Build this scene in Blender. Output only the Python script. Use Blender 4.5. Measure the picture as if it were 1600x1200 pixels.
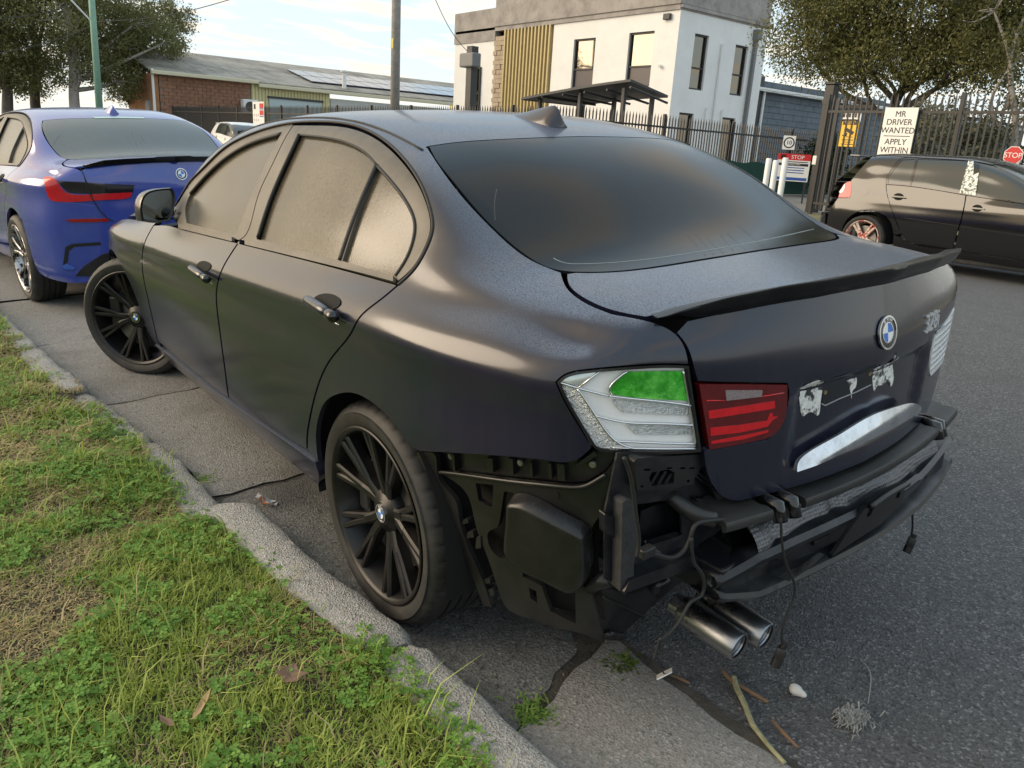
import bpy, bmesh, math, random
import numpy as np
from mathutils import Vector, Matrix
from mathutils.bvhtree import BVHTree
from mathutils.geometry import delaunay_2d_cdt

rad = math.radians
scene = bpy.context.scene
for o in list(bpy.data.objects):
    bpy.data.objects.remove(o)
COL = scene.collection
random.seed(7)
rng = np.random.default_rng(7)

# ------------------------------------------------------------------ camera
LEAN = rad(-3.4)                       # the road falls towards the kerb, the parked cars lean with it
RW = np.array([[1, 0, 0], [0, math.cos(LEAN), -math.sin(LEAN)], [0, math.sin(LEAN), math.cos(LEAN)]])
CF = 1213.16                           # focal length in photo pixels (1600 wide)
CP = np.array([-1.78017668, 1.76147274, 1.41155712])   # camera position in the car's own frame
def _axes(yaw, pitch, roll):
    cy, sy, cp, sp = math.cos(yaw), math.sin(yaw), math.cos(pitch), math.sin(pitch)
    f = np.array([cy*cp, sy*cp, -sp]); r = np.cross(f, [0, 0, 1.]); r /= np.linalg.norm(r); u = np.cross(r, f)
    c, s = math.cos(roll), math.sin(roll)
    return c*r+s*u, -s*r+c*u, f
CR, CU, CFW = _axes(rad(-38.04894291), rad(19.15060688), rad(0.74185873))
WR, WU, WF, WP = RW@CR, RW@CU, RW@CFW, RW@CP
cam_d = bpy.data.cameras.new('camera'); cam = bpy.data.objects.new('camera', cam_d); COL.objects.link(cam)
cam.matrix_world = Matrix(((WR[0], WU[0], -WF[0], WP[0]), (WR[1], WU[1], -WF[1], WP[1]), (WR[2], WU[2], -WF[2], WP[2]), (0, 0, 0, 1)))
cam_d.sensor_width = 36; cam_d.lens = CF/1600*36; cam_d.clip_end = 3000; cam_d.clip_start = .05
scene.camera = cam

def cray(px, py):                      # photo pixel -> direction in the car frame
    d = CFW+CR*((px-800)/CF)-CU*((py-600)/CF); return d/np.linalg.norm(d)
def wdepth(px, py, dep):               # photo pixel at a depth -> world point
    d = RW@cray(px, py); return WP+d*dep/(d@WF)
def wplane(px, py, axis, val):         # photo pixel on an axis-aligned world plane
    d = RW@cray(px, py); return WP+d*(val-WP[axis])/d[axis]
def cplane(px, py, axis, val):         # the same in the car frame
    d = cray(px, py); return CP+d*(val-CP[axis])/d[axis]

# ------------------------------------------------------------------ sky and sun
SUN_AZ, SUN_EL = rad(50), rad(20)       # low sun to the left of the picture, angle from +x towards +y
w = bpy.data.worlds.new('World'); scene.world = w; w.use_nodes = True
nt = w.node_tree; nt.nodes.clear()
def N(t, ty, **k):
    n = t.nodes.new(ty)
    for a, b in k.items():
        if a == 'inp':
            for i, v in b.items(): n.inputs[i].default_value = v
        else: setattr(n, a, b)
    return n
def ramp(t, pts, fac=None, interp='LINEAR'):
    r = t.nodes.new('ShaderNodeValToRGB'); e = r.color_ramp.elements; r.color_ramp.interpolation = interp
    while len(e) < len(pts): e.new(.5)
    for q, (a, c) in zip(e, pts):
        q.position = a; q.color = (*c, 1) if isinstance(c, tuple) else (c, c, c, 1)
    if fac is not None: t.links.new(fac, r.inputs[0])
    return r.outputs[0]
out = N(nt, 'ShaderNodeOutputWorld'); bg = N(nt, 'ShaderNodeBackground')
sky = N(nt, 'ShaderNodeTexSky', sky_type='NISHITA', sun_disc=False, sun_elevation=SUN_EL, sun_rotation=math.pi/2-SUN_AZ,
        altitude=50, air_density=1.0, dust_density=1.6, ozone_density=1.5)
tc = N(nt, 'ShaderNodeTexCoord'); sep = N(nt, 'ShaderNodeSeparateXYZ'); nt.links.new(tc.outputs['Generated'], sep.inputs[0])
zc = N(nt, 'ShaderNodeMath', operation='MAXIMUM', inp={1: .0}); nt.links.new(sep.outputs[2], zc.inputs[0])
za = N(nt, 'ShaderNodeMath', operation='ADD', inp={1: .07}); nt.links.new(zc.outputs[0], za.inputs[0])
dv = N(nt, 'ShaderNodeVectorMath', operation='DIVIDE'); cmb = N(nt, 'ShaderNodeCombineXYZ')
for i in range(3): nt.links.new(za.outputs[0], cmb.inputs[i])
nt.links.new(tc.outputs['Generated'], dv.inputs[0]); nt.links.new(cmb.outputs[0], dv.inputs[1])
mp = N(nt, 'ShaderNodeMapping'); mp.inputs['Rotation'].default_value = (0, 0, rad(38)); mp.inputs['Scale'].default_value = (1.9, 1.1, 0.001)
nt.links.new(dv.outputs[0], mp.inputs[0])
nz = N(nt, 'ShaderNodeTexNoise', inp={'Scale': 1.5, 'Detail': 9, 'Roughness': .56, 'Distortion': .35}); nt.links.new(mp.outputs[0], nz.inputs['Vector'])
cf = ramp(nt, [(.45, 0.), (.66, 1.)], nz.outputs[0], 'EASE')
cfm = N(nt, 'ShaderNodeMath', operation='MULTIPLY', inp={1: .8}); nt.links.new(cf, cfm.inputs[0])
# a veil of high cloud whitens the blue; the lumps are cream where the low sun reaches them
gam = N(nt, 'ShaderNodeMixRGB', blend_type='MIX'); gam.inputs[0].default_value = .80; gam.inputs[2].default_value = (3.2, 4.2, 4.9, 1)
nt.links.new(sky.outputs[0], gam.inputs[1])
mx = N(nt, 'ShaderNodeMixRGB'); nt.links.new(cfm.outputs[0], mx.inputs[0]); nt.links.new(gam.outputs[0], mx.inputs[1])
mx.inputs[2].default_value = (5.4, 4.6, 3.6, 1)
hz = ramp(nt, [(.0, .5), (.10, .25), (.28, 0.)], sep.outputs[2]); hm = N(nt, 'ShaderNodeMixRGB'); nt.links.new(hz, hm.inputs[0]); nt.links.new(mx.outputs[0], hm.inputs[1]); hm.inputs[2].default_value = (5.3, 4.7, 3.7, 1)
# evening glow round the low sun
vd = N(nt, 'ShaderNodeVectorMath', operation='DOT_PRODUCT'); vd.inputs[1].default_value = (math.cos(SUN_AZ)*math.cos(SUN_EL), math.sin(SUN_AZ)*math.cos(SUN_EL), math.sin(SUN_EL))
nrm = N(nt, 'ShaderNodeVectorMath', operation='NORMALIZE'); nt.links.new(tc.outputs['Generated'], nrm.inputs[0]); nt.links.new(nrm.outputs[0], vd.inputs[0])
gl = ramp(nt, [(.45, 0.), (.70, .16), (.90, .65), (1., .9)], vd.outputs['Value'])
gx = N(nt, 'ShaderNodeMixRGB'); nt.links.new(gl, gx.inputs[0]); nt.links.new(hm.outputs[0], gx.inputs[1]); gx.inputs[2].default_value = (8.2, 6.0, 3.2, 1)
nt.links.new(gx.outputs[0], bg.inputs[0]); bg.inputs[1].default_value = .10
nt.links.new(bg.outputs[0], out.inputs[0])
sl = bpy.data.lights.new('sun', 'SUN'); sl.energy = 1.1; sl.angle = rad(45); sl.color = (1, .84, .66)
so = bpy.data.objects.new('sun', sl); COL.objects.link(so)
so.rotation_euler = Vector((-math.cos(SUN_AZ)*math.cos(SUN_EL), -math.sin(SUN_AZ)*math.cos(SUN_EL), -math.sin(SUN_EL))).to_track_quat('-Z', 'Y').to_euler()
so.location = (0, 0, 20)
vs = scene.view_settings
vs.view_transform = 'Standard'; vs.look = 'None'; vs.gamma = 1; vs.use_curve_mapping = False; vs.exposure = 1.27
# ------------------------------------------------------------------ small helpers
def empty(name, label=None, cat=None, group=None, loc=(0, 0, 0), rot=(0, 0, 0), parent=None):
    o = bpy.data.objects.new(name, None); COL.objects.link(o); o.location = loc; o.rotation_euler = rot
    o.empty_display_size = .1
    return tag(o, label, cat, group, parent)
def tag(o, label=None, cat=None, group=None, parent=None, kind=None):
    if label: o['label'] = label
    if cat: o['category'] = cat
    if group: o['group'] = group
    if kind: o['kind'] = kind
    if parent is not None: o.parent = parent
    return o
def meshobj(name, verts, faces, mat, parent=None, smooth=True, normals=None, **k):
    me = bpy.data.meshes.new(name); me.from_pydata([tuple(map(float, v)) for v in verts], [], faces); me.update()
    if smooth: me.shade_smooth()
    if normals is not None: me.normals_split_custom_set_from_vertices([tuple(map(float, n)) for n in normals])
    if mat: me.materials.append(mat)
    o = bpy.data.objects.new(name, me); COL.objects.link(o)
    return tag(o, parent=parent, **k)
class MB:
    """collects simple shapes into ONE mesh"""
    def __init__(s): s.v = []; s.f = []
    def add(s, v, f):
        b = len(s.v); s.v += [tuple(map(float, q)) for q in v]; s.f += [[b+i for i in q] for q in f]; return s
    def box(s, c, d, rz=0, bev=0, M=None):
        hx, hy, hz = d[0]/2, d[1]/2, d[2]/2
        if bev:
            bm = bmesh.new(); bmesh.ops.create_cube(bm, size=1)
            for q in bm.verts: q.co = Vector((q.co.x*d[0], q.co.y*d[1], q.co.z*d[2]))
            bmesh.ops.bevel(bm, geom=bm.edges[:], offset=bev, segments=2, affect='EDGES', profile=.5)
            bm.verts.index_update(); v = [q.co.copy() for q in bm.verts]; f = [[q.index for q in fc.verts] for fc in bm.faces]; bm.free()
        else:
            v = [Vector((x, y, z)) for x in (-hx, hx) for y in (-hy, hy) for z in (-hz, hz)]
            f = [[0, 1, 3, 2], [4, 6, 7, 5], [0, 4, 5, 1], [2, 3, 7, 6], [0, 2, 6, 4], [1, 5, 7, 3]]
        if M is None: M = Matrix.Rotation(rz, 3, 'Z')
        return s.add([M@q+Vector(c) for q in v], f)
    def tube(s, pts, r, n=10, cap=True, rs=None):
        pts = [Vector(p) for p in pts]; b = len(s.v); up = None
        for i, p in enumerate(pts):
            t = (pts[min(i+1, len(pts)-1)]-pts[max(i-1, 0)]).normalized()
            if up is None:
                up = Vector((0, 0, 1)) if abs(t.z) < .9 else Vector((1, 0, 0))
            a = t.cross(up).normalized(); up = a.cross(t).normalized()
            rr = rs[i] if rs else r
            for k in range(n):
                q = p+a*(rr*math.cos(2*math.pi*k/n))+up*(rr*math.sin(2*math.pi*k/n)); s.v.append(tuple(q))
        for i in range(len(pts)-1):
            for k in range(n):
                s.f.append([b+i*n+k, b+i*n+(k+1) % n, b+(i+1)*n+(k+1) % n, b+(i+1)*n+k])
        if cap:
            s.f.append([b+k for k in range(n)][::-1]); s.f.append([b+(len(pts)-1)*n+k for k in range(n)])
        return s
    def lathe(s, prof, c, ax='y', n=48, closed=False, sgn=1):
        """prof: (radius, offset along the axis)"""
        b = len(s.v); m = len(prof)
        for k in range(n):
            a = 2*math.pi*k/n; ca, sa = math.cos(a), math.sin(a)
            for r, h in prof:
                if ax == 'y': q = (c[0]+r*ca, c[1]+sgn*h, c[2]+r*sa)
                elif ax == 'x': q = (c[0]+sgn*h, c[1]+r*ca, c[2]+r*sa)
                else: q = (c[0]+r*ca, c[1]+r*sa, c[2]+sgn*h)
                s.v.append(q)
        for k in range(n):
            k2 = (k+1) % n
            for i in range(m-1 if not closed else m):
                i2 = (i+1) % m
                s.f.append([b+k*m+i, b+k2*m+i, b+k2*m+i2, b+k*m+i2])
        return s
    def prism(s, poly, axis, a, b_):
        """poly in the two other axes, extruded from a to b_ along axis"""
        n = len(poly); o = len(s.v)
        for h in (a, b_):
            for q in poly:
                l = list(q); l.insert(axis, h); s.v.append(tuple(map(float, l)))
        s.f.append([o+i for i in range(n)][::-1]); s.f.append([o+n+i for i in range(n)])
        for i in range(n): s.f.append([o+i, o+(i+1) % n, o+n+(i+1) % n, o+n+i])
        return s
    def build(s, name, mat, parent=None, smooth=False, fix=True, **k):
        o = meshobj(name, s.v, s.f, mat, parent, smooth=smooth, **k)
        if fix:
            bm = bmesh.new(); bm.from_mesh(o.data); bmesh.ops.recalc_face_normals(bm, faces=bm.faces[:]); bm.to_mesh(o.data); bm.free()
        return o
def autosmooth(o, ang=35):
    me = o.data; me.shade_smooth()
    bm = bmesh.new(); bm.from_mesh(me)
    for e in bm.edges:
        if len(e.link_faces) == 2 and e.calc_face_angle(0) > rad(ang): e.smooth = False
    bm.to_mesh(me); bm.free(); return o
def copy_tree(o, parent=None):
    c = o.copy(); COL.objects.link(c); c.parent = parent
    for ch in o.children: copy_tree(ch, c)
    return c

# ------------------------------------------------------------------ splines
def ncub(t, P, tt):
    """natural cubic spline through P (n x d) at parameters t, evaluated at tt"""
    t = np.asarray(t, float); P = np.asarray(P, float); n = len(t); h = np.diff(t)
    if n == 2: return P[0]+(P[1]-P[0])*((np.asarray(tt)-t[0])/h[0])[:, None]
    A = np.zeros((n, n)); B = np.zeros((n, P.shape[1])); A[0, 0] = A[-1, -1] = 1
    for i in range(1, n-1):
        A[i, i-1] = h[i-1]; A[i, i] = 2*(h[i-1]+h[i]); A[i, i+1] = h[i]
        B[i] = 6*((P[i+1]-P[i])/h[i]-(P[i]-P[i-1])/h[i-1])
    m = np.linalg.solve(A, B); tt = np.asarray(tt, float)
    k = np.clip(np.searchsorted(t, tt, side='right')-1, 0, n-2); hh = h[k][:, None]
    a = ((t[k+1]-tt)[:, None])/hh; b = ((tt-t[k])[:, None])/hh
    return a*P[k]+b*P[k+1]+((a**3-a)*m[k]+(b**3-b)*m[k+1])*hh**2/6
def chord(P):
    P = np.asarray(P, float); d = np.sqrt((np.diff(P, axis=0)**2).sum(1))**.75
    return np.concatenate([[0], np.cumsum(np.maximum(d, 1e-6))])
def cur(*pts, n=8):
    """smooth open curve through 2-D points"""
    P = np.array(pts, float)
    if len(P) == 2: return [tuple(q) for q in P]
    t = chord(P); tt = np.concatenate([np.linspace(t[i], t[i+1], n, endpoint=False) for i in range(len(t)-1)]+[[t[-1]]])
    return [tuple(q) for q in ncub(t, P, tt)]
def joinc(*segs):
    o = []
    for s in segs:
        for q in s:
            if not o or abs(q[0]-o[-1][0])+abs(q[1]-o[-1][1]) > 1e-5: o.append((float(q[0]), float(q[1])))
    if abs(o[0][0]-o[-1][0])+abs(o[0][1]-o[-1][1]) < 1e-5: o.pop()
    return o
def inpoly(P, poly):
    P = np.asarray(P, float); q = np.asarray(poly, float); x, y = P[:, 0], P[:, 1]; r = np.zeros(len(P), bool)
    j = len(q)-1
    for i in range(len(q)):
        c = ((q[i, 1] > y) != (q[j, 1] > y)) & (x < (q[j, 0]-q[i, 0])*(y-q[i, 1])/(q[j, 1]-q[i, 1]+1e-30)+q[i, 0])
        r ^= c; j = i
    return r
def resample(poly, step):
    P = np.array(list(poly)+[poly[0]], float); o = []
    for a, b in zip(P[:-1], P[1:]):
        L = np.linalg.norm(b-a); k = max(1, int(math.ceil(L/step)))
        for i in range(k): o.append(a+(b-a)*i/k)
    return np.array(o)

# ------------------------------------------------------------------ body surface
class Surf:
    """smooth skin lofted through control lines: lower lines run round nose and tail, upper lines only between them"""
    def __init__(s, lower, upper, i0, su=6, sv=5, half=True):
        nL, nC = len(lower), len(lower[0]); L = np.array(lower, float); U = np.array(upper, float); nM = U.shape[1]
        def dense(row, k):
            t = chord(row); tt = np.concatenate([np.linspace(t[i], t[i+1], k, endpoint=False) for i in range(len(t)-1)]+[[t[-1]]]); return ncub(t, row, tt)
        LD = np.array([dense(r, su) for r in L]); UD = np.array([dense(r, su) for r in U])
        a = i0*su; b = (i0+nM-1)*su; V = []; F = []
        s.main = np.array([dense(np.concatenate([LD[:, i], UD[:, i-a]]), sv) for i in range(a, b+1)]); s.su, s.sv = su, sv
        def grid(cols, flip=False):
            o = len(V); m = len(cols[0])
            for c in cols: V.extend(c)
            for i in range(len(cols)-1):
                for j in range(m-1): F.append((o+i*m+j, o+i*m+j+1, o+(i+1)*m+j+1, o+(i+1)*m+j))
        grid([dense(np.concatenate([LD[:, i], UD[:, i-a]]), sv) for i in range(a, b+1)])
        def wrapcol(i, e, ui):          # tail and nose columns keep the main skin's bend near the join
            w_ = min(1., abs(i-e)/(1.5*su)); w_ = w_*w_*(3-2*w_); pl = dense(LD[:, i], sv); gh = np.concatenate([LD[:, i], UD[:, ui]-LD[8, e]+LD[8, i]]); return dense(gh, sv)[:8*sv+1]*(1-w_)+pl*w_
        grid([wrapcol(i, a, 0) for i in range(0, a+1)]); grid([wrapcol(i, b, -1) for i in range(b, LD.shape[1])])
        def rsm(C, n=40):
            d = np.concatenate([[0], np.cumsum(np.linalg.norm(np.diff(C, axis=0), axis=1))]); return np.stack([np.interp(np.linspace(0, d[-1], n), d, C[:, k]) for k in range(3)], 1)
        for col, low in ((s.main[-1][8*sv:], LD[8, b:]), (s.main[0][8*sv:], LD[8, :a+1][::-1])):   # close the lip between top and tail
            A_, B_ = rsm(col), rsm(low); grid([[p, q] for p, q in zip(A_, B_)])
        s.finish(V, F, True)
    def finish(s, V, F, body=False):
        V = np.array(V); M = V*np.array([1, -1, 1]); n = len(V)
        F = np.array(F); F2 = F[:, ::-1]+n; V = np.concatenate([V, M]); F = np.concatenate([F, F2])
        # triangles, vertex normals pointing out of the body
        T = np.concatenate([F[:, [0, 1, 2]], F[:, [0, 2, 3]]]); c = np.cross(V[T[:, 1]]-V[T[:, 0]], V[T[:, 2]]-V[T[:, 0]])
        ok = np.linalg.norm(c, axis=1) > 1e-10; T = T[ok]; c = c[ok]
        if body:
            ce = V[T].mean(1); q = np.stack([np.clip(ce[:, 0], -.45, 3.), 0*ce[:, 0], .7+0*ce[:, 0]], 1); fl = (c*(ce-q)).sum(1) < 0
            T[fl] = T[fl][:, [0, 2, 1]]; c[fl] *= -1
        # merge normals over coincident vertices
        key = {}; idx = np.zeros(len(V), int)
        for i, q in enumerate(np.round(V, 5)): idx[i] = key.setdefault(tuple(q), len(key))
        nn = np.zeros((len(key), 3))
        for k in range(3): np.add.at(nn, idx[T[:, k]], c)
        nn /= np.linalg.norm(nn, axis=1)[:, None]+1e-12
        s.V, s.T, s.Nv = V, T, nn[idx]
        if not body and (s.Nv*(V-np.array([V[:, 0].mean(), 0, .6]))).sum() < 0: s.Nv = -s.Nv
        s.bvh = BVHTree.FromPolygons([tuple(q) for q in V], [tuple(map(int, q)) for q in T])
    def hit(s, o, d, near=True):
        loc, nor, i, dist = s.bvh.ray_cast(Vector(o), Vector(d))
        if loc is None:
            # just past the rim: take the nearest point to the ray's closest pass
            best = None
            for t in np.linspace(.2, 8, 300):
                q = Vector(o)+Vector(d)*t; l2, n2, i2, ds = s.bvh.find_nearest(q)
                if best is None or ds < best[0]: best = (ds, l2, i2)
            loc, i = best[1], best[2]
        t = s.T[i]; A, B, C = s.V[t]; P = np.array(loc); v0, v1, v2 = B-A, C-A, P-A
        d00, d01, d11, d20, d21 = v0@v0, v0@v1, v1@v1, v2@v0, v2@v1; dn = d00*d11-d01*d01+1e-20
        v = (d11*d20-d01*d21)/dn; w_ = (d00*d21-d01*d20)/dn
        n = s.Nv[t[0]]*(1-v-w_)+s.Nv[t[1]]*v+s.Nv[t[2]]*w_
        return P, n/np.linalg.norm(n)
def sweep(name, prof, path, mat, parent=None, closed=True, smooth=True, ang=30, cap=True, up=(0, 0, 1), prof_at=None):
    """prof: closed list of (side, up) offsets carried along a 3-D path"""
    P = [Vector(q) for q in path]; V = []; F = []; m = len(prof); U = Vector(up)
    for i, p in enumerate(P):
        t = (P[min(i+1, len(P)-1)]-P[max(i-1, 0)]).normalized(); a = t.cross(U).normalized(); b = a.cross(t).normalized()
        pr = prof_at(i/(len(P)-1)) if prof_at else prof
        for q in pr: V.append(p+a*q[0]+b*q[1])
    for i in range(len(P)-1):
        for k in range(m if closed else m-1): F.append([i*m+k, i*m+(k+1) % m, (i+1)*m+(k+1) % m, (i+1)*m+k])
    if cap and closed: F.append(list(range(m))[::-1]); F.append([(len(P)-1)*m+k for k in range(m)])
    mb = MB(); mb.v = [tuple(q) for q in V]; mb.f = F; o = mb.build(name, mat, parent)
    return autosmooth(o, ang) if smooth else o
def curve3(pts, n=6):
    P = np.array(pts, float); t = chord(P); tt = np.concatenate([np.linspace(t[i], t[i+1], n, endpoint=False) for i in range(len(t)-1)]+[[t[-1]]]); return ncub(t, P, tt)
def inset(poly, d):
    """polygon shrunk by d"""
    P = np.array(poly, float); n = len(P); A = 0
    for i in range(n): A += P[i-1][0]*P[i][1]-P[i][0]*P[i-1][1]
    s_ = 1 if A > 0 else -1; o = []
    for i in range(n):
        a, b, c = P[i-1], P[i], P[(i+1) % n]; e1 = (b-a)/(np.linalg.norm(b-a)+1e-9); e2 = (c-b)/(np.linalg.norm(c-b)+1e-9)
        n1 = np.array([-e1[1], e1[0]])*s_; n2 = np.array([-e2[1], e2[0]])*s_; m = n1+n2; L = np.linalg.norm(m)
        m = n1 if L < .3 else m/L; k = 1/max(.45, m@n1)
        o.append(tuple(b+m*d*k))
    return o
def P_cam(q): return CP, cray(*q)
def P_side(q): return np.array([q[0], 4., q[1]]), np.array([0, -1., 0])
def P_rear(q): return np.array([-4., q[0], q[1]]), np.array([1., 0, 0])
def P_front(q): return np.array([7., q[0], q[1]]), np.array([-1., 0, 0])
def P_top(q): return np.array([q[0], q[1], 4.]), np.array([0, 0, -1.])

def cdt(outline, step, holes=(), bstep=None):
    rings = [resample(outline, bstep or step)]+[resample(h, bstep or step) for h in holes]
    pts = []; edges = []
    for r in rings:
        b = len(pts); pts += [tuple(q) for q in r]; edges += [(b+i, b+(i+1) % len(r)) for i in range(len(r))]
    R = np.array(outline); lo, hi = R.min(0), R.max(0)
    gx = np.arange(lo[0]+step*.5, hi[0], step); gy = np.arange(lo[1]+step*.5, hi[1], step*.87)
    G = np.array([(x+(step*.5 if j % 2 else 0), y) for j, y in enumerate(gy) for x in gx]).reshape(-1, 2)
    if len(G):
        m = inpoly(G, outline)
        for h in holes: m &= ~inpoly(G, h)
        G = G[m]; B = np.array(pts)
        if len(G):
            keep = np.array([((B-g)**2).sum(1).min() > (.55*step)**2 for g in G]); G = G[keep]
    nb = len(pts); pts += [tuple(q) for q in G]
    v, e, f, ov, oe, of = delaunay_2d_cdt([Vector(q) for q in pts], edges, [], 0, 1e-6)
    V = np.array([tuple(q) for q in v]); F = [tuple(q) for q in f]; cen = np.array([V[list(q)].mean(0) for q in F])
    m = inpoly(cen, outline)
    for h in holes: m &= ~inpoly(cen, h)
    return V, [q for q, k in zip(F, m) if k]
def panel(name, outline, prj, surf, mat, parent=None, step=.03, off=0., flange=.018, holes=(), bstep=None, mirror=False, lift=None, clean=0, clean_at=None, **k):
    """a sheet with the given outline laid on a body surface, its rim turned in"""
    V2, F = cdt(outline, step, holes, bstep)
    P = np.zeros((len(V2), 3)); Nn = np.zeros((len(V2), 3))
    for i, q in enumerate(V2):
        p, n = surf.hit(*prj(q))
        if lift is not None: p = p+n*lift(q, p)
        P[i] = p+n*off; Nn[i] = n
    # orientation
    F = [list(f) for f in F]; s_ = 0
    for f in F[:200]:
        s_ += np.sign(np.cross(P[f[1]]-P[f[0]], P[f[2]]-P[f[0]])@Nn[f[0]])
    if s_ < 0: F = [f[::-1] for f in F]
    if clean:                      # iron out stray hits
        nb = [set() for _ in P]; ed = {}
        for f in F:
            for a, b in zip(f, f[1:]+f[:1]): nb[a].add(b); nb[b].add(a); ed[(a, b)] = 1
        rim = {i for (a, b) in ed if (b, a) not in ed for i in (a, b)}
        reg = [i for i in range(len(P)) if clean_at is None or (V2[i][0]-clean_at[0])**2+(V2[i][1]-clean_at[1])**2 < clean_at[2]**2]
        bad = {i for i in reg if np.linalg.norm(P[i]-np.median(P[list(nb[i])], axis=0)) > .012}
        bad |= {i for i in reg if len(bad & nb[i]) >= 4}
        while bad:
            fix = {i: [j for j in nb[i] if j not in bad] for i in bad}; fix = {i: j for i, j in fix.items() if j}
            if not fix: break
            for i, j in fix.items(): P[i] = P[j].mean(0); m_ = Nn[j].mean(0); Nn[i] = m_/np.linalg.norm(m_)
            bad -= set(fix)
        for _ in range(clean):
            P2, N2 = P.copy(), Nn.copy(); cen = clean_at
            for i in range(len(P)):
                if i in rim and cen is None: continue
                if cen is not None and (V2[i][0]-cen[0])**2+(V2[i][1]-cen[1])**2 > cen[2]**2: continue
                j = [q for q in nb[i] if q in rim] if i in rim else list(nb[i])
                P2[i] = .3*P[i]+.7*P[j].mean(0); m_ = Nn[j].mean(0)+.3*Nn[i]; N2[i] = m_/np.linalg.norm(m_)
            P, Nn = P2, N2
    if lift is not None:           # shading normals follow the lifted shape
        Nn = np.zeros_like(P)
        for f in F:
            c = np.cross(P[f[1]]-P[f[0]], P[f[2]]-P[f[0]])
            for i in f: Nn[i] += c
        Nn /= np.linalg.norm(Nn, axis=1)[:, None]+1e-12
    V = [p for p in P]; NN = [n for n in Nn]
    if flange:
        cnt = {}
        for f in F:
            for a, b in zip(f, f[1:]+f[:1]): cnt[(a, b)] = 1
        be = [(a, b) for (a, b) in cnt if (b, a) not in cnt]; m1 = {}; m2 = {}
        for a, b in be:
            for i in (a, b):
                if i not in m1:
                    m1[i] = len(V); V.append(P[i]); NN.append((0, 0, 0)); m2[i] = len(V); V.append(P[i]-Nn[i]*flange); NN.append((0, 0, 0))
            F.append([m1[b], m1[a], m2[a], m2[b]])
    V = np.array(V); NN = np.array(NN)
    o = meshobj(name, V, F, mat, parent, normals=NN, **k)
    if mirror:
        mm = meshobj(name, V*[1, -1, 1], [f[::-1] for f in F], mat, mirror if mirror is not True else parent, normals=NN*[1, -1, 1])
        return o, mm
    return o

# ------------------------------------------------------------------ materials
MATS = {}
def mat(name, col=(.5, .5, .5), rough=.6, metal=0., spec=.5, coat=0., coat_rough=.1, var=0., vscale=8., bump=0., bscale=40., emit=None, trans=0., alpha=1., dirt=None, dscale=3., dlo=.45, dhi=.7, rvar=0., sheen=0.):
    """principled material with noise in colour, roughness and fine relief; dirt = second colour in soft patches"""
    if name in MATS: return MATS[name]
    m = bpy.data.materials.new(name); m.use_nodes = True; t = m.node_tree; b = t.nodes['Principled BSDF']
    L = t.links.new; tcn = N(t, 'ShaderNodeTexCoord'); co = tcn.outputs['Object']
    b.inputs['Roughness'].default_value = rough; b.inputs['Metallic'].default_value = metal
    b.inputs['Specular IOR Level'].default_value = spec; b.inputs['Coat Weight'].default_value = coat; b.inputs['Coat Roughness'].default_value = coat_rough
    b.inputs['Transmission Weight'].default_value = trans; b.inputs['Alpha'].default_value = alpha
    c = None
    if var:
        n = N(t, 'ShaderNodeTexNoise', inp={'Scale': vscale, 'Detail': 6, 'Roughness': .65}); L(co, n.inputs['Vector'])
        c = ramp(t, [(.25, tuple(max(0, x*(1-var)) for x in col)), (.75, tuple(min(1, x*(1+var)) for x in col))], n.outputs[0])
    if dirt:
        n = N(t, 'ShaderNodeTexNoise', inp={'Scale': dscale, 'Detail': 8, 'Roughness': .7}); L(co, n.inputs['Vector'])
        f = ramp(t, [(dlo, 0.), (dhi, 1.)], n.outputs[0]); mxx = N(t, 'ShaderNodeMixRGB'); L(f, mxx.inputs[0])
        if c is not None: L(c, mxx.inputs[1])
        else: mxx.inputs[1].default_value = (*col, 1)
        mxx.inputs[2].default_value = (*dirt, 1); c = mxx.outputs[0]
    if c is not None: L(c, b.inputs['Base Color'])
    else: b.inputs['Base Color'].default_value = (*col, 1)
    if rvar:
        n = N(t, 'ShaderNodeTexNoise', inp={'Scale': vscale*1.7, 'Detail': 6, 'Roughness': .7}); L(co, n.inputs['Vector'])
        r_ = ramp(t, [(.3, max(0, rough-rvar)), (.7, min(1, rough+rvar))], n.outputs[0]); L(r_, b.inputs['Roughness'])
    if bump:
        n = N(t, 'ShaderNodeTexNoise', inp={'Scale': bscale, 'Detail': 5, 'Roughness': .6}); L(co, n.inputs['Vector'])
        bp = N(t, 'ShaderNodeBump', inp={'Strength': bump, 'Distance': .01}); L(n.outputs[0], bp.inputs['Height']); L(bp.outputs[0], b.inputs['Normal'])
    if emit: b.inputs['Emission Color'].default_value = (*emit[0], 1); b.inputs['Emission Strength'].default_value = emit[1]
    MATS[name] = m; return m
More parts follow.
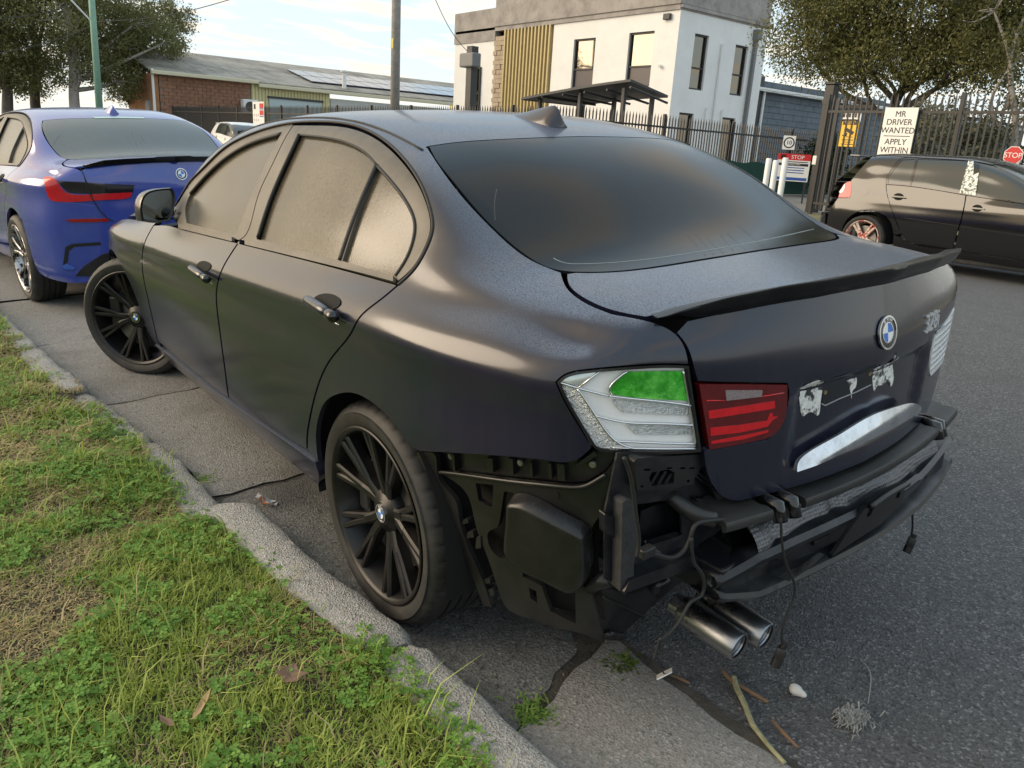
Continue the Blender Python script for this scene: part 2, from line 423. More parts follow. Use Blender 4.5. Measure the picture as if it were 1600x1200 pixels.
# ================================================================== ground
GY = [12, 3.2, 1.1, 0, -1.5, -3, -5, -7, -8.8, -9.6, -10.7]; GZ = [-.20, -.19, -.0653, 0, .089, .150, .175, .135, .065, .045, .03]
def gz(y): return np.interp(y, GY[::-1], GZ[::-1])
def cw(p): return RW@np.array(p, float)          # car frame -> world
def stone_mat(name, c1, c2, c3, sc=120., bump=.5, stain=(.03, .03, .028), st=(.5, .75), pit=.35, crack=False, gloss=.85):
    """speckled aggregate: fine grains of three tones, pits and broad stains"""
    m = bpy.data.materials.new(name); m.use_nodes = True; t = m.node_tree; b = t.nodes['Principled BSDF']; L = t.links.new
    co = N(t, 'ShaderNodeTexCoord').outputs['Object']
    vo = N(t, 'ShaderNodeTexVoronoi', inp={'Scale': sc}); L(co, vo.inputs['Vector'])
    wn = N(t, 'ShaderNodeTexWhiteNoise'); L(vo.outputs['Position'], wn.inputs['Vector'])
    g = ramp(t, [(0, c1), (.45, c2), (.8, c2), (1, c3)], wn.outputs['Value'])
    n1 = N(t, 'ShaderNodeTexNoise', inp={'Scale': sc*1.6, 'Detail': 4, 'Roughness': .7}); L(co, n1.inputs['Vector'])
    g2 = ramp(t, [(.3, .62), (.7, 1.25)], n1.outputs[0]); mg = N(t, 'ShaderNodeMixRGB', blend_type='MULTIPLY'); mg.inputs[0].default_value = 1; L(g, mg.inputs[1]); L(g2, mg.inputs[2])
    n2 = N(t, 'ShaderNodeTexNoise', inp={'Scale': 2.1, 'Detail': 9, 'Roughness': .68}); L(co, n2.inputs['Vector'])
    sf = ramp(t, [(st[0], 0.), (st[1], .8)], n2.outputs[0]); ms = N(t, 'ShaderNodeMixRGB'); L(sf, ms.inputs[0]); L(mg.outputs[0], ms.inputs[1]); ms.inputs[2].default_value = (*stain, 1)
    n3 = N(t, 'ShaderNodeTexNoise', inp={'Scale': sc*.32, 'Detail': 3, 'Roughness': .6}); L(co, n3.inputs['Vector'])
    pf = ramp(t, [(.60, 0.), (.68, 1.)], n3.outputs[0]); pm = N(t, 'ShaderNodeMath', operation='MULTIPLY', inp={1: pit}); L(pf, pm.inputs[0])
    mp2 = N(t, 'ShaderNodeMixRGB'); L(pm.outputs[0], mp2.inputs[0]); L(ms.outputs[0], mp2.inputs[1]); mp2.inputs[2].default_value = (*[x*.35 for x in c1], 1)
    L(mp2.outputs[0], b.inputs['Base Color']); b.inputs['Roughness'].default_value = gloss
    hh = N(t, 'ShaderNodeMath', operation='MULTIPLY_ADD', inp={1: -.8}); L(pf, hh.inputs[0]); L(vo.outputs['Distance'], hh.inputs[2])
    h2 = N(t, 'ShaderNodeMath', operation='MULTIPLY_ADD', inp={1: .6}); L(n1.outputs[0], h2.inputs[0]); L(hh.outputs[0], h2.inputs[2])
    bp = N(t, 'ShaderNodeBump', inp={'Strength': bump, 'Distance': .006}); L(h2.outputs[0], bp.inputs['Height']); L(bp.outputs[0], b.inputs['Normal'])
    MATS[name] = m; return m
ASPH = stone_mat('asphalt', (.068, .069, .072), (.115, .117, .121), (.25, .25, .25), 150., .9, (.065, .066, .068), (.52, .8), .4)
CONC = stone_mat('worn_concrete', (.195, .19, .18), (.255, .248, .236), (.34, .33, .315), 130., .55, (.12, .11, .095), (.5, .8), .5)
CONCD = stone_mat('stained_concrete', (.10, .101, .098), (.17, .171, .165), (.26, .26, .25), 130., .6, (.03, .03, .03), (.42, .7), .7)
KERBM = stone_mat('kerb_concrete', (.27, .27, .255), (.38, .375, .36), (.50, .49, .47), 170., .8, (.10, .095, .085), (.52, .8), .45)
SOIL = mat('soil', (.045, .036, .022), .95, var=.5, vscale=14, bump=.8, bscale=60, dirt=(.10, .085, .05), dscale=5)
DIRT = mat('gutter_dirt', (.062, .056, .048), .95, var=.5, vscale=25, bump=.9, bscale=110, dirt=(.085, .075, .06), dscale=12)
VERGE = mat('verge_ground', (.055, .075, .022), .95, var=.5, vscale=3, bump=.5, bscale=30, dirt=(.13, .11, .06), dscale=1.3)
def sheet(name, xs, yfun, zoff, m_, kind='structure', jit=0.):
    """strip following the road's cross fall; yfun(x) -> list of y"""
    V = []; F = []; m = None
    for x in xs:
        ys = yfun(x); m = len(ys)
        for y in ys: V.append((x, y, gz(y)+zoff+(jit*(rng.random()-.5) if jit else 0)))
    for i in range(len(xs)-1):
        for j in range(m-1): F.append([i*m+j, i*m+j+1, (i+1)*m+j+1, (i+1)*m+j])
    o = meshobj(name, V, F, m_, smooth=True); bm = bmesh.new(); bm.from_mesh(o.data); bmesh.ops.recalc_face_normals(bm, faces=bm.faces[:])
    if sum(f.normal.z for f in bm.faces) < 0: bmesh.ops.reverse_faces(bm, faces=bm.faces[:])
    bm.to_mesh(o.data); bm.free(); o['kind'] = kind; return o
meshobj('ground', [(-400, -600, -.26), (900, -600, -.26), (900, 500, -.26), (-400, 500, -.26)], [(0, 1, 2, 3)], VERGE, smooth=False, kind='structure')
xs_ = [-40, -20, -10, -6, -4, -3]+list(np.arange(-2.5, 8, .25))+[9, 11, 14, 20, 30, 45, 70, 110]
YR = [.9, .6, .3, 0, -.4, -.8, -1.2, -1.8, -2.4, -3, -3.6, -4.2, -5, -6, -7, -8, -8.8, -9.6, -10.7]
sheet('road', xs_, lambda x: [(y if y < .3 else min(.50, .43+.012*max(0, x))-(.12 if y < .7 else 0)) for y in YR], -.006, ASPH)
# kerb line (road-side top edge) in the car frame; the rear stretch is pushed out towards the road
KX = [-4, -2.4, -.84, -.25, .21, .72, .80, 1.35, 1.95, 3.0, 4.6, 8, 14, 30]; KY = [.74, .80, .862, .883, .935, .955, 1.03, 1.03, 1.10, 1.215, 1.33, 1.60, 2.05, 3.3]
def ky(x): return float(np.interp(x, KX, KY))
# gutter slabs with dirt in the joints
JX = [-3.6, -2.05, -.63, 1.02, 2.35, 3.72, 5.2, 6.8, 8.6, 11, 14, 20, 30]
sheet('gutter_bed', list(np.arange(-4, 9, .25))+[10, 12, 14, 20, 30], lambda x: [.36+.10*max(0, x)*.1, .5, .7, .85, ky(x)+.06], -.001, DIRT, jit=.004)
for k, (a, b) in enumerate(zip(JX[:-1], JX[1:])):
    V = []; F = []; nx = max(6, int((b-a)/.07)) if b < 9 else 10; ny = 9; r1 = np.random.default_rng(40+k); sl = .16 if k == 2 else .05
    for i in range(nx+1):
        s_ = i/nx; w1 = .012*math.sin(s_*9+k)+.02*(r1.random()-.5)
        for j in range(ny):
            f = j/(ny-1); x0 = a+.010+(sl*(1-f) if a == -.63 else 0)+.01*math.sin(j*2.1+k); x1 = b-.010+(.16*(1-f) if b == -.63 else 0)+.01*math.sin(j*1.7+k*2)
            x = x0+(x1-x0)*s_; yo = (.385 if b <= -.6 else (.50 if a == -.63 and False else .45))+.10*max(0, x)*.12+w1*(1-f); y = yo+(ky(x)-.012-yo)*f; z = .010+.006*math.sin(k*2.3)*(1 if k not in (1, 2) else .3)
            e = min(s_, 1-s_)*nx; z -= .008*max(0, 1-e)+(.008 if j == 0 else 0); V.append(cw((x, y, z+.002*(r1.random()-.5)+.003*math.sin(x*3+y*4))))
    for i in range(nx):
        for j in range(ny-1): F.append([i*ny+j, (i+1)*ny+j, (i+1)*ny+j+1, i*ny+j+1])
    o = meshobj('gutter_slab', V, F, CONCD if k == 2 else CONC); o['kind'] = 'structure'
# kerb stones
KJ = [-2.9, -1.6, -.275, .80, 1.62, 2.45, 3.4, 4.4, 5.5, 6.8, 8.4, 10.5, 14, 20]
klab = ['rough grey kerb stone nearest the camera at the bottom edge', 'rough grey kerb stone running under the weeds beside the cracked gutter slab', 'pale chipped kerb stone touching the rear tyre', 'sunken kerb stone half covered by grass beside the rear door', 'kerb stone beside the front door of the dark sedan',
        'kerb stone beside the front wheel of the dark sedan', 'kerb stone between the dark sedan and the blue sedan', 'kerb stone beside the rear wheel of the blue sedan']
for k, (a, b) in enumerate(zip(KJ[:-1], KJ[1:])):
    r1 = np.random.default_rng(90+k); nx = int((b-a)/.03) if b < 5.6 else 24; V = []; F = []; low = -.045 if .8 <= a < 2.4 else (-.02 if a >= 2.4 else 0.)
    pr = [(-.004, -.08), (-.002, .045), (.004, .085), (.020, .103), (.05, .108), (.09, .107), (.125, .104), (.145, .09), (.15, -.05)]; m = len(pr); nz_ = r1.normal(0, 1, (nx+1, m)); ph = r1.random(4)*6
    for i in range(nx+1):
        s_ = i/nx; x = a+.006+(b-a-.012)*s_; e = min(s_, 1-s_)*(b-a); chip = max(0, 1-e/.05)
        for j, (dy, z) in enumerate(pr):
            wv = .0025*math.sin(x*11+ph[0]+j*.4)+.003*math.sin(x*27+ph[1])
            V.append(cw((x+.006*nz_[i, j]*.4, ky(x)+dy+(wv if j < 5 else wv*.5)+chip*.012*(1 if j < 4 else -1), z+low*(1 if z > 0 else 0)+.0022*nz_[i, j]-chip*.014*(z > .05))))
    for i in range(nx):
        for j in range(m-1): F.append([i*m+j, (i+1)*m+j, (i+1)*m+j+1, i*m+j+1])
    F += [list(range(m)), [nx*m+j for j in range(m)][::-1]]
    mb = MB(); mb.add(V, F); o = mb.build('kerb_stone', KERBM); autosmooth(o, 50)
    if 1 <= k < len(klab): tag(o, klab[k], 'kerb', 'kerb stones along the verge')
    else: o.name = 'kerb_run'; o['kind'] = 'structure'
# verge: gently rolling turf bed
def vz(x, y):
    """height of the near verge (car frame)"""
    d = y-ky(x)-.10
    return np.clip(.095-.02*np.exp(-np.maximum(d, 0)*9)+.10*np.clip(d, 0, 3)*.35+.012*np.sin(x*2.3+y*3.1)+.008*np.sin(x*5.7-y*4.3), -.1, .6)-(.035 if .8 < x < 2.4 else 0)*math.exp(-max(d, 0)*5)
V = []; F = []; vx = list(np.arange(-4, 8, .08))+list(np.arange(8, 40, 1.5)); vy = [0, .05, .12, .2, .3, .42, .56, .72, .9, 1.1, 1.35, 1.7, 2.2, 3, 4.2, 6, 9]; m = len(vy)
for x in vx:
    for d in vy: y = ky(x)+.10+d; V.append(cw((x, y, vz(x, y))))
for i in range(len(vx)-1):
    for j in range(m-1): F.append([i*m+j, (i+1)*m+j, (i+1)*m+j+1, i*m+j+1])
o = meshobj('grass_verge', V, F, SOIL); o['kind'] = 'structure'
def fast_mesh(name, V, F, cols, m_):
    V = np.asarray(V, np.float32); F = np.asarray(F, np.int32); k = F.shape[1]; me = bpy.data.meshes.new(name)
    me.vertices.add(len(V)); me.vertices.foreach_set('co', V.ravel()); me.loops.add(F.size); me.loops.foreach_set('vertex_index', F.ravel())
    me.polygons.add(len(F)); me.polygons.foreach_set('loop_start', np.arange(0, F.size, k, dtype=np.int32)); me.polygons.foreach_set('loop_total', np.full(len(F), k, np.int32))
    me.update(calc_edges=True); at = me.color_attributes.new('tint', 'FLOAT_COLOR', 'POINT'); at.data.foreach_set('color', np.concatenate([np.asarray(cols, np.float32), np.ones((len(V), 1), np.float32)], 1).ravel())
    me.shade_smooth(); me.materials.append(m_); o = bpy.data.objects.new(name, me); COL.objects.link(o); return o
def leaf_mat(name, rough=.55, trans=.35):
    m = bpy.data.materials.new(name); m.use_nodes = True; t = m.node_tree; b = t.nodes['Principled BSDF']; L = t.links.new
    a = N(t, 'ShaderNodeAttribute', attribute_name='tint'); L(a.outputs['Color'], b.inputs['Base Color']); b.inputs['Roughness'].default_value = rough; b.inputs['Specular IOR Level'].default_value = .3
    tr = N(t, 'ShaderNodeBsdfTranslucent'); L(a.outputs['Color'], tr.inputs[0]); mx_ = N(t, 'ShaderNodeMixShader', inp={0: trans}); out_ = t.nodes['Material Output']
    L(b.outputs[0], mx_.inputs[1]); L(tr.outputs[0], mx_.inputs[2]); L(mx_.outputs[0], out_.inputs[0]); MATS[name] = m; return m
LEAF = leaf_mat('leaf'); BLADE = leaf_mat('grass_blade', .6, .3)
def vnoise(x, y, s, seed):
    r_ = np.random.default_rng(seed); T_ = r_.random((64, 64)); u, v = x/s, y/s; i, j = np.floor(u).astype(int), np.floor(v).astype(int); fu, fv = u-i, v-j; fu = fu*fu*(3-2*fu); fv = fv*fv*(3-2*fv)
    g = lambda a, b: T_[a % 64, b % 64]
    return (g(i, j)*(1-fu)+g(i+1, j)*fu)*(1-fv)+(g(i, j+1)*(1-fu)+g(i+1, j+1)*fu)*fv
def turf(nb, x0, x1, d0, d1, seed, h=1., w=1.):
    r_ = np.random.default_rng(seed); x = r_.uniform(x0, x1, nb); d = r_.uniform(d0, d1, nb)**1.0; y = np.array([ky(q) for q in x])+.10+d
    dry = np.clip((vnoise(x, y, .42, 3)*.6+vnoise(x, y, .13, 4)*.4-.525)*4+np.clip((y-1.42)*1.6, 0, .8)*np.clip(1.3-np.abs(x-.15)*1.2, 0, 1), 0, 1)
    return r_, x, y, dry
def vzv(x, y): return np.array([vz(a, b) for a, b in zip(x, y)])
def blades(name, nb, x0, x1, d0, d1, seed, hs=.030, ws=.0020):
    r_, x, y, dry = turf(nb, x0, x1, d0, d1, seed); cl = vnoise(x, y, .09, 9); z = vzv(x, y)
    hgt = hs*(.45+.9*r_.random(nb))*(.6+.8*cl)*(1-.45*dry)*np.where(y-np.array([ky(q) for q in x]) < .16, .8, 1); az = r_.uniform(0, 2*math.pi, nb); ln = (.25+.9*r_.random(nb)**1.5+.8*dry)*hgt
    bx_, by_ = np.cos(az)*ln, np.sin(az)*ln; px_, py_ = -np.sin(az), np.cos(az); wd = ws*(.6+.8*r_.random(nb))
    P0 = np.stack([x, y, z-.006], 1); mid = P0+np.stack([bx_*.35, by_*.35, hgt*.62], 1); tip = P0+np.stack([bx_, by_, hgt*(1-.25*np.minimum(1, ln/hgt))], 1); s_ = np.stack([px_*wd, py_*wd, 0*wd], 1)
    V = np.stack([P0-s_, P0+s_, mid+s_*.8, mid-s_*.8, tip-s_*.1, tip+s_*.1], 1).reshape(-1, 3)@RW.T
    b_ = np.arange(nb)[:, None]*6; F = np.concatenate([b_+np.array([[0, 1, 2, 3]]), b_+np.array([[3, 2, 5, 4]])])
    g1 = np.array([.21, .31, .055]); g2 = np.array([.44, .50, .12]); st = np.array([.48, .39, .20]); k = r_.random(nb)[:, None]
    c = g1+(g2-g1)*np.clip(k*.8+(cl[:, None]-.4)*.8, 0, 1); isd = (r_.random(nb) < dry*.85+.05)[:, None]; c = np.where(isd, st*(.55+.7*k), c)
    o = fast_mesh(name, V, F, np.repeat(c, 6, 0), BLADE); return tag(o, kind='stuff')
def clover(name, nb, x0, x1, d0, d1, seed):
    r_, x, y, dry = turf(nb, x0, x1, d0, d1, seed); keep = (r_.random(nb) > dry*1.1) & (vnoise(x, y, .3, 15)*.7+vnoise(x, y, .08, 16)*.3 > .36); x, y = x[keep], y[keep]; nb = len(x); z = vzv(x, y)+.012+.03*r_.random(nb)*(.4+vnoise(x, y, .1, 9)); az = r_.uniform(0, 2*math.pi, nb); sz = .0075*(.6+.8*r_.random(nb)); Vs = []; tl = r_.normal(0, .25, (nb, 2))
    for k in range(3):
        a = az+k*2*math.pi/3; dx, dy = np.cos(a), np.sin(a); nx_, ny_ = -dy, dx
        def pt(f, s_, h): X = x+dx*sz*f+nx_*sz*s_; Y = y+dy*sz*f+ny_*sz*s_; return np.stack([X, Y, z+sz*h+(X-x)*tl[:, 0]+(Y-y)*tl[:, 1]], 1)
        Vs += [pt(.05, 0, 0), pt(.65, .58, .18), pt(1.15, .35, .12), pt(1.05, 0, .0), pt(1.15, -.35, .12), pt(.65, -.58, .18)]
    V = np.stack(Vs, 1).reshape(-1, 3)@RW.T; b_ = np.arange(nb)[:, None]*18; F = np.concatenate([b_+np.array([[k*6, k*6+1, k*6+2, k*6+3]]) for k in range(3)]+[b_+np.array([[k*6, k*6+3, k*6+4, k*6+5]]) for k in range(3)])
    k = r_.random(nb)[:, None]; c = np.array([.12, .26, .045])*(1-k)+np.array([.26, .44, .09])*k
    o = fast_mesh(name, V, F, np.repeat(c, 18, 0), LEAF); return tag(o, kind='stuff')
blades('grass', 120000, -1.4, 1.6, -.03, 1.25, 1); blades('grass', 70000, 1.4, 5.5, -.06, 1.6, 2, .045, .0030); blades('grass', 16000, 5, 14, 0, 3.5, 3, .06, .006)
blades('tall_grass', 1500, -1.3, 1.4, .0, .9, 5, .10, .0017); blades('tall_grass', 1600, 1.0, 5, -.05, .8, 6, .10, .0025)
clover('clover', 26000, -1.4, 1.8, -.02, 1.25, 11); clover('clover', 16000, 1.6, 4.5, -.04, 1.3, 12)
# ================================================================== the dark sedan: its skin
MX = [3.20, 2.95, 2.65, 2.35, 2.05, 1.70, 1.30, 1.00, .60, .25, 0., -.20, -.40, -.58, -.72]        # main stations
MW = [.815, .880, .897, .892, .888, .890, .893, .893, .893, .897, .905, .905, .890, .855, .795]
def f30_lines(dx=0.):
    zcr = lambda x: min(.912, .895-.048*(x-.2))
    lower = []
    front = [(3.56, 0.), (3.53, .30), (3.46, .55), (3.34, .73)]
    rear = [(-.785, .70), (-.845, .57), (-.892, .40), (-.927, .20), (-.942, 0.)]
    belt = {3.20: (.735, .775), 2.95: (.775, .845), 2.65: (.79, .885), 2.35: (.80, .912), 2.05: (.812, .935), 1.70: (.832, .956), 1.30: (.828, .969), 1.00: (.824, .978), .60: (.82, .992),
            .25: (.818, 1.004), 0.: (.815, 1.012), -.20: (.812, 1.012), -.40: (.79, 1.006), -.58: (.757, .996), -.72: (.708, .986)}
    ins = [.10, .030, .009, .0, .002, .009, .004, .030]
    rx = [.06, .03, .015, .005, .0, -.002, -.001, .008]         # rear face leans: forward shift per line
    for j in range(8):
        row = []
        def z_at(x):
            c = zcr(x)
            return [.17, .30+(.0 if x > .3 else 0), .45, .60, .72, c-.06, c, c+(.05 if x > -.1 else .046)][j]
        for x, y in front: row.append((x-.02*(j > 5)-.05*(j > 6), y*(1-.0*j), [.18, .28, .40, .52, .60, .66, .71, .75][j]))
        for x, W in zip(MX, MW): row.append((x, W-ins[j], z_at(x) if x < 3.1 else [.18, .29, .42, .54, .62, .68, .72, .75][j]))
        for x, y in rear: row.append((x+rx[j]*(1.2-y), y, [.17, .30, .45, .60, .72, .852, .912, .968][j]+(.0 if j < 5 else 0)))
        lower.append(row)
    row = [(3.44, 0, .80), (3.42, .3, .795), (3.36, .53, .785), (3.28, .67, .78)]
    row += [(x, belt[x][0], belt[x][1]) for x in MX]
    row += [(-.757, .65, 1.0228), (-.796, .57, 1.0385), (-.8435, .43, 1.0533), (-.893, .22, 1.0655), (-.912, 0., 1.069)]
    lower.append(row)
    Y = {3.20: [.70, .66, .60, .50, .37, .2, 0], 2.95: [.74, .70, .63, .52, .38, .2, 0], 2.65: [.75, .70, .63, .52, .38, .2, 0], 2.35: [.76, .71, .64, .53, .38, .2, 0],
         2.05: [.79, .765, .735, .69, .55, .3, 0], 1.70: [.80, .76, .712, .682, .60, .33, 0], 1.30: [.79, .73, .645, .603, .53, .3, 0], 1.00: [.785, .72, .632, .59, .515, .3, 0],
         .60: [.785, .72, .634, .59, .515, .3, 0], .25: [.785, .728, .655, .607, .53, .3, 0], 0.: [.778, .728, .678, .628, .54, .3, 0], -.20: [.778, .737, .692, .635, .55, .3, 0],
         -.40: [.757, .722, .68, .62, .55, .3, 0], -.58: [.725, .692, .65, .58, .48, .28, 0], -.72: [.683, .65, .605, .535, .435, .25, 0]}
    Z = {3.20: [.795, .81, .82, .828, .834, .838, .84], 2.95: [.866, .876, .884, .893, .90, .905, .907], 2.65: [.905, .915, .922, .931, .939, .944, .946], 2.35: [.93, .939, .946, .955, .965, .971, .973],
         2.05: [.958, .976, .99, 1.002, 1.03, 1.055, 1.065], 1.70: [1.02, 1.10, 1.19, 1.226, 1.258, 1.285, 1.295], 1.30: [1.055, 1.165, 1.305, 1.350, 1.378, 1.402, 1.410],
         1.00: [1.07, 1.19, 1.335, 1.374, 1.398, 1.418, 1.425], .60: [1.075, 1.19, 1.328, 1.366, 1.392, 1.411, 1.418], .25: [1.08, 1.175, 1.278, 1.315, 1.341, 1.368, 1.377],
         0.: [1.07, 1.15, 1.218, 1.250, 1.268, 1.295, 1.304], -.20: [1.055, 1.096, 1.132, 1.155, 1.168, 1.20, 1.21], -.40: [1.034, 1.05, 1.062, 1.072, 1.08, 1.105, 1.113],
         -.58: [1.02, 1.033, 1.044, 1.056, 1.066, 1.077, 1.082], -.72: [1.012, 1.023, 1.033, 1.043, 1.053, 1.064, 1.069]}
    upper = []
    for j in range(7):
        row = []
        for x in MX:
            xx = x
            if x == -.72: xx = [-.742, -.757, -.78, -.81, -.842, -.887, -.912][j]
            if x == 3.20: xx = [3.23, 3.27, 3.31, 3.36, 3.40, 3.43, 3.44][j]
            row.append((xx, Y[x][j], Z[x][j]))
        upper.append(row)
    return lower, upper
# ------------------------------------------------------------------ paint and other car materials
def paint_mat(name, base, film, film_amt, dew, dew_amt, rough=.18, coat=.5, streak=.5, fr=.12):
    """car paint under a dusty film; dew lies on the faces that look up"""
    m = bpy.data.materials.new(name); m.use_nodes = True; t = m.node_tree; b = t.nodes['Principled BSDF']; L = t.links.new
    co = N(t, 'ShaderNodeTexCoord').outputs['Object']
    n1 = N(t, 'ShaderNodeTexNoise', inp={'Scale': 2.2, 'Detail': 7, 'Roughness': .6}); L(co, n1.inputs['Vector'])
    mpn = N(t, 'ShaderNodeMapping'); mpn.inputs['Scale'].default_value = (26, 26, 1.6); L(co, mpn.inputs[0])
    n2 = N(t, 'ShaderNodeTexNoise', inp={'Scale': 2., 'Detail': 5, 'Roughness': .6}); L(mpn.outputs[0], n2.inputs['Vector'])
    f1 = ramp(t, [(.3, .35), (.75, 1.)], n1.outputs[0]); f2 = ramp(t, [(.35, 1-streak), (.7, 1.)], n2.outputs[0])
    fm = N(t, 'ShaderNodeMath', operation='MULTIPLY'); L(f1, fm.inputs[0]); L(f2, fm.inputs[1])
    fa = N(t, 'ShaderNodeMath', operation='MULTIPLY', inp={1: film_amt}); L(fm.outputs[0], fa.inputs[0])
    m1 = N(t, 'ShaderNodeMixRGB'); m1.inputs[1].default_value = (*base, 1); m1.inputs[2].default_value = (*film, 1); L(fa.outputs[0], m1.inputs[0])
    # dew droplets on upward faces
    geo = N(t, 'ShaderNodeNewGeometry'); sp = N(t, 'ShaderNodeSeparateXYZ'); L(geo.outputs['Normal'], sp.inputs[0])
    up = ramp(t, [(.74, 0.), (.97, 1.)], sp.outputs[2])
    vo = N(t, 'ShaderNodeTexNoise', inp={'Scale': 340., 'Detail': 2, 'Roughness': .7}); L(co, vo.inputs['Vector'])
    dr = ramp(t, [(.40, .15), (.60, 1.)], vo.outputs[0])
    dm = N(t, 'ShaderNodeMath', operation='MULTIPLY'); L(up, dm.inputs[0]); L(dr, dm.inputs[1])
    da = N(t, 'ShaderNodeMath', operation='MULTIPLY', inp={1: dew_amt}); L(dm.outputs[0], da.inputs[0])
    m2 = N(t, 'ShaderNodeMixRGB'); m2.inputs[2].default_value = (*dew, 1); L(m1.outputs[0], m2.inputs[1]); L(da.outputs[0], m2.inputs[0])
    L(m2.outputs[0], b.inputs['Base Color'])
    ra = N(t, 'ShaderNodeMath', operation='MULTIPLY_ADD', inp={1: .22, 2: rough}); L(up, ra.inputs[0])
    rb = N(t, 'ShaderNodeMath', operation='MULTIPLY_ADD', inp={1: fr}); L(fm.outputs[0], rb.inputs[0]); L(ra.outputs[0], rb.inputs[2])
    L(rb.outputs[0], b.inputs['Roughness'])
    b.inputs['Coat Weight'].default_value = coat; b.inputs['Coat Roughness'].default_value = .12
    bp = N(t, 'ShaderNodeBump', inp={'Strength': .35, 'Distance': .0012}); L(dm.outputs[0], bp.inputs['Height']); L(bp.outputs[0], b.inputs['Normal'])
    MATS[name] = m; return m
def wet_glass(name, base=(.012, .013, .013), rough=.08, fog=.36, fogcol=(.27, .215, .125), streak=1., spec=.75):  # default fog colour: evening sky's gold reflection put into the condensation
    """dark tinted glass with beads and runs of condensation"""
    m = bpy.data.materials.new(name); m.use_nodes = True; t = m.node_tree; b = t.nodes['Principled BSDF']; L = t.links.new
    co = N(t, 'ShaderNodeTexCoord').outputs['Object']
    n1 = N(t, 'ShaderNodeTexNoise', inp={'Scale': 190., 'Detail': 3, 'Roughness': .7}); L(co, n1.inputs['Vector'])
    mpn = N(t, 'ShaderNodeMapping'); mpn.inputs['Scale'].default_value = (85, 85, 2.4); L(co, mpn.inputs[0])
    n2 = N(t, 'ShaderNodeTexNoise', inp={'Scale': 2., 'Detail': 6, 'Roughness': .65}); L(mpn.outputs[0], n2.inputs['Vector'])
    n3 = N(t, 'ShaderNodeTexNoise', inp={'Scale': 3.5, 'Detail': 4, 'Roughness': .5}); L(co, n3.inputs['Vector'])
    f2 = ramp(t, [(.30, .45), (.70, 1.)], n2.outputs[0]); f3 = ramp(t, [(.3, .55), (.7, 1.)], n3.outputs[0])
    mm = N(t, 'ShaderNodeMath', operation='MULTIPLY'); L(f2, mm.inputs[0]); L(f3, mm.inputs[1])
    ff = N(t, 'ShaderNodeMath', operation='MULTIPLY', inp={1: fog}); L(mm.outputs[0], ff.inputs[0])
    mx = N(t, 'ShaderNodeMixRGB'); mx.inputs[1].default_value = (*base, 1); mx.inputs[2].default_value = (*fogcol, 1); L(ff.outputs[0], mx.inputs[0]); L(mx.outputs[0], b.inputs['Base Color'])
    rr = N(t, 'ShaderNodeMath', operation='MULTIPLY_ADD', inp={1: .16*streak, 2: rough}); L(mm.outputs[0], rr.inputs[0]); L(rr.outputs[0], b.inputs['Roughness'])
    b.inputs['Specular IOR Level'].default_value = spec
    ad = N(t, 'ShaderNodeMath', operation='MULTIPLY_ADD', inp={1: .5}); L(n1.outputs[0], ad.inputs[0]); L(n2.outputs[0], ad.inputs[2])
    bp = N(t, 'ShaderNodeBump', inp={'Strength': .12*streak, 'Distance': .0025}); L(ad.outputs[0], bp.inputs['Height']); L(bp.outputs[0], b.inputs['Normal'])
    MATS[name] = m; return m
PAINT = paint_mat('dusty_navy_paint', (.0055, .0075, .022), (.15, .13, .12), .06, (.20, .24, .33), .62)
GLASS = wet_glass('dewy_tinted_glass')
RGLASS = wet_glass('dewy_rear_glass', base=(.010, .012, .014), rough=.09, fog=.09, fogcol=(.05, .065, .085), streak=.5, spec=.15)
BLACKPL = mat('black_plastic', (.008, .008, .009), .38, var=.35, vscale=30, bump=.05, bscale=300, dirt=(.026, .025, .024), dscale=9, dlo=.5, dhi=.8)
GREYPL = mat('dusty_black_plastic', (.012, .0125, .013), .42, var=.4, vscale=14, bump=.12, bscale=160, dirt=(.040, .039, .037), dscale=6, dlo=.42, dhi=.8)
TRIM = mat('dusty_trim', (.065, .057, .046), .42, var=.25, vscale=12, dirt=(.15, .13, .10), dscale=5, dlo=.35, dhi=.75)
RUBBER = mat('black_rubber', (.008, .008, .008), .6)
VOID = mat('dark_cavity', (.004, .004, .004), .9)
METALD = mat('dark_painted_steel', (.008, .009, .012), .32, var=.3, vscale=12, dirt=(.05, .05, .048), dscale=7, dlo=.5, dhi=.8)
CHROME = mat('chrome', (.75, .76, .78), .12, 1., rvar=.06, vscale=20)
GLOSSBLK = mat('gloss_black', (.006, .006, .007), .12, coat=.5)

# ------------------------------------------------------------------ the dark sedan
SEDAN = empty('dark_sedan', 'dark dusty sedan parked with its rear bumper missing', 'car', rot=(LEAN, 0, 0))
lo, up = f30_lines()
S1 = Surf(lo, up, 4)
def inline(*px): return cur(*px)
DLO = [(622, 444), (646, 423), (667, 389), (677, 358), (675, 334), (659, 288), (626, 241), (592, 212), (557, 196), (523, 190), (489, 189), (455, 191), (421, 198), (387, 210), (352, 229), (318, 261), (291, 289), (270, 319)]
BELTLO = [(281, 357), (373, 380), (523, 417), (617, 442)]
RDOOR = [(621, 446), (592, 470), (561, 497), (548, 521), (516, 562), (495, 608), (486, 644), (480, 681), (480, 703)]
BDOOR = [(373, 378), (363, 393), (346, 423), (338, 457), (340, 492), (349, 560), (357, 621)]
FDOOR = [(240, 352), (226, 379), (222, 400), (223, 427), (231, 467), (246, 533)]
RARCH = [(499, 723), (495, 681), (499, 652), (510, 628), (528, 617), (550, 615), (572, 624), (598, 644), (620, 670), (638, 696), (656, 706)]
# hit -> (x, z) of the side view, so that hidden stretches of an outline can be added in metres
def sx(px): p, n = S1.hit(*P_cam(px)); return (p[0], p[2])
def side_from_px(*segs): return joinc(*[[sx(q) for q in cur(*s)] for s in segs])

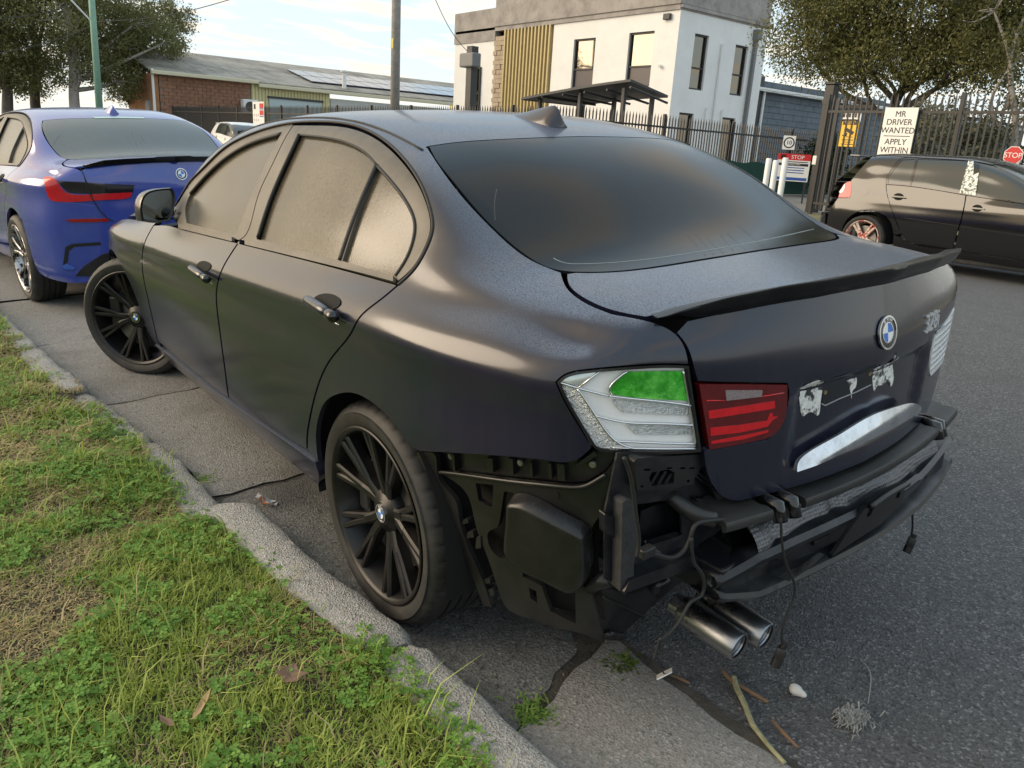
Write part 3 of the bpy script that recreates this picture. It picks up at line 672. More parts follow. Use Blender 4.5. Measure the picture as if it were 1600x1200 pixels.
bd = panel('front_door', inset(joinc(cur(*FDOOR), cur((246, 533), (300, 578), (357, 623)), cur(*BDOOR[::-1]), cur(*BELTLO[:2][::-1], (262, 352), (240, 352))), .9), P_cam, S1, PAINT, SEDAN, step=8, bstep=6, flange=.02, mirror=True)
FD, FDR = bd
rd = panel('rear_door', inset(joinc(cur(*BDOOR), cur((357, 621), (420, 667), (480, 703)), cur(*RDOOR[::-1]), cur((617, 444), (523, 418), (373, 380))), 1.2), P_cam, S1, PAINT, SEDAN, step=9, bstep=6, flange=.02, mirror=True)
RD, RDR = rd
# quarter panel: visible outline plus the strip of roof rail forward to the windscreen pillar
def uvrail(u, v):                       # point on the skin by station and line
    a = int(np.clip(round(u*S1.su), 0, len(S1.main)-1)); b = int(np.clip(round(v*S1.sv), 0, S1.main.shape[1]-1)); return S1.main[a, b]
GL_L = [(669, 231), (702, 280), (743, 329), (784, 370), (826, 403), (877, 425)]
SEAM = [(877, 425), (885, 447), (905, 466), (950, 487), (1010, 500), (1050, 516), (1070, 541), (1077, 570)]
LAMP_T = [(1077, 570), (1040, 569), (980, 572), (915, 578), (882, 586), (869, 597)]
LAMP_L = [(869, 597), (880, 622), (900, 657), (926, 699)]
QBOT = [(926, 699), (914, 711), (890, 723), (856, 721), (760, 712), (656, 706)]
QUAR = joinc(cur(*DLO[:8]), [(600, 196), (626, 203), (650, 217), (669, 231)], cur(*GL_L), cur(*SEAM), cur(*LAMP_T), cur(*LAMP_L), cur(*QBOT), cur(*RARCH[::-1]), [(492, 717), (481, 706)], cur(*RDOOR[::-1]))
QP, QPR = panel('quarter_panel', inset(QUAR, 1.5), P_cam, S1, PAINT, SEDAN, step=8, bstep=6, flange=.016, mirror=True, clean=6, clean_at=(985, 520, 70))
# roof rail from the rear pillar to the foot of the windscreen
def strip(name, L0, L1, mat_, parent, surf=S1, n=60, off=0., flange=.015, mirror=True, m=6):
    """sheet between two space curves, pressed on the skin"""
    A = curve3(L0, 8); B = curve3(L1, 8)
    def rs(C, n):
        d = np.concatenate([[0], np.cumsum(np.linalg.norm(np.diff(C, axis=0), axis=1))]); return np.stack([np.interp(np.linspace(0, d[-1], n), d, C[:, k]) for k in range(3)], 1)
    A = rs(A, n); B = rs(B, n); V = []; Nn = []
    for a, b in zip(A, B):
        for k in range(m+1):
            q = a+(b-a)*k/m; l, nn, i, d = surf.bvh.find_nearest(Vector(q)); p = np.array(l); t = surf.T[i]; nv = surf.Nv[t].mean(0); nv /= np.linalg.norm(nv)
            V.append(p+nv*off); Nn.append(nv)
    F = []
    for i in range(n-1):
        for k in range(m): F.append([i*(m+1)+k, i*(m+1)+k+1, (i+1)*(m+1)+k+1, (i+1)*(m+1)+k])
    V = np.array(V); Nn = np.array(Nn); f = F[0]
    if np.cross(V[f[1]]-V[f[0]], V[f[2]]-V[f[0]])@Nn[f[0]] < 0: F = [q[::-1] for q in F]
    VV = list(V); NN = list(Nn)
    for k in (0, m):
        base = len(VV)
        for i in range(n):
            VV.append(V[i*(m+1)+k]); NN.append((0, 0, 0)); VV.append(V[i*(m+1)+k]-Nn[i*(m+1)+k]*flange); NN.append((0, 0, 0))
        for i in range(n-1):
            q = [base+2*i, base+2*i+1, base+2*i+3, base+2*i+2]; F.append(q if k else q[::-1])
    VV = np.array(VV); NN = np.array(NN)
    o = meshobj(name, VV, F, mat_, parent, normals=NN)
    if mirror: meshobj(name, VV*[1, -1, 1], [q[::-1] for q in F], mat_, parent, normals=NN*[1, -1, 1])
    return o
d3 = lambda *px: [S1.hit(*P_cam(q))[0] for q in px]
seam_up = [uvrail(u, 12.62) for u in (9.2, 8.5, 8, 7, 6, 5.5, 5, 4.6, 4.2, 4.0)]
low_e = d3(*DLO[7:])
strip('roof_rail', [S1.hit(*P_cam((612, 228)))[0]]+low_e, [S1.hit(*P_cam((645, 216)))[0]]+seam_up, PAINT, SEDAN, off=-.0006)

# roof, rear glass, boot lid, bonnet: outlines in plan
RO = [(.178, .545), (.16, .438), (.136, .262), (.13, .088), (.13, 0)]
roof_rear = [(x+.004, y) for x, y in RO]+[(x+.004, -y) for x, y in RO[::-1][1:]]
side_in = [(uvrail(u, 12.68)[0], uvrail(u, 12.68)[1]) for u in (9.3, 9, 8.5, 8, 7.5, 7, 6.5, 6, 5.7)]
front_e = [(1.46, .40), (1.50, .2), (1.51, 0), (1.50, -.2), (1.46, -.40)]
roof_poly = joinc(cur(*side_in), cur(side_in[-1], *front_e, (side_in[-1][0], -side_in[-1][1])), cur(*[(x, -y) for x, y in side_in[::-1]]), cur(*roof_rear[::-1]))
panel('roof', roof_poly, P_top, S1, PAINT, SEDAN, step=.05, bstep=.025, flange=.012)
ws = [(1.47, .42), (1.51, .2), (1.52, 0)]
ws_poly = joinc(cur((side_in[-1][0]+.015, side_in[-1][1]), *ws, *[(x, -y) for x, y in ws[::-1][1:]], (side_in[-1][0]+.015, -side_in[-1][1])), cur((1.7, -.655), (1.95, -.70), (2.10, -.72)), cur((2.10, -.72), (2.2, -.4), (2.23, 0), (2.2, .4), (2.10, .72)), cur((2.10, .72), (1.95, .70), (1.7, .655), (side_in[-1][0]+.015, side_in[-1][1])))
panel('windscreen', ws_poly, P_top, S1, GLASS, SEDAN, step=.06, bstep=.03, flange=.008)
RG_L = [(.172, .540), (.08, .575), (-.022, .597), (-.157, .609), (-.26, .605), (-.353, .595), (-.42, .578), (-.455, .552)]
RG_B = [(-.455, .552), (-.504, .485), (-.54, .391), (-.56, .223), (-.566, 0)]
rg_poly = joinc(cur(*RG_L), cur(*RG_B, *[(x, -y) for x, y in RG_B[::-1][1:]]), cur(*[(x, -y) for x, y in RG_L[::-1]]), cur(*[(x-.006, y) for x, y in roof_rear[::-1]]))
RGO = panel('rear_window', rg_poly, P_top, S1, RGLASS, SEDAN, step=.035, bstep=.02, flange=.008)
hood = joinc(cur((2.13, .735), (2.4, .745), (2.7, .73), (3.0, .70), (3.22, .62), (3.36, .40), (3.41, 0), (3.36, -.40), (3.22, -.62), (3.0, -.70), (2.7, -.73), (2.4, -.745), (2.13, -.735)), cur((2.13, -.735), (2.23, -.4), (2.26, 0), (2.23, .4), (2.13, .735)))
panel('bonnet', hood, P_top, S1, PAINT, SEDAN, step=.07, bstep=.04, flange=.02)
# front wing and nose in side view
fl = [sx(q) for q in cur(*FDOOR)]
wing = joinc([(2.12, .925)]+[(x+.006, z) for x, z in fl if z < .92], cur((2.20, .30), (2.30, .30)), cur((2.335, .30), (2.40, .44), (2.50, .56), (2.64, .665), (2.80, .70), (2.96, .675), (3.09, .59), (3.15, .47)), cur((3.15, .47), (3.24, .56), (3.26, .68), (3.2, .752)), cur((3.2, .752), (2.95, .832), (2.65, .872), (2.35, .90), (2.12, .925)))
panel('front_wing', wing, P_side, S1, PAINT, SEDAN, step=.04, bstep=.025, flange=.02, mirror=True)
top_w = joinc(cur((2.13, .742), (2.4, .752), (2.7, .737), (3.0, .707), (3.2, .64)), cur((3.2, .70), (2.95, .765), (2.65, .785), (2.35, .797), (2.13, .81)))
panel('wing_top', top_w, P_top, S1, PAINT, SEDAN, step=.03, flange=.02, mirror=True)
nose = joinc([(-.72, .30), (-.72, .50), (-.66, .60), (-.60, .70), (-.45, .735), (0, .755), (.45, .735), (.60, .70), (.66, .60), (.72, .50), (.72, .30), (.5, .2), (0, .19), (-.5, .2)])
panel('front_bumper', nose, P_front, S1, PAINT, SEDAN, step=.06, flange=.02)
ns = joinc(cur((3.17, .46), (3.27, .56), (3.29, .68), (3.42, .69)), [(3.42, .25), (3.18, .22)])
panel('front_bumper_side', ns, P_side, S1, PAINT, SEDAN, step=.05, flange=.02, mirror=True)
# sill skirt
sill = joinc(cur((240, 535), (327, 604), (440, 684), (494, 722)), [(500, 740), (500, 757)], cur((500, 757), (382, 662), (268, 567)), [(250, 547)])
panel('side_skirt', sill, P_cam, S1, PAINT, SEDAN, step=8, flange=.03, mirror=True, off=.004)
# boot lid: deck and rear face
SM = [(.5, -.548), (.55, -.50), (.605, -.52), (.634, -.57), (.643, -.63), (.640, -.69), (.627, -.75), (.612, -.775)]
BOOT = empty('boot_lid', parent=SEDAN)
RGB2 = [(x-.012, y) for x, y in RG_B]
deck = joinc(cur(*RGB2[::-1]), cur((-.462, .572), (-.518, .615), (-.588, .640), (-.678, .642), (-.752, .619)), cur((-.752, .619), (-.79, .545), (-.835, .43), (-.883, .22), (-.906, 0)))
deckp = deck+[(x, -y) for x, y in deck[::-1]]
panel('boot_deck', joinc(deckp), P_top, S1, PAINT, BOOT, step=.03, bstep=.02, flange=.012)
LN = [(.562, .912), (.45, .896), (.333, .878), (.322, .85), (.330, .80), (.350, .767), (.372, .750), (.45, .751), (.530, .753)]
lid_l = joinc([(0, 1.064), (.22, 1.058), (.43, 1.043), (.56, 1.026)], cur((.590, 1.008), (.580, .985), (.571, .945), (.560, .914)), LN[:3], cur(*LN[2:7]), LN[6:], cur((.530, .753), (.515, .70), (.485, .652), (.455, .627), (.42, .615)), [(.2, .612), (0, .612)])
def recess(q, p):
    y, z = abs(q[0]), q[1]; f = min(1, max(0, (.30-y)/.018))*min(1, max(0, (z-.665)/.02))*min(1, max(0, (.868-z)/.02)); f = f*f*(3-2*f)
    return -.016*f
lidp = joinc(lid_l+[(-y, z) for y, z in lid_l[::-1]])
panel('boot_face', lidp, P_rear, S1, PAINT, BOOT, step=.022, bstep=.018, flange=.02, lift=recess)
# ------------------------------------------------------------------ side windows, frames and trims
BELT_T = [(281, 350), (373, 373), (523, 409), (617, 433)]
BL = [(373, 374), (381, 368), (400, 310), (421, 262), (444, 215), (457, 194)]
f_open = joinc(cur((278, 352), (320, 361), (372, 375)), cur(*BL), cur(*DLO[11:]), [(270, 320), (272, 345)])
f_glass = joinc(cur((290, 348), (330, 358), (367, 367)), cur((367, 367), (391, 305), (412, 258), (437, 209)), cur((437, 209), (387, 225), (335, 260), (298, 299), (288, 325), (290, 348)))
r_open = joinc(cur(*BL[::-1]), cur((373, 374), (523, 410), (617, 434)), cur((620, 438), (642, 418), (661, 387), (671, 357), (670, 336), (655, 292), (623, 246), (590, 217), (556, 201), (523, 195), (489, 194), (457, 194)))
r_glass = joinc(cur((399, 373), (460, 389), (526, 405)), cur((526, 405), (543, 355), (563, 303), (584, 254)), cur((584, 254), (568, 237), (545, 224), (523, 217), (465, 210)), cur((465, 210), (443, 256), (419, 312), (399, 373)))
q_glass = joinc(cur((533, 407), (575, 419), (616, 430)), cur((616, 430), (634, 402), (645, 370), (646, 345), (625, 302), (588, 259)), cur((588, 259), (567, 308), (549, 357), (533, 407)))
panel('window_frame', inset(f_open, .6), P_cam, S1, TRIM, FD, step=5, off=-.004, flange=.016, holes=[f_glass])
panel('window', inset(f_glass, -1.), P_cam, S1, GLASS, FD, step=7, off=-.014, flange=.004)
panel('window_frame', inset(r_open, .6), P_cam, S1, TRIM, RD, step=5, off=-.004, flange=.016, holes=[r_glass, q_glass])
panel('window', inset(r_glass, -1.), P_cam, S1, GLASS, RD, step=7, off=-.014, flange=.004)
panel('quarter_window', inset(q_glass, -1.), P_cam, S1, GLASS, RD, step=7, off=-.014, flange=.004)
for par, po, gl in ((FDR, f_open, [f_glass]), (RDR, r_open, [r_glass, q_glass])):         # the far side of the car
    ms = lambda pl: [(q[0][0], q[0][2]) for q in (S1.hit(*P_cam(w_)) for w_ in pl)]
    for nm, pl, h, m_, of in [('window_frame', po, gl, TRIM, -.004)]+[('window', g, [], GLASS, -.014) for g in gl]:
        a = panel(nm, ms(pl), P_side, S1, m_, par, step=.05, off=of, flange=.01, holes=[ms(q) for q in h])
        me = a.data
        for v_ in me.vertices: v_.co.y *= -1
        me.flip_normals(); me.shade_smooth()
def on(px, off=0., n=8, surf=S1):
    o = []
    for q in cur(*px, n=n):
        p, nn = surf.hit(*P_cam(q)); o.append(p+nn*off)
    return o
def strand(name, px, r, m_, par, off=0., k=8, closed=False, mirror=False):
    P = on(px, off); o = MB().tube(P, r, k).build(name, m_, par, smooth=True)
    if mirror: MB().tube([(q[0], -q[1], q[2]) for q in P], r, k).build(name, m_, par, smooth=True)
    return o
strand('weather_strip', [(622, 445), (646, 422), (666, 388), (676, 357), (674, 334), (658, 288), (625, 241), (592, 213), (557, 197), (523, 191), (489, 190), (455, 192), (421, 199), (387, 211), (352, 230), (318, 262), (291, 290), (272, 318)], .0045, RUBBER, SEDAN, mirror=True)
strand('glass_seal', [(296, 301), (335, 259), (387, 224), (437, 208)], .0075, RUBBER, FD, -.006)
strand('glass_seal', [(466, 209), (523, 216), (545, 223), (568, 236), (586, 255)], .004, RUBBER, RD, -.006)
strand('glass_seal', [(401, 371), (420, 312), (444, 256), (466, 209)], .0075, RUBBER, RD, -.005)
strand('window_divider', [(529, 406), (546, 355), (566, 304), (587, 256)], .009, RUBBER, RD, -.006)
strand('glass_seal', [(588, 258), (625, 302), (646, 345), (645, 370), (634, 402), (616, 430)], .005, RUBBER, RD, -.004)
for par, a, b in ((FD, 281, 372), (RD, 374, 617)):
    tp = [q for q in cur(*BELT_T, n=12) if a <= q[0] <= b]; bt = [q for q in cur(*BELTLO, n=12) if a <= q[0] <= b]
    panel('belt_trim', joinc(tp, bt[::-1]), P_cam, S1, TRIM, par, step=3, off=.007, flange=.012)

# ------------------------------------------------------------------ door handles: dark disc for the cup's shade, bar, lock cap
def handle(par, c, cup, L, tilt=0.):
    px, py = c; p, n = S1.hit(*P_cam(c)); n = Vector(n); t = Vector((-1, 0, tilt)); t = (t-n*t.dot(n)).normalized(); u = n.cross(t)
    if u.z < 0: u = -u
    p = Vector(p); E = [(cup[0]+cup[2]*math.cos(a), cup[1]+cup[3]*math.sin(a)) for a in np.linspace(0, 2*math.pi, 24, endpoint=False)]
    def bowl(q, P_): return .0022-.012*max(0, 1-((q[0]-cup[0])/cup[2])**2-((q[1]-cup[1])/cup[3])**2)
    h = par
    panel('handle_cup_shade', E, P_cam, S1, VOID, h, step=3, flange=.002, lift=lambda q, P_: .0025)  # flat disc on the door; the cup's inner shade is its dark colour
    def bar(x0, x1, hw, out, m_, nm):
        V = []; K = 14; ns = 13
        for i in range(ns):
            s_ = i/(ns-1); x = x0+(x1-x0)*s_; e = math.sqrt(max(0., 1-(2*s_-1)**4)); hh = hw*(.35+.65*e); oo = out*(.55+.45*e)
            for k in range(K):
                a = 2*math.pi*k/K; V.append(p+t*x+u*(hh*math.cos(a))+n*(.008+oo*.5+oo*.5*math.sin(a)))
        F = [[i*K+k, i*K+(k+1) % K, (i+1)*K+(k+1) % K, (i+1)*K+k] for i in range(ns-1) for k in range(K)]+[list(range(K))[::-1], [(ns-1)*K+k for k in range(K)]]
        mb = MB(); mb.add(V, F); return mb.build(nm, m_, h, smooth=True)
    bar(-L*.5, L*.26, .0155, .030, PAINT, 'handle_bar'); bar(L*.27, L*.5, .0165, .031, GLOSSBLK, 'lock_cap')
    bar(-L*.5, L*.5, .004, .004, CHROME, 'handle_edge').location = tuple(-u*.0165-n*.002)
handle(FD, (319, 424), (320, 416), .215) if False else None
handle(RD, (511, 483), (511, 472, 22, 13), .215, -.06)
handle(FD, (319, 426), (319, 416, 11, 8), .215, -.06)

# ------------------------------------------------------------------ door mirror
MIR = empty('door_mirror', parent=SEDAN)
def yz(px): q = cplane(*px, 0, 1.86); return (q[1], q[2])
mo = joinc(cur(*[yz(q) for q in [(222, 345), (219, 325), (226, 304), (240, 297), (268, 294)]]), cur(*[yz(q) for q in [(268, 294), (272, 300), (271, 330), (266, 345)]]), cur(*[yz(q) for q in [(266, 345), (245, 348), (222, 345)]]))
mo = resample(mo, .012); cy, cz = mo.mean(0)
V = []; ring = len(mo); lay = [(0, 1.), (.02, 1.03), (.06, 1.02), (.10, .88), (.135, .60), (.15, .25)]
for dx, k in lay:
    for a, b in mo: V.append((1.86+dx, cy+(a-cy)*k+dx*.10, cz+(b-cz)*k-.06*dx))
F = [[i*ring+k, i*ring+(k+1) % ring, (i+1)*ring+(k+1) % ring, (i+1)*ring+k] for i in range(len(lay)-1) for k in range(ring)]+[[(len(lay)-1)*ring+k for k in range(ring)]]
mb = MB(); mb.add(V, F); mb.build('mirror_shell', PAINT, MIR, smooth=True)
mb = MB(); V = []
for dx, k in ((-.004, 1.), (-.004, .90), (.010, .88)):
    for a, b in mo: V.append((1.86+dx, cy+(a-cy)*k, cz+(b-cz)*k))
mb.add(V, [[i*ring+k, i*ring+(k+1) % ring, (i+1)*ring+(k+1) % ring, (i+1)*ring+k] for i in range(2) for k in range(ring)]); mb.build('mirror_bezel', BLACKPL, MIR, smooth=True)
mb = MB(); mb.add([(1.868, cy+(a-cy)*.89, cz+(b-cz)*.89) for a, b in mo], [list(range(ring))]); mb.build('mirror_glass', mat('mirror_glass', (.20, .23, .24), .06, 1., rvar=.04), MIR)
b0 = S1.hit(*P_cam((280, 340)))[0]
MB().tube([(1.90, cy-.07, cz-.045), (1.89, cy-.11, cz-.06), (b0[0]+.02, b0[1]-.01, b0[2]-.005)], .02, 10, rs=[.022, .02, .026]).build('mirror_arm', BLACKPL, MIR, smooth=True)
for ob in list(MIR.children):                         # the other mirror
    me = ob.data.copy(); o2 = bpy.data.objects.new(ob.name.split('.')[0], me); COL.objects.link(o2); o2.parent = MIR
    for v_ in me.vertices: v_.co.y *= -1
    me.flip_normals()

# ------------------------------------------------------------------ tail lamps
LAMPW = mat('white_lamp_plastic', (.88, .88, .88), .2, coat=.5, var=.04, vscale=20)
LAMPC = mat('ribbed_clear_reflector', (.70, .73, .74), .14, .8, bump=.9, bscale=170, var=.3, vscale=120)
LAMPF = mat('lamp_facet', (.55, .62, .62), .18, .6, var=.15, vscale=30)
GREEN = mat('green_tape', (.025, .36, .015), .22, coat=.5, var=.45, vscale=22, bump=.9, bscale=26, dirt=(.16, .62, .09), dscale=11, dlo=.46, dhi=.62)  # lighter patches are crumple highlights put into the tape's colour
REDD = mat('dark_red_lens', (.11, .004, .006), .14, coat=.6, var=.3, vscale=40)
REDB = mat('bright_red_bar', (.62, .008, .014), .18, coat=.5, var=.2, vscale=60)
LAMPO = joinc(cur(*LAMP_T), cur(*LAMP_L), cur((926, 699), (935, 705), (960, 709), (1030, 711), (1097, 707)), [(1077, 570)])
TL = empty('tail_lamp', parent=SEDAN)
z4 = lambda *pts: [(850+x/4, 560+y/4) for x, y in pts]
gask = inset(LAMPO, 1.5); inn = inset(LAMPO, 5.5)
panel('gasket', gask, P_cam, S1, BLACKPL, TL, step=4, off=.002, flange=.03, holes=[inn])
hs, hs2 = panel('lamp_housing', inset(inn, -1.5), P_cam, S1, LAMPW, TL, step=5, off=-.010, flange=.01, mirror=True); hs2['label'] = 'white lamp housing on the far side'
panel('reflector_strip', z4((95, 152), (205, 192), (330, 378), (450, 518), (560, 566), (440, 576), (330, 556), (235, 440)), P_cam, S1, LAMPC, TL, step=3, off=-.003, flange=.006)
panel('corner_facet', z4((102, 146), (200, 84), (362, 68), (215, 172)), P_cam, S1, LAMPF, TL, step=3, off=-.002, flange=.006)
panel('green_patch', joinc(cur(*z4((530, 88), (700, 84), (872, 82))), cur(*z4((872, 82), (892, 180), (903, 268))), cur(*z4((903, 268), (700, 258), (560, 246), (430, 228))), cur(*z4((430, 228), (412, 202), (440, 150), (530, 88)))), P_cam, S1, GREEN, TL, step=3, off=-.003, flange=.005)
panel('clear_band', z4((432, 262), (560, 272), (905, 302), (912, 362), (700, 352), (500, 342), (455, 305)), P_cam, S1, LAMPC, TL, step=3, off=-.005, flange=.003)
panel('clear_band', z4((512, 405), (700, 408), (940, 422), (935, 482), (580, 480), (545, 445)), P_cam, S1, LAMPC, TL, step=3, off=-.005, flange=.003)
for l in [((410, 236), (560, 254), (760, 274), (940, 300)), ((95, 150), (215, 188), (410, 238)), ((215, 186), (360, 70)), ((210, 192), (335, 380), (450, 520), (560, 566)), ((320, 360), (510, 402), (720, 410), (950, 421)), ((440, 518), (640, 528), (960, 537)), ((872, 80), (900, 240), (930, 400), (950, 540)), ((430, 560), (640, 566), (965, 566)), ((520, 82), (410, 200), (425, 232))]:
    strand('chrome_ridge', z4(*l), .0022, CHROME, TL, off=-.001, k=6)
IL = empty('boot_lamp', parent=SEDAN)
lens = joinc(z4((965, 157), (1250, 158), (1522, 162)), cur(*z4((1522, 162), (1520, 290), (1500, 390), (1440, 475), (1380, 506))), z4((1380, 506), (1200, 545), (1032, 574)))
panel('lens', inset(lens, .8), P_cam, S1, REDD, IL, step=4, off=.001, flange=.02)
panel('red_bar', z4((1026, 326), (1240, 296), (1438, 264), (1440, 310), (1250, 342), (1030, 376)), P_cam, S1, REDB, IL, step=3, off=.0022, flange=.002)
panel('red_bar', z4((1036, 432), (1220, 414), (1390, 388), (1408, 340), (1424, 340), (1428, 362), (1462, 362), (1425, 384), (1392, 424), (1220, 462), (1038, 482)), P_cam, S1, REDB, IL, step=3, off=.0022, flange=.002)
panel('red_bar', z4((1042, 516), (1240, 480), (1400, 446), (1392, 462), (1240, 504), (1044, 532)), P_cam, S1, REDB, IL, step=3, off=.0022, flange=.002)
panel('reverse_light', z4((1130, 197), (1360, 197), (1356, 237), (1136, 262)), P_cam, S1, mat('reverse_lens', (.28, .22, .22), .25, .2, bump=.5, bscale=220), IL, step=3, off=.003, flange=.003)
strand('lens_line', z4((1012, 262), (1130, 262)), .0015, REDB, IL, .002, 5); strand('lens_line', z4((1360, 236), (1495, 214)), .0015, REDB, IL, .002, 5)
# far boot lamp without its lens: white housing with stripes
IR = empty('boot_lamp', parent=SEDAN); IR['label'] = 'white lamp housing with its red lens gone'
rl = joinc([(-y, z) for y, z in LN[:3]], cur(*[(-y, z) for y, z in LN[2:7]]), [(-y, z) for y, z in LN[6:]])
panel('lamp_housing', inset(rl, .003), P_rear, S1, LAMPW, IR, step=.015, off=.003, flange=.02)
for k in range(7):
    z = .772+k*.018; y0 = .335+max(0, .80-z)*.7
    panel('reflector_stripe', [(-y0, z), (-.52, z+.004), (-.52, z+.009), (-y0, z+.006)], P_rear, S1, LAMPC, IR, step=.02, off=.0045, flange=.003)

# ------------------------------------------------------------------ spoiler, antenna, badges
def edge_pt(y):
    Y = [-.66, -.61, -.535, -.435, -.25, 0, .25, .435, .535, .61, .66]; X = [-.735, -.785, -.816, -.847, -.892, -.918, -.892, -.847, -.816, -.785, -.735]
    x = float(np.interp(y, Y, X)); p, n = S1.hit(np.array([x+.03, y, 4.]), np.array([0, 0, -1.])); return x, p[2]
V = []; ys_ = list(np.linspace(.618, .035, 44))+[.02]; ys_ = ys_+[-y*(1 if y < .3 else 1+.06*(y-.3)/.318) for y in ys_[::-1]]; m = 9
for y in ys_:
    x, z = edge_pt(y); a = abs(y); h = .014+.008*min(1, (.66-a)/.3)+(.004 if a > .03 else 0)+(.016*max(0, (-y-.5)/.155)); k = min(1, max(0, ((.62 if y > 0 else .70)-a))/.16+.06); k = k*(2-k)
    ox, oy = -math.cos(a*.9), math.copysign(math.sin(a*.9), y)          # outward in plan
    pr = [(-.055, .001), (-.03, .004), (-.005, .35*h), (.022, h), (.030, h+.001), (.031, h-.004), (.022, h*.35-.008), (.006, -.016), (-.02, -.016)]
    for o_, u_ in [(a_*(.35+.65*k) if a_ > 0 else a_, b_) for a_, b_ in pr]: V.append((x+ox*o_*1., y+oy*o_*.9, z+.002+u_*k))
F = [[i*m+k, i*m+(k+1) % m, (i+1)*m+(k+1) % m, (i+1)*m+k] for i in range(len(ys_)-1) for k in range(m)]+[list(range(m)), [(len(ys_)-1)*m+k for k in range(m)]]
mb = MB(); mb.add(V, F); autosmooth(mb.build('boot_spoiler', mat('gloss_black_spoiler', (.0035, .0035, .004), .28, spec=.35, dirt=(.012, .012, .013), dscale=12), SEDAN), 40)
V = []; ns = 14; K = 16
for i in range(ns):
    s_ = i/(ns-1); x = .47-.235*s_; p, n = S1.hit(*P_top((x, 0))); h = .056*max(0., min(1, s_/.82))**1.15*(1 if s_ < .86 else 1-((s_-.86)/.14)**2*.75); wd = .044*math.sin(math.pi*min(1, .08+.92*s_)*.62)*(1 if s_ < .9 else .85)
    for k in range(K):
        a = math.pi*k/(K-1); c = math.cos(a); V.append((x-.012*math.sin(a)**3*(s_), wd*math.copysign(abs(c)**1.3, c)*(1-.45*math.sin(a)**2)+wd*.25*c*0, p[2]-.002+h*math.sin(a)**1.6+.006*math.sin(a)))
F = [[i*K+k, i*K+k+1, (i+1)*K+k+1, (i+1)*K+k] for i in range(ns-1) for k in range(K-1)]+[list(range(K)), [(ns-1)*K+k for k in range(K)]]
mb = MB(); mb.add(V, F); mb.build('antenna_fin', PAINT, SEDAN, smooth=True)
def disc_frame(c, n):
    n = Vector(n).normalized(); t = Vector((0, 0, 1)).cross(n).normalized(); u = n.cross(t); return Vector(c), t, u, n
WHITE = mat('badge_white', (.8, .8, .8), .3); BLUE = mat('badge_blue', (.02, .16, .55), .3)
def text_mesh(name, s, size, c, t, u, n, m_, par, ext=.0015, align='CENTER'):
    cu = bpy.data.curves.new(name, 'FONT'); cu.body = s; cu.size = size; cu.extrude = ext; cu.align_x = align; cu.align_y = 'CENTER'
    o = bpy.data.objects.new(name, cu); COL.objects.link(o); dg = bpy.context.evaluated_depsgraph_get()
    me = bpy.data.meshes.new_from_object(o.evaluated_get(dg)); bpy.data.objects.remove(o)
    M_ = Matrix((t, u, n)).transposed()
    for v_ in me.vertices: v_.co = M_@v_.co+Vector(c)
    me.materials.clear(); me.materials.append(m_); o = bpy.data.objects.new(name, me); COL.objects.link(o); o.parent = par; return o
def roundel(par, c, n, R, name='badge', flat=False):
    c, t, u, n = disc_frame(c, n); B = par if flat else empty(name, parent=par)
    def ring(nm, r0, r1, h0, h1, m_, a0=0, a1=2*math.pi, k=40):
        mb = MB(); V = []; kk = max(3, int(k*(a1-a0)/(2*math.pi)))
        for i in range(kk+1):
            a = a0+(a1-a0)*i/kk; d = t*math.cos(a)+u*math.sin(a)
            for r, h in ((r0, h0), (r0, h1), (r1, h1), (r1, h0)): V.append(c+d*r+n*h)
        F = [[i*4+j, i*4+(j+1) % 4, (i+1)*4+(j+1) % 4, (i+1)*4+j] for i in range(kk) for j in range(4)]
        mb.add(V, F); return mb.build(nm, m_, B)
    ring('badge_rim', R*.90, R, 0, .005, CHROME); ring('badge_ring', R*.60, R*.91, 0, .003, GLOSSBLK); ring('badge_inner_rim', R*.56, R*.62, 0, .0042, CHROME)
    for k in range(4): ring('badge_quadrant', 0.0005, R*.57, 0, .0035, BLUE if k % 2 == 0 else WHITE, k*math.pi/2, (k+1)*math.pi/2)
    for ch, a in (('B', 118), ('M', 90), ('W', 62)):
        a = rad(a); d = t*math.cos(a)+u*math.sin(a); tt = u*math.cos(a)*1.0-t*math.sin(a); text_mesh('badge_letter', ch, R*.34, c+d*(R*.76)+n*.0035, -tt, d, n, WHITE, B, .0006)
    return B
bp_, bn_ = S1.hit(*P_cam((1384.6, 519.6))); roundel(SEDAN, bp_+bn_*.001, bn_, .040)
mp_, mn_ = S1.hit(*P_cam((1456, 503))); c_, t_, u_, n_ = disc_frame(mp_+mn_*.001, mn_)
text_mesh('model_number', '328i', .068, c_, t_, u_, n_, mat('badge_silver', (.72, .73, .75), .3, .5), BOOT, .002)
# ------------------------------------------------------------------ number plate area: recess line, torn tape, chrome grip
TAPE = mat('torn_tape', (.74, .74, .70), .55, var=.2, vscale=60, dirt=(.03, .032, .035), dscale=38, dlo=.50, dhi=.56)
z5 = lambda *pts: [(1220+x/5, 460+y/5) for x, y in pts]
S1R = lambda q, P_: recess((P_[1], P_[2]), P_)+.0012
def blob(name, pts, m_, par): return panel(name, joinc(cur(*z5(*pts, pts[0]), n=4)), P_cam, S1, m_, par, step=3, bstep=2, flange=.001, lift=S1R)
blob('tape_residue', [(210, 705), (300, 672), (350, 690), (368, 760), (355, 850), (330, 965), (290, 940), (250, 945), (215, 970), (190, 860), (180, 780)], TAPE, BOOT)
blob('tape_residue', [(585, 635), (600, 660), (625, 650), (630, 740), (605, 770), (598, 830), (590, 780), (565, 710), (555, 690), (580, 680)], TAPE, BOOT)
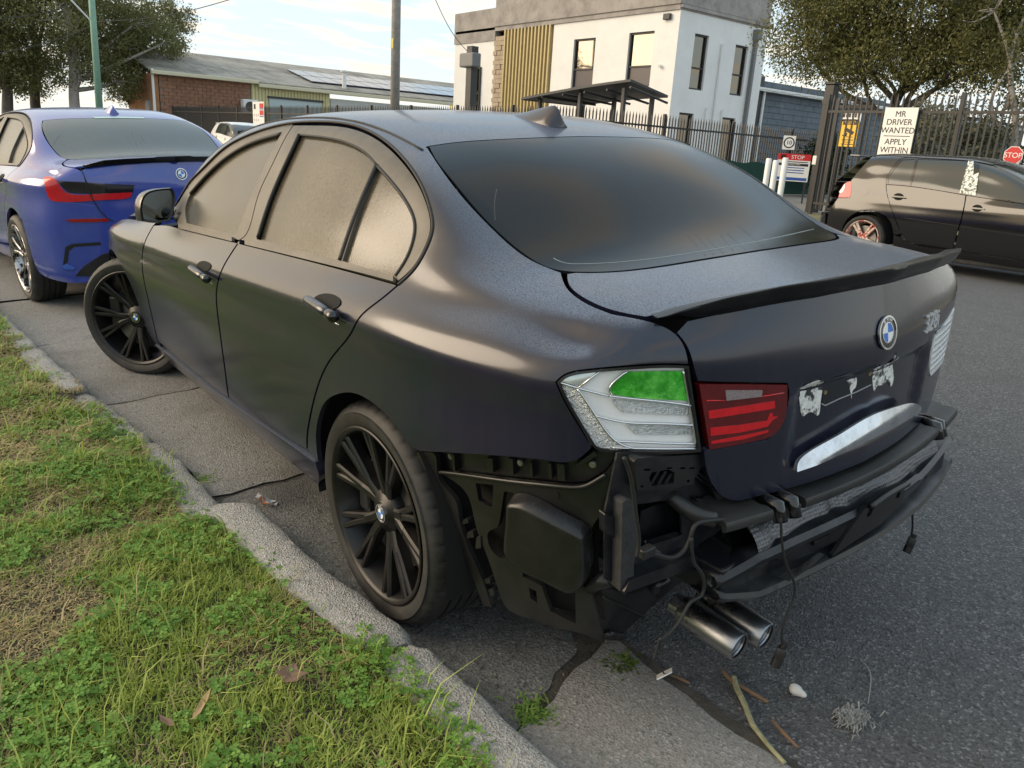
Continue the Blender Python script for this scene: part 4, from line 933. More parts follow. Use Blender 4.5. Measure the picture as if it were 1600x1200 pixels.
blob('tape_residue', [(770, 580), (800, 560), (830, 590), (905, 455), (920, 560), (930, 660), (905, 735), (880, 690), (840, 720), (800, 730), (780, 770), (765, 700)], TAPE, BOOT)
PLATE = mat('plate_holder_black', (.012, .014, .017), .4, var=.2)
panel('plate_holder', z5((372, 690), (560, 610), (740, 545), (755, 570), (748, 720), (700, 745), (400, 885), (372, 870)), P_cam, S1, PLATE, BOOT, step=5, flange=.002, lift=lambda q, P_: recess((P_[1], P_[2]), P_)+.0006)
P = [S1.hit(*P_cam(q)) for q in z5((362, 870), (390, 885), (500, 832), (640, 775), (750, 720))]
MB().tube([p+n*(recess((p[1], p[2]), p)+.001) for p, n in P], .0016, 6).build('holder_edge', mat('worn_edge', (.30, .31, .31), .4), BOOT, smooth=True)
for q in z5((387, 780), (738, 633)):
    p, n = S1.hit(*P_cam(q)); c_, t_, u_, n_ = disc_frame(p+n*recess((p[1], p[2]), p), n)
    MB().tube([c_, c_+n_*.004], .005, 10).build('screw', mat('brass', (.45, .36, .2), .35, .8), BOOT)
grip = joinc(cur(*[(1080+x/4, 620+y/4) for x, y in [(622, 440), (640, 400), (700, 345), (900, 228), (1100, 110), (1300, 30)]]), cur(*[(1080+x/4, 620+y/4) for x, y in [(1300, 30), (1350, 28), (1380, 55), (1340, 110)]]), cur(*[(1080+x/4, 620+y/4) for x, y in [(1340, 100), (1150, 205), (950, 300), (800, 372), (622, 446)]]))
panel('boot_grip', grip, P_cam, S1, mat('scuffed_chrome', (.66, .70, .76), .2, .9, rvar=.10, vscale=25, dirt=(.35, .37, .40), dscale=9), BOOT, step=3, flange=.012, lift=lambda q, P_: .004+.020*min(1, max(0, (q[1]-(733-(q[0]-1237)*.60))/26+.9)))

# roof seam, water runs and the edge band of the rear glass
for s_ in (1, -1):
    MB().tube([np.array(uvrail(u, 12.66))*[1, s_, 1]+np.array([0, 0, .0005]) for u in np.arange(5.2, 9.4, .17)], .0035, 6).build('roof_seam', RUBBER, SEDAN, smooth=True)
RUN = mat('water_run', (.006, .007, .008), .08); BAND = mat('frit_band', (.16, .20, .20), .3)
z24 = lambda *pts: [(640+x/2.424, 160+y/2.424) for x, y in pts]
for l in [((862, 278), (905, 330), (960, 385), (1010, 440)), ((850, 320), (900, 370), (950, 420)), ((890, 282), (940, 330), (990, 380), (1020, 410)), ((930, 300), (980, 345), (1030, 390)), ((1045, 492), (1085, 540), (1120, 582)), ((1075, 490), (1115, 535), (1152, 578)), ((1115, 500), (1150, 540), (1190, 572)), ((1170, 490), (1200, 530), (1225, 562)), ((1195, 490), (1240, 530), (1272, 558)), ((1235, 460), (1290, 505), (1340, 546)), ((330, 330), (322, 380), (325, 450))]:
    strand('water_run', z24(*l), .0015, RUN, RGO, off=-.0008, k=6)
strand('edge_band', z24((545, 590), (580, 606), (640, 612), (850, 600), (1100, 565), (1350, 520), (1530, 480)), .003, BAND, RGO, off=-.0018, k=6)
# ------------------------------------------------------------------ wheels
WHEELM = mat('dusty_black_alloy', (.009, .009, .0095), .35, .3, var=.3, vscale=20, dirt=(.032, .027, .024), dscale=5, dlo=.42, dhi=.85)
TYREM = mat('tyre_rubber', (.017, .017, .017), .62, var=.25, vscale=25, bump=.15, bscale=220, dirt=(.055, .050, .044), dscale=6, dlo=.45, dhi=.8)
DISCM = mat('brake_disc', (.22, .21, .20), .4, .9, var=.2, vscale=30)
def tyre_mesh(R, rr, w, seg=252, grooves=True):
    """outer radius, rim radius, width; outer face at +w/2"""
    h = w/2
    prof = [(rr-.004, h-.018), (rr+.004, h-.008), (rr+.012, h-.004), (rr+.03, h+.003), (rr+.045, h+.004), (R-.030, h-.002), (R-.018, h-.008), (R-.009, h-.018), (R-.004, h-.03), (R-.001, h-.045)]
    tr = []; x = h-.05
    for gx in (.048, .012, -.024, -.06):
        gx = gx*w/.225
        tr += [(R, gx+.006), (R-.007, gx+.005), (R-.007, gx-.005), (R, gx-.006)]
    prof += tr+[(R-.001, -h+.03), (R-.009, -h+.016), (R-.03, -h+.004), (rr+.03, -h), (rr, -h+.012)]
    V = []; F = []; m = len(prof)
    for k in range(seg):
        a = 2*math.pi*k/seg; ca, sa = math.cos(a), math.sin(a); cut = grooves and (k % 6 == 0)
        for i, (r, y) in enumerate(prof):
            if cut and 7 <= i <= 9: r -= .004
            V.append((r*ca, y, r*sa))
    for k in range(seg):
        k2 = (k+1) % seg
        for i in range(m-1): F.append([k*m+i, k2*m+i, k2*m+i+1, k*m+i+1])
    return V, F
def make_wheel(par, c, R, rr, w, steer=0., side=1, kind='v', m_=None, rot=0., badge=True, tm=None, seg=252):
    W = empty('wheel', loc=c, rot=(0, 0, steer+(0 if side > 0 else math.pi)), parent=par); m_ = m_ or WHEELM; h = w/2
    mb = MB(); mb.add(*tyre_mesh(R, rr, w, seg)); t = mb.build('tyre', tm or TYREM, W); autosmooth(t, 32)
    mb = MB(); mb.lathe([(rr+.006, h-.006), (rr+.008, h-.001), (rr+.004, h+.001), (rr-.004, h-.002), (rr-.010, h-.010), (rr-.014, h-.03), (rr-.03, h-.06), (rr-.036, -h+.03), (rr-.005, -h+.02), (rr, -h+.012)], (0, 0, 0), n=96)
    rim = mb.build('rim', m_, W); autosmooth(rim, 40)
    def arm(nm, path, wd, dp, m2=None):
        """path: (radius, angle, depth offset) ; ridge in the middle of the face"""
        V = []; n = len(path)
        for i, (r, a, y) in enumerate(path):
            s_ = i/(n-1); ww = wd[0]+(wd[1]-wd[0])*s_; d = Vector((math.cos(a), 0, math.sin(a))); tt = Vector((-math.sin(a), 0, math.cos(a))); c0 = d*r+Vector((0, y, 0))
            for a_, b_ in ((-ww, -.002), (-ww*.55, .004), (ww*.55, .004), (ww, -.002), (ww*.8, -dp), (-ww*.8, -dp)): V.append(c0+tt*a_+Vector((0, b_, 0)))
        F = [[i*6+k, i*6+(k+1) % 6, (i+1)*6+(k+1) % 6, (i+1)*6+k] for i in range(n-1) for k in range(6)]+[list(range(6)), [(n-1)*6+k for k in range(6)]]
        mb = MB(); mb.add(V, F); return autosmooth(mb.build(nm, m2 or m_, W), 25)
    if kind == 'v':
        for k in range(5):
            a0 = rot+k*2*math.pi/5
            for s_ in (-1, 1):
                arm('spoke', [(.045, a0+s_*.20, h-.044), (.08, a0+s_*.17, h-.038), (.12, a0+s_*.205, h-.030)], (.017, .016), .034)
                arm('spoke', [(.108, a0+s_*.165, h-.033), (.16, a0+s_*.20, h-.024), (rr-.008, a0+s_*.215, h-.010)], (.0115, .010), .030)
                arm('spoke', [(.108, a0+s_*.245, h-.034), (.16, a0+s_*.31, h-.027), (rr-.008, a0+s_*.36, h-.012)], (.0115, .010), .030)
    elif kind == 'five':
        for k in range(5):
            a0 = rot+k*2*math.pi/5
            for s_ in (-1, 1): arm('spoke', [(.05, a0+s_*.25, h-.03), (.12, a0+s_*.14, h-.02), (rr-.012, a0+s_*.11, h-.012)], (.016, .017), .03)
    elif kind == 'twin':
        for k in range(5):
            a0 = rot+k*2*math.pi/5
            for s_ in (-1, 1): arm('spoke', [(.05, a0+s_*.25, h-.035), (.12, a0+s_*.17, h-.028), (.18, a0+s_*.19, h-.018), (rr-.012, a0+s_*.24, h-.012)], (.015, .012), .028)
    mb = MB(); mb.lathe([(0.0005, h-.030), (.034, h-.030), (.037, h-.033), (.060, h-.038), (.068, h-.048), (.070, h-.08)], (0, 0, 0), n=32); autosmooth(mb.build('hub', m_, W), 40)
    for k in range(5):
        a = rot+math.pi/5+k*2*math.pi/5; MB().tube([(.052*math.cos(a), h-.05, .052*math.sin(a)), (.052*math.cos(a), h-.038, .052*math.sin(a))], .009, 6).build('wheel_bolt', BLACKPL, W)
    mb = MB(); mb.lathe([(.05, -.012), (.172, -.012), (.172, .012), (.05, .012)], (0, h-.085, 0), n=48, closed=True); mb.build('brake_disc', DISCM, W)
    mb = MB(); mb.box((.145, h-.085, .02), (.07, .075, .17), bev=.012); mb.build('brake_caliper', METALD, W)
    if badge: roundel(W, (0, h-.0298, 0), (0, 1, 0), .027, flat=True)
    return W
make_wheel(SEDAN, (0, .752, .331), .331, .254, .225, 0, rot=rad(100))
make_wheel(SEDAN, (2.81, .775, .331), .331, .254, .225, rad(38), rot=rad(62))
make_wheel(SEDAN, (0, -.752, .331), .331, .254, .225, 0, -1)
make_wheel(SEDAN, (2.81, -.775, .331), .331, .254, .225, rad(38), -1)
# wheel wells, floor pan
for x, R_ in ((0, .385), (2.81, .40)):
    for s_ in (1, -1):
        V = []; F = []; n = 26; a0, a1 = rad(-14), rad(194)
        for i in range(n+1):
            a = a0+(a1-a0)*i/n
            for y, r in ((.862, R_-.004), (.84, R_), (.50, R_), (.50, .02)): V.append((x+r*math.cos(a), s_*y, .345+r*math.sin(a)))
        for i in range(n):
            for k in range(3): F.append([i*4+k, i*4+k+1, (i+1)*4+k+1, (i+1)*4+k])
        mb = MB(); mb.add(V, F); mb.build('wheel_well', VOID, SEDAN, smooth=True, fix=False)
MB().box((1.35, 0, .235), (1.95, 1.5, .05), bev=.01).build('floor_pan', VOID, SEDAN)
MB().box((-.36, 0, .33), (.62, .95, .05), bev=.01).build('boot_floor', VOID, SEDAN)
MB().box((3.05, 0, .25), (.5, 1.0, .05), bev=.01).build('engine_tray', VOID, SEDAN)
# cabin: seats and shelf behind the dark glass
CAB = mat('dark_cabin', (.015, .015, .016), .8)
MB().box((-.30, 0, .98), (.42, 1.10, .03), bev=.01).build('parcel_shelf', CAB, SEDAN)
for y in (-.36, .36):
    MB().box((1.25, y, .55), (.5, .48, .22), bev=.05).box((1.0, y, .88), (.16, .46, .56), bev=.06).box((.97, y, 1.20), (.10, .24, .14), bev=.04).build('front_seat', CAB, SEDAN, smooth=True)
MB().box((.30, 0, .55), (.5, 1.2, .22), bev=.05).box((-.02, 0, .82), (.16, 1.2, .50), bev=.06).build('rear_seat', CAB, SEDAN, smooth=True)
MB().box((1.95, 0, .86), (.36, 1.36, .16), bev=.05).build('dashboard', CAB, SEDAN, smooth=True)
# ------------------------------------------------------------------ what the missing bumper laid bare
class Sheet(Surf):
    """surface from a grid of points"""
    def __init__(s, G):
        G = np.array(G, float); n, m = G.shape[:2]; V = G.reshape(-1, 3); F = [(i*m+j, i*m+j+1, (i+1)*m+j+1, (i+1)*m+j) for i in range(n-1) for j in range(m-1)]
        s.finish(list(V), F)
pl = [(-.15, .852), (-.30, .850), (-.45, .842), (-.60, .815), (-.72, .765), (-.80, .70), (-.86, .61), (-.90, .48)]
pc = curve3([(x, y, 0) for x, y in pl], 5)
BR = Sheet([[(q[0], q[1]-.13*(.68-z), z) for z in np.linspace(-.05, 1., 22)] for q in pc])
BPM = mat('bracket_plastic', (.010, .010, .011), .33, var=.3, vscale=10, bump=.04, bscale=250, dirt=(.026, .025, .024), dscale=5, dlo=.45, dhi=.85)
ARCH = empty('arch_liner', parent=SEDAN)
g4 = lambda *pts: [(650+x/3.6375, 690+y/3.6375) for x, y in pts]
plate = joinc(cur(*g4((122, 170), (240, 182), (500, 218), (700, 240), (860, 255), (960, 250), (1030, 215), (1078, 185))), cur(*g4((1078, 185), (1120, 130), (1140, 100))), cur(*g4((1142, 100), (1125, 230), (1070, 400), (1005, 480), (1000, 700), (960, 790), (1000, 900), (1040, 1020), (1070, 1145))), cur(*g4((1070, 1145), (900, 1080), (800, 1060), (690, 1020), (590, 990))), cur(*g4((590, 990), (520, 950), (470, 850), (400, 640), (340, 480), (290, 300), (200, 215), (122, 170))))
h1 = g4((338, 236), (440, 246), (432, 378), (356, 335)); h2 = joinc(cur(*g4((500, 285), (555, 295), (540, 420), (530, 600))), cur(*g4((530, 600), (495, 665), (450, 640), (412, 580), (415, 510), (455, 490), (480, 420), (500, 285))))
h3 = g4((605, 715), (905, 838), (908, 1036), (765, 965), (735, 890), (715, 822), (690, 808), (605, 768)); h4 = g4((640, 832), (684, 850), (690, 920), (650, 890))
panel('liner_plate', plate, P_cam, BR, BPM, ARCH, step=6, bstep=4, flange=.012, holes=[h1, h2, h3, h4])
lip = joinc(cur(*g4((20, 62), (120, 66), (140, 190), (240, 330), (260, 430), (330, 640), (400, 800), (440, 930))), g4((400, 925), (385, 890)), cur(*g4((385, 890), (330, 750), (240, 500), (150, 270), (90, 190), (20, 62))))
panel('liner_lip', lip, P_cam, BR, BPM, ARCH, step=5, off=.008, flange=.012)
back = joinc(g4((120, 66), (560, 90), (870, 125), (960, 95), (1030, 50), (1140, 98)), g4((1080, 420), (1010, 700), (1030, 900), (1060, 1100), (700, 1010), (480, 940), (400, 840), (240, 330)))
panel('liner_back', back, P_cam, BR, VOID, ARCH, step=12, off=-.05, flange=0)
# fixing channel under the wing: recessed strip, ribs, screws
panel('fixing_channel', joinc(g4((122, 68), (560, 95), (870, 130), (960, 100), (1030, 55), (1140, 98), (1078, 185), (960, 250), (860, 255), (500, 218), (122, 170))), P_cam, BR, BLACKPL, ARCH, step=6, off=-.018, flange=.004)
panel('channel_rib', g4((905, 130), (1015, 55), (1030, 75), (925, 145)), P_cam, BR, BPM, ARCH, step=3, off=.002, flange=.018)
for a in ((395, 95, 430, 175), (798, 130, 840, 225), (200, 75, 212, 165), (520, 98, 545, 190), (640, 120, 655, 205), (745, 125, 765, 210)):
    panel('channel_rib', g4((a[0], a[1]), (a[2], a[1]+4), (a[2]+6, a[3]+4), (a[0]+6, a[3])), P_cam, BR, BPM, ARCH, step=3, off=-.002, flange=.018)
for k, q in enumerate(g4((180, 92), (580, 130), (1000, 140))):
    p, n = BR.hit(*P_cam(q)); c_, t_, u_, n_ = disc_frame(p-n*.012, n); MB().tube([c_, c_+n_*.006], .0075, 10).tube([c_+n_*.006, c_+n_*.008], .0035, 8).build('fixing_screw', mat('steel_screw', (.35, .35, .36), .35, .9), ARCH)
strand('ridge_edge', g4((122, 172), (240, 184), (500, 220), (700, 242), (860, 257), (960, 252), (1030, 217), (1078, 187)), .005, BPM, ARCH, 0, 8) if False else None
RP = []
for q in cur(*g4((122, 172), (240, 184), (500, 220), (700, 242), (860, 257), (960, 252), (1030, 217), (1078, 187))):
    p, n = BR.hit(*P_cam(q)); RP.append(p+n*.001)
MB().tube(RP, .0055, 8).build('ridge_edge', BPM, ARCH, smooth=True)
# moulded box on the plate
boxo = joinc(cur(*g4((545, 330), (560, 300), (620, 290), (700, 315), (850, 395), (960, 455), (992, 480))), cur(*g4((992, 480), (1000, 600), (995, 740))), cur(*g4((995, 740), (960, 800), (905, 830), (800, 790), (640, 715))), cur(*g4((640, 715), (560, 640), (535, 590), (540, 450), (545, 330))))
BOXR = resample(boxo, 1.)
def boxlift(q, P_):
    B_ = BOXR; d = np.sqrt(((B_-np.array(q))**2).sum(1).min()); f = min(1, d/11.); return .004+.036*(1-(1-f)**2.5)
panel('moulded_box', boxo, P_cam, BR, BPM, ARCH, step=4, bstep=3, flange=.01, lift=boxlift)
p, n = BR.hit(*P_cam(g4((800, 300))[0])); c_, t_, u_, n_ = disc_frame(p, n); MB().tube([c_, c_+n_*.004], .006, 10).build('push_clip', BLACKPL, ARCH)
p0 = BR.hit(*P_cam(g4((975, 835))[0]))[0]; p1 = BR.hit(*P_cam(g4((1075, 765))[0]))[0]+np.array([-.01, -.005, 0])
MB().tube([p0, (p0+p1)/2+np.array([0, 0, .004]), p1], .016, 12, rs=[.014, .018, .021]).build('clip_tube', BPM, ARCH, smooth=True)
MB().tube([p1+np.array([-.002, 0, 0]), p1+np.array([-.012, -.004, 0])], .012, 10).build('clip_nut', mat('steel_screw'), ARCH)
for q in ((275, 440, 300, 460), (300, 510, 330, 540), (350, 540, 372, 600), (390, 780, 425, 800), (395, 840, 445, 870)):
    panel('clip_tab', g4((q[0], q[1]), (q[2], q[1]-8), (q[2]+4, q[3]), (q[0]-6, q[3]+6)), P_cam, BR, GREYPL, ARCH, step=4, off=.004, flange=.02)

# rear-facing steel: tail panel, lamp bracket, cavity, ledges (laid on planes facing back)
def planeX(x0, k=.12): return Sheet([[(x0+k*(y**2), y, z) for z in np.linspace(-.1, 1.1, 8)] for y in np.linspace(.95, -.95, 30)])
TP = planeX(-.845, .10)
TAIL = empty('tail_panel', parent=SEDAN)
g3 = lambda *pts: [(860+x/3.528, 680+y/3.528) for x, y in pts]
cav = joinc(cur(*g3((478, 380), (560, 370), (640, 362), (690, 385), (716, 440), (726, 550))), g3((726, 550), (555, 610), (495, 622)))
panel('panel_sheet', joinc(g3((370, 100), (850, 90), (870, 180), (930, 300), (1000, 370), (1030, 460), (820, 600), (800, 660)), g3((450, 800), (380, 850), (300, 780), (300, 430))), P_cam, TP, METALD, TAIL, step=7, flange=.006, holes=[cav])
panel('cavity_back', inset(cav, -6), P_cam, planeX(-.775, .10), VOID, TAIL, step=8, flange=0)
panel('cavity_drum', joinc(cur(*g3((500, 420), (580, 385), (660, 378), (700, 440), (700, 530))), g3((600, 560), (510, 600), (490, 520))), P_cam, planeX(-.800, .10), METALD, TAIL, step=5, flange=.03)
MB().tube([S1.hit(*P_cam(g3((565, 465))[0]))[0]*[0, 1, 1]+np.array([-.80, 0, -.06]), S1.hit(*P_cam(g3((610, 490))[0]))[0]*[0, 1, 1]+np.array([-.83, 0, -.07])], .004, 8).build('stud', METALD, TAIL)
slots = [g3((515, 186), (550, 184), (550, 196), (518, 198)), g3((640, 178), (672, 176), (672, 186), (642, 188)), g3((715, 178), (745, 176), (745, 186), (716, 188)), g3((765, 178), (795, 175), (795, 186), (766, 188)),
         g3((545, 235), (560, 205), (650, 190), (685, 205), (680, 265), (560, 282)), g3((498, 276), (512, 276), (512, 288), (498, 288)), g3((752, 246), (768, 246), (768, 260), (752, 260))]
LB = planeX(-.872, .10)
panel('lamp_bracket', g3((462, 145), (480, 128), (835, 105), (850, 170), (800, 215), (790, 270), (690, 290), (560, 305), (480, 305)), P_cam, LB, BLACKPL, TAIL, step=4, flange=.028, holes=slots)
for a in ((560, 275, 600, 205), (600, 275, 640, 205), (640, 270, 675, 215)):
    panel('bracket_fin', g3((a[0], a[1]), (a[0]+16, a[1]), (a[2]+16, a[3]), (a[2], a[3])), P_cam, LB, BLACKPL, TAIL, step=4, off=-.006, flange=.012)
panel('bracket_arm', g3((795, 225), (815, 200), (905, 275), (985, 345), (1060, 385), (1080, 415), (1000, 410), (930, 370), (885, 290)), P_cam, LB, BLACKPL, TAIL, step=4, flange=.02, holes=[g3((805, 222), (818, 212), (885, 275), (878, 288))])
for k in range(4):
    y_ = 362+k*24; panel('vent_slat', g3((820, y_), (920, y_+4), (975, y_+20), (840, y_+14)), P_cam, LB, BLACKPL, TAIL, step=5, off=-.012, flange=.012)
panel('foam_pillar', joinc(cur(*g3((390, 370), (420, 352), (470, 372))), cur(*g3((470, 372), (476, 520), (470, 640), (455, 700), (452, 790), (440, 840))), g3((400, 875), (378, 855)), cur(*g3((378, 855), (385, 650), (390, 370)))), P_cam, LB, mat('grey_foam', (.028, .028, .03), .85, var=.35, vscale=50, bump=.3, bscale=120), TAIL, step=5, off=.004, flange=.04)
panel('panel_ledge', g3((440, 800), (800, 660), (830, 690), (830, 720), (440, 862), (400, 876)), P_cam, planeX(-.885, .10), METALD, TAIL, step=5, flange=.05)
panel('panel_brace', g3((555, 605), (725, 552), (728, 568), (558, 625)), P_cam, planeX(-.862, .10), METALD, TAIL, step=4, flange=.02)
panel('side_gusset', g3((300, 430), (388, 470), (385, 580), (300, 540)), P_cam, planeX(-.852, .10), METALD, TAIL, step=5, flange=.02)
# under tray: curved black plastic below the panel
tray = joinc(cur(*g3((240, 870), (330, 850), (430, 880), (700, 740), (790, 730))), cur(*g3((790, 730), (830, 800), (760, 850), (740, 950), (770, 1050), (720, 1085))), cur(*g3((720, 1085), (600, 1100), (560, 1120), (450, 1130), (300, 1115), (270, 1000), (240, 870))))
UT = Sheet([[(-.62-.36*(z-.12)+.22*(.70-y), y, z) for z in np.linspace(-.1, .7, 10)] for y in np.linspace(.95, 0, 20)])
panel('under_tray', tray, P_cam, UT, GREYPL, TAIL, step=6, flange=.02)
TRI = [UT.hit(*P_cam(q))[0]+np.array([-.012, .004, .004]) for q in g3((300, 1085), (420, 1098), (560, 1100), (640, 1060))]
MB().tube(curve3(TRI, 5), .010, 8).build('tray_rim', GREYPL, TAIL, smooth=True)
MB().tube(curve3([UT.hit(*P_cam(q))[0]+np.array([-.006, .002, .002]) for q in g3((260, 880), (430, 960), (700, 1060), (740, 1080))], 5), .004, 6).build('tray_fold', GREYPL, TAIL, smooth=True)

# bumper beam: pressed steel with a rolled upper edge and a lower flange
BEAM = empty('bumper_beam', parent=SEDAN)
def bx(y, b=0.): return -.962+.20*abs(y)**2+b
yy = np.linspace(.52, -.61, 48)
wob = lambda y: .012*math.sin(y*9+.5)*(1 if abs(y) > .28 else .35)
V = []; prof = [(.055, .500), (.02, .512), (-.004, .510), (-.012, .500), (-.008, .488), (.014, .480), (.018, .455), (.016, .425), (-.004, .420), (-.018, .416), (-.022, .408), (-.016, .400), (.0, .398), (.055, .402)]
m = len(prof)
for y in yy:
    for a, z in prof:
        zz = z-.004+wob(y)*(.5 if z < .45 else 1)-(.025*max(0, (y-.40)/.12)*(1 if z > .47 else -1.2))-.02*max(0, (-y-.5)/.16)*(0 if z > .47 else -2.0); V.append((bx(y)+a, y, zz))
F = [[i*m+k, i*m+k+1, (i+1)*m+k+1, (i+1)*m+k] for i in range(len(yy)-1) for k in range(m-1)]
mb = MB(); mb.add(V, F); o = mb.build('beam', METALD, BEAM, fix=False); o.data.flip_normals(); autosmooth(o, 40)
so_ = o.modifiers.new('thick', 'SOLIDIFY'); so_.thickness = .004
for y0, y1 in ((.13, .19), (-.44, -.39)):
    MB().tube([(bx(y0)-.002+.016, y0, .455), (bx(y1)+.014, y1, .455)], .008, 8).build('beam_slot', VOID, BEAM)
pb = Sheet([[(bx(y, -.022), y, z) for z in (.3, .4, .5, .6)] for y in np.linspace(.7, -.8, 40)])
g2 = lambda *pts: [(1080+x/4, 620+y/4) for x, y in pts]
panel('tow_plate', g2((1085, 700), (1325, 555), (1338, 590), (1330, 660), (1180, 800), (980, 930), (880, 1000), (930, 920)), P_cam, pb, BLACKPL, BEAM, step=6, flange=.010, holes=[g2((1110, 705), (1140, 700), (1120, 745), (1095, 752)), g2((1285, 600), (1312, 590), (1300, 630), (1280, 636))])
for q in (((1105, 690), (1335, 545)),):
    MB().tube([pb.hit(*P_cam(w_))[0]+np.array([-.006, 0, .004]) for w_ in cur(*g2(*q[0:1], (1200, 622), *q[1:]))], .009, 8).build('plate_lip', BLACKPL, BEAM, smooth=True)
for y in (.455, -.50):
    MB().box((bx(y)+.10, y, .445), (.20, .10, .085), bev=.006).build('crash_box', METALD, BEAM)
BOXM = mat('scuffed_steel', (.10, .105, .11), .35, .8, dirt=(.02, .02, .022), dscale=20, dlo=.4, dhi=.6)
panel('scuffed_patch', g2((540, 1120), (700, 1040), (800, 970), (830, 985), (720, 1080), (610, 1150)), P_cam, pb, BOXM, BEAM, step=4, off=.002, flange=.003)

# plastic carrier under the boot: dished shelf in two pieces with clips between
CARR = empty('bumper_carrier', parent=SEDAN)
def cx(y): return -.945+.19*abs(y)**2
def shelf(y0, y1, nm):
    V = []; pr = [(.075, .615), (.045, .606), (.015, .600), (-.008, .603), (-.022, .600), (-.026, .592), (-.024, .578), (-.016, .575), (-.012, .588), (.02, .588)]; ys = np.linspace(y0, y1, 22); m = len(pr)
    for y in ys:
        for a, z in pr: V.append((cx(y)+a, y, z+.012*abs(y)**2))
    F = [[i*m+k, i*m+k+1, (i+1)*m+k+1, (i+1)*m+k] for i in range(len(ys)-1) for k in range(m-1)]+[list(range(m))[::-1], [(len(ys)-1)*m+k for k in range(m)]]
    mb = MB(); mb.add(V, F); autosmooth(mb.build(nm, GREYPL, CARR), 40)
shelf(.27, -.40, 'shelf'); shelf(.51, .375, 'shelf_end'); shelf(-.47, -.60, 'shelf_end')
for y in (.345, .30, -.425, -.45):
    MB().tube([(cx(y)+.04, y, .600), (cx(y)-.012, y, .598), (cx(y)-.022, y, .565)], .017, 10).build('carrier_clip', GLOSSBLK, CARR, smooth=True)
MB().tube(curve3([(-.80, .56, .64), (-.86, .54, .61), (-.89, .51, .60)], 4), .018, 8).build('carrier_arm', GREYPL, CARR, smooth=True)

# silencer wrapped in dimpled foil, twin tail pipes
EXH = empty('exhaust', parent=SEDAN)
FOIL = bpy.data.materials.new('dimpled_foil'); FOIL.use_nodes = True; t = FOIL.node_tree; b = t.nodes['Principled BSDF']; b.inputs['Metallic'].default_value = .9; b.inputs['Roughness'].default_value = .45
MATS['dimpled_foil'] = FOIL
co = N(t, 'ShaderNodeTexCoord').outputs['Object']
vo = N(t, 'ShaderNodeTexVoronoi', inp={'Scale': 120., 'Randomness': .25}); t.links.new(co, vo.inputs['Vector'])
rc = ramp(t, [(.0, (.20, .205, .21)), (.5, (.13, .13, .135)), (.8, (.06, .06, .065))], vo.outputs['Distance']); t.links.new(rc, b.inputs['Base Color'])
bp = N(t, 'ShaderNodeBump', inp={'Strength': .5, 'Distance': .003}); bp.invert = True; t.links.new(vo.outputs['Distance'], bp.inputs['Height']); t.links.new(bp.outputs[0], b.inputs['Normal'])
V = []; ns, K = 60, 28
for i in range(ns):
    s_ = i/(ns-1); y = .40-.86*s_
    for k in range(K):
        a = 2*math.pi*k/K; rr = .092+.003*math.sin(a*3+y*11)+.004*math.sin(y*23)-(.018*max(0, 1-abs(y-.10)/.035)+.012*max(0, 1-abs(y-.33)/.03)); V.append((-.862+.10*y*y+rr*math.cos(a)*.95, y, .488+rr*math.sin(a)*.86))
F = [[i*K+k, i*K+(k+1) % K, (i+1)*K+(k+1) % K, (i+1)*K+k] for i in range(ns-1) for k in range(K)]
mb = MB(); mb.add(V, F); mb.build('foil_wrap', FOIL, EXH, smooth=True)
MB().tube([(-.82, -.44, .455), (-.81, -.56, .45)], .085, 24).build('silencer_end', mat('rusty_steel', (.16, .14, .12), .5, .7, dirt=(.09, .06, .04), dscale=8), EXH, smooth=True)
STEEL = mat('brushed_steel', (.36, .37, .39), .3, 1., var=.25, vscale=10, rvar=.08, dirt=(.16, .15, .14), dscale=6, dlo=.5, dhi=.85)
for y, xe in ((.405, -.915), (.322, -.930)):
    mb = MB(); mb.lathe([(.040, .030), (.048, .031), (.0505, .027), (.051, .0), (.051, -.10), (.046, -.112), (.038, -.113), (.038, -.135), (.034, -.135), (.034, 0.01), (.042, .025)], (0, 0, 0), ax='x', n=32, closed=True, sgn=-1)
    o = mb.build('tail_pipe', STEEL, EXH); autosmooth(o, 40); o.location = (xe+.03, y, .245); o.rotation_euler = (0, rad(-7), rad(4)); o.scale = (1.15, .74, .74)
    mb = MB(); mb.lathe([(.0395, .022), (.0395, .0), (.0335, -.012), (.0335, -.12), (.002, -.12)], (0, 0, 0), ax='x', n=32, sgn=-1); o2 = mb.build('pipe_bore', mat('shaded_bore', (.02, .018, .016), .7), EXH, fix=False); o2.location = o.location; o2.rotation_euler = o.rotation_euler; o2.scale = o.scale  # dark inner sleeve; the shade inside the pipe is put into its colour
MB().tube(curve3([(-.68, .40, .27), (-.60, .39, .30), (-.52, .3, .36), (-.55, .1, .42)], 6), .03, 12).build('exhaust_pipe', METALD, EXH, smooth=True)
# loose wires and their plugs
WIREM = mat('black_wire', (.012, .012, .012), .6); PLUG = mat('plug_black', (.014, .014, .015), .45)
WIR = empty('loose_wiring', parent=SEDAN)
def wire(pts, r=.0028, nm='wire'): return MB().tube(curve3(pts, 8), r, 7).build(nm, WIREM, WIR, smooth=True)
cp3 = lambda q, ax, v: cplane(q[0], q[1], ax, v)
wire([cp3(q, 0, -.905) for q in [(975, 715), (985, 745), (993, 800), (998, 850), (995, 870)]], .004)
wire([cp3(q, 0, -.905) for q in [(1005, 862), (1030, 868), (1055, 870), (1075, 850), (1085, 822), (1100, 815), (1130, 812), (1180, 812), (1230, 800)]], .005)
wire([cp3(q, 0, -.915) for q in [(1080, 840), (1085, 880), (1098, 900), (1096, 930), (1080, 940), (1068, 960), (1050, 985), (1030, 1000)]], .004)
wire([cp3(q, 0, -.90) for q in [(1030, 1000), (1026, 1015), (1022, 1030)]], .0025)
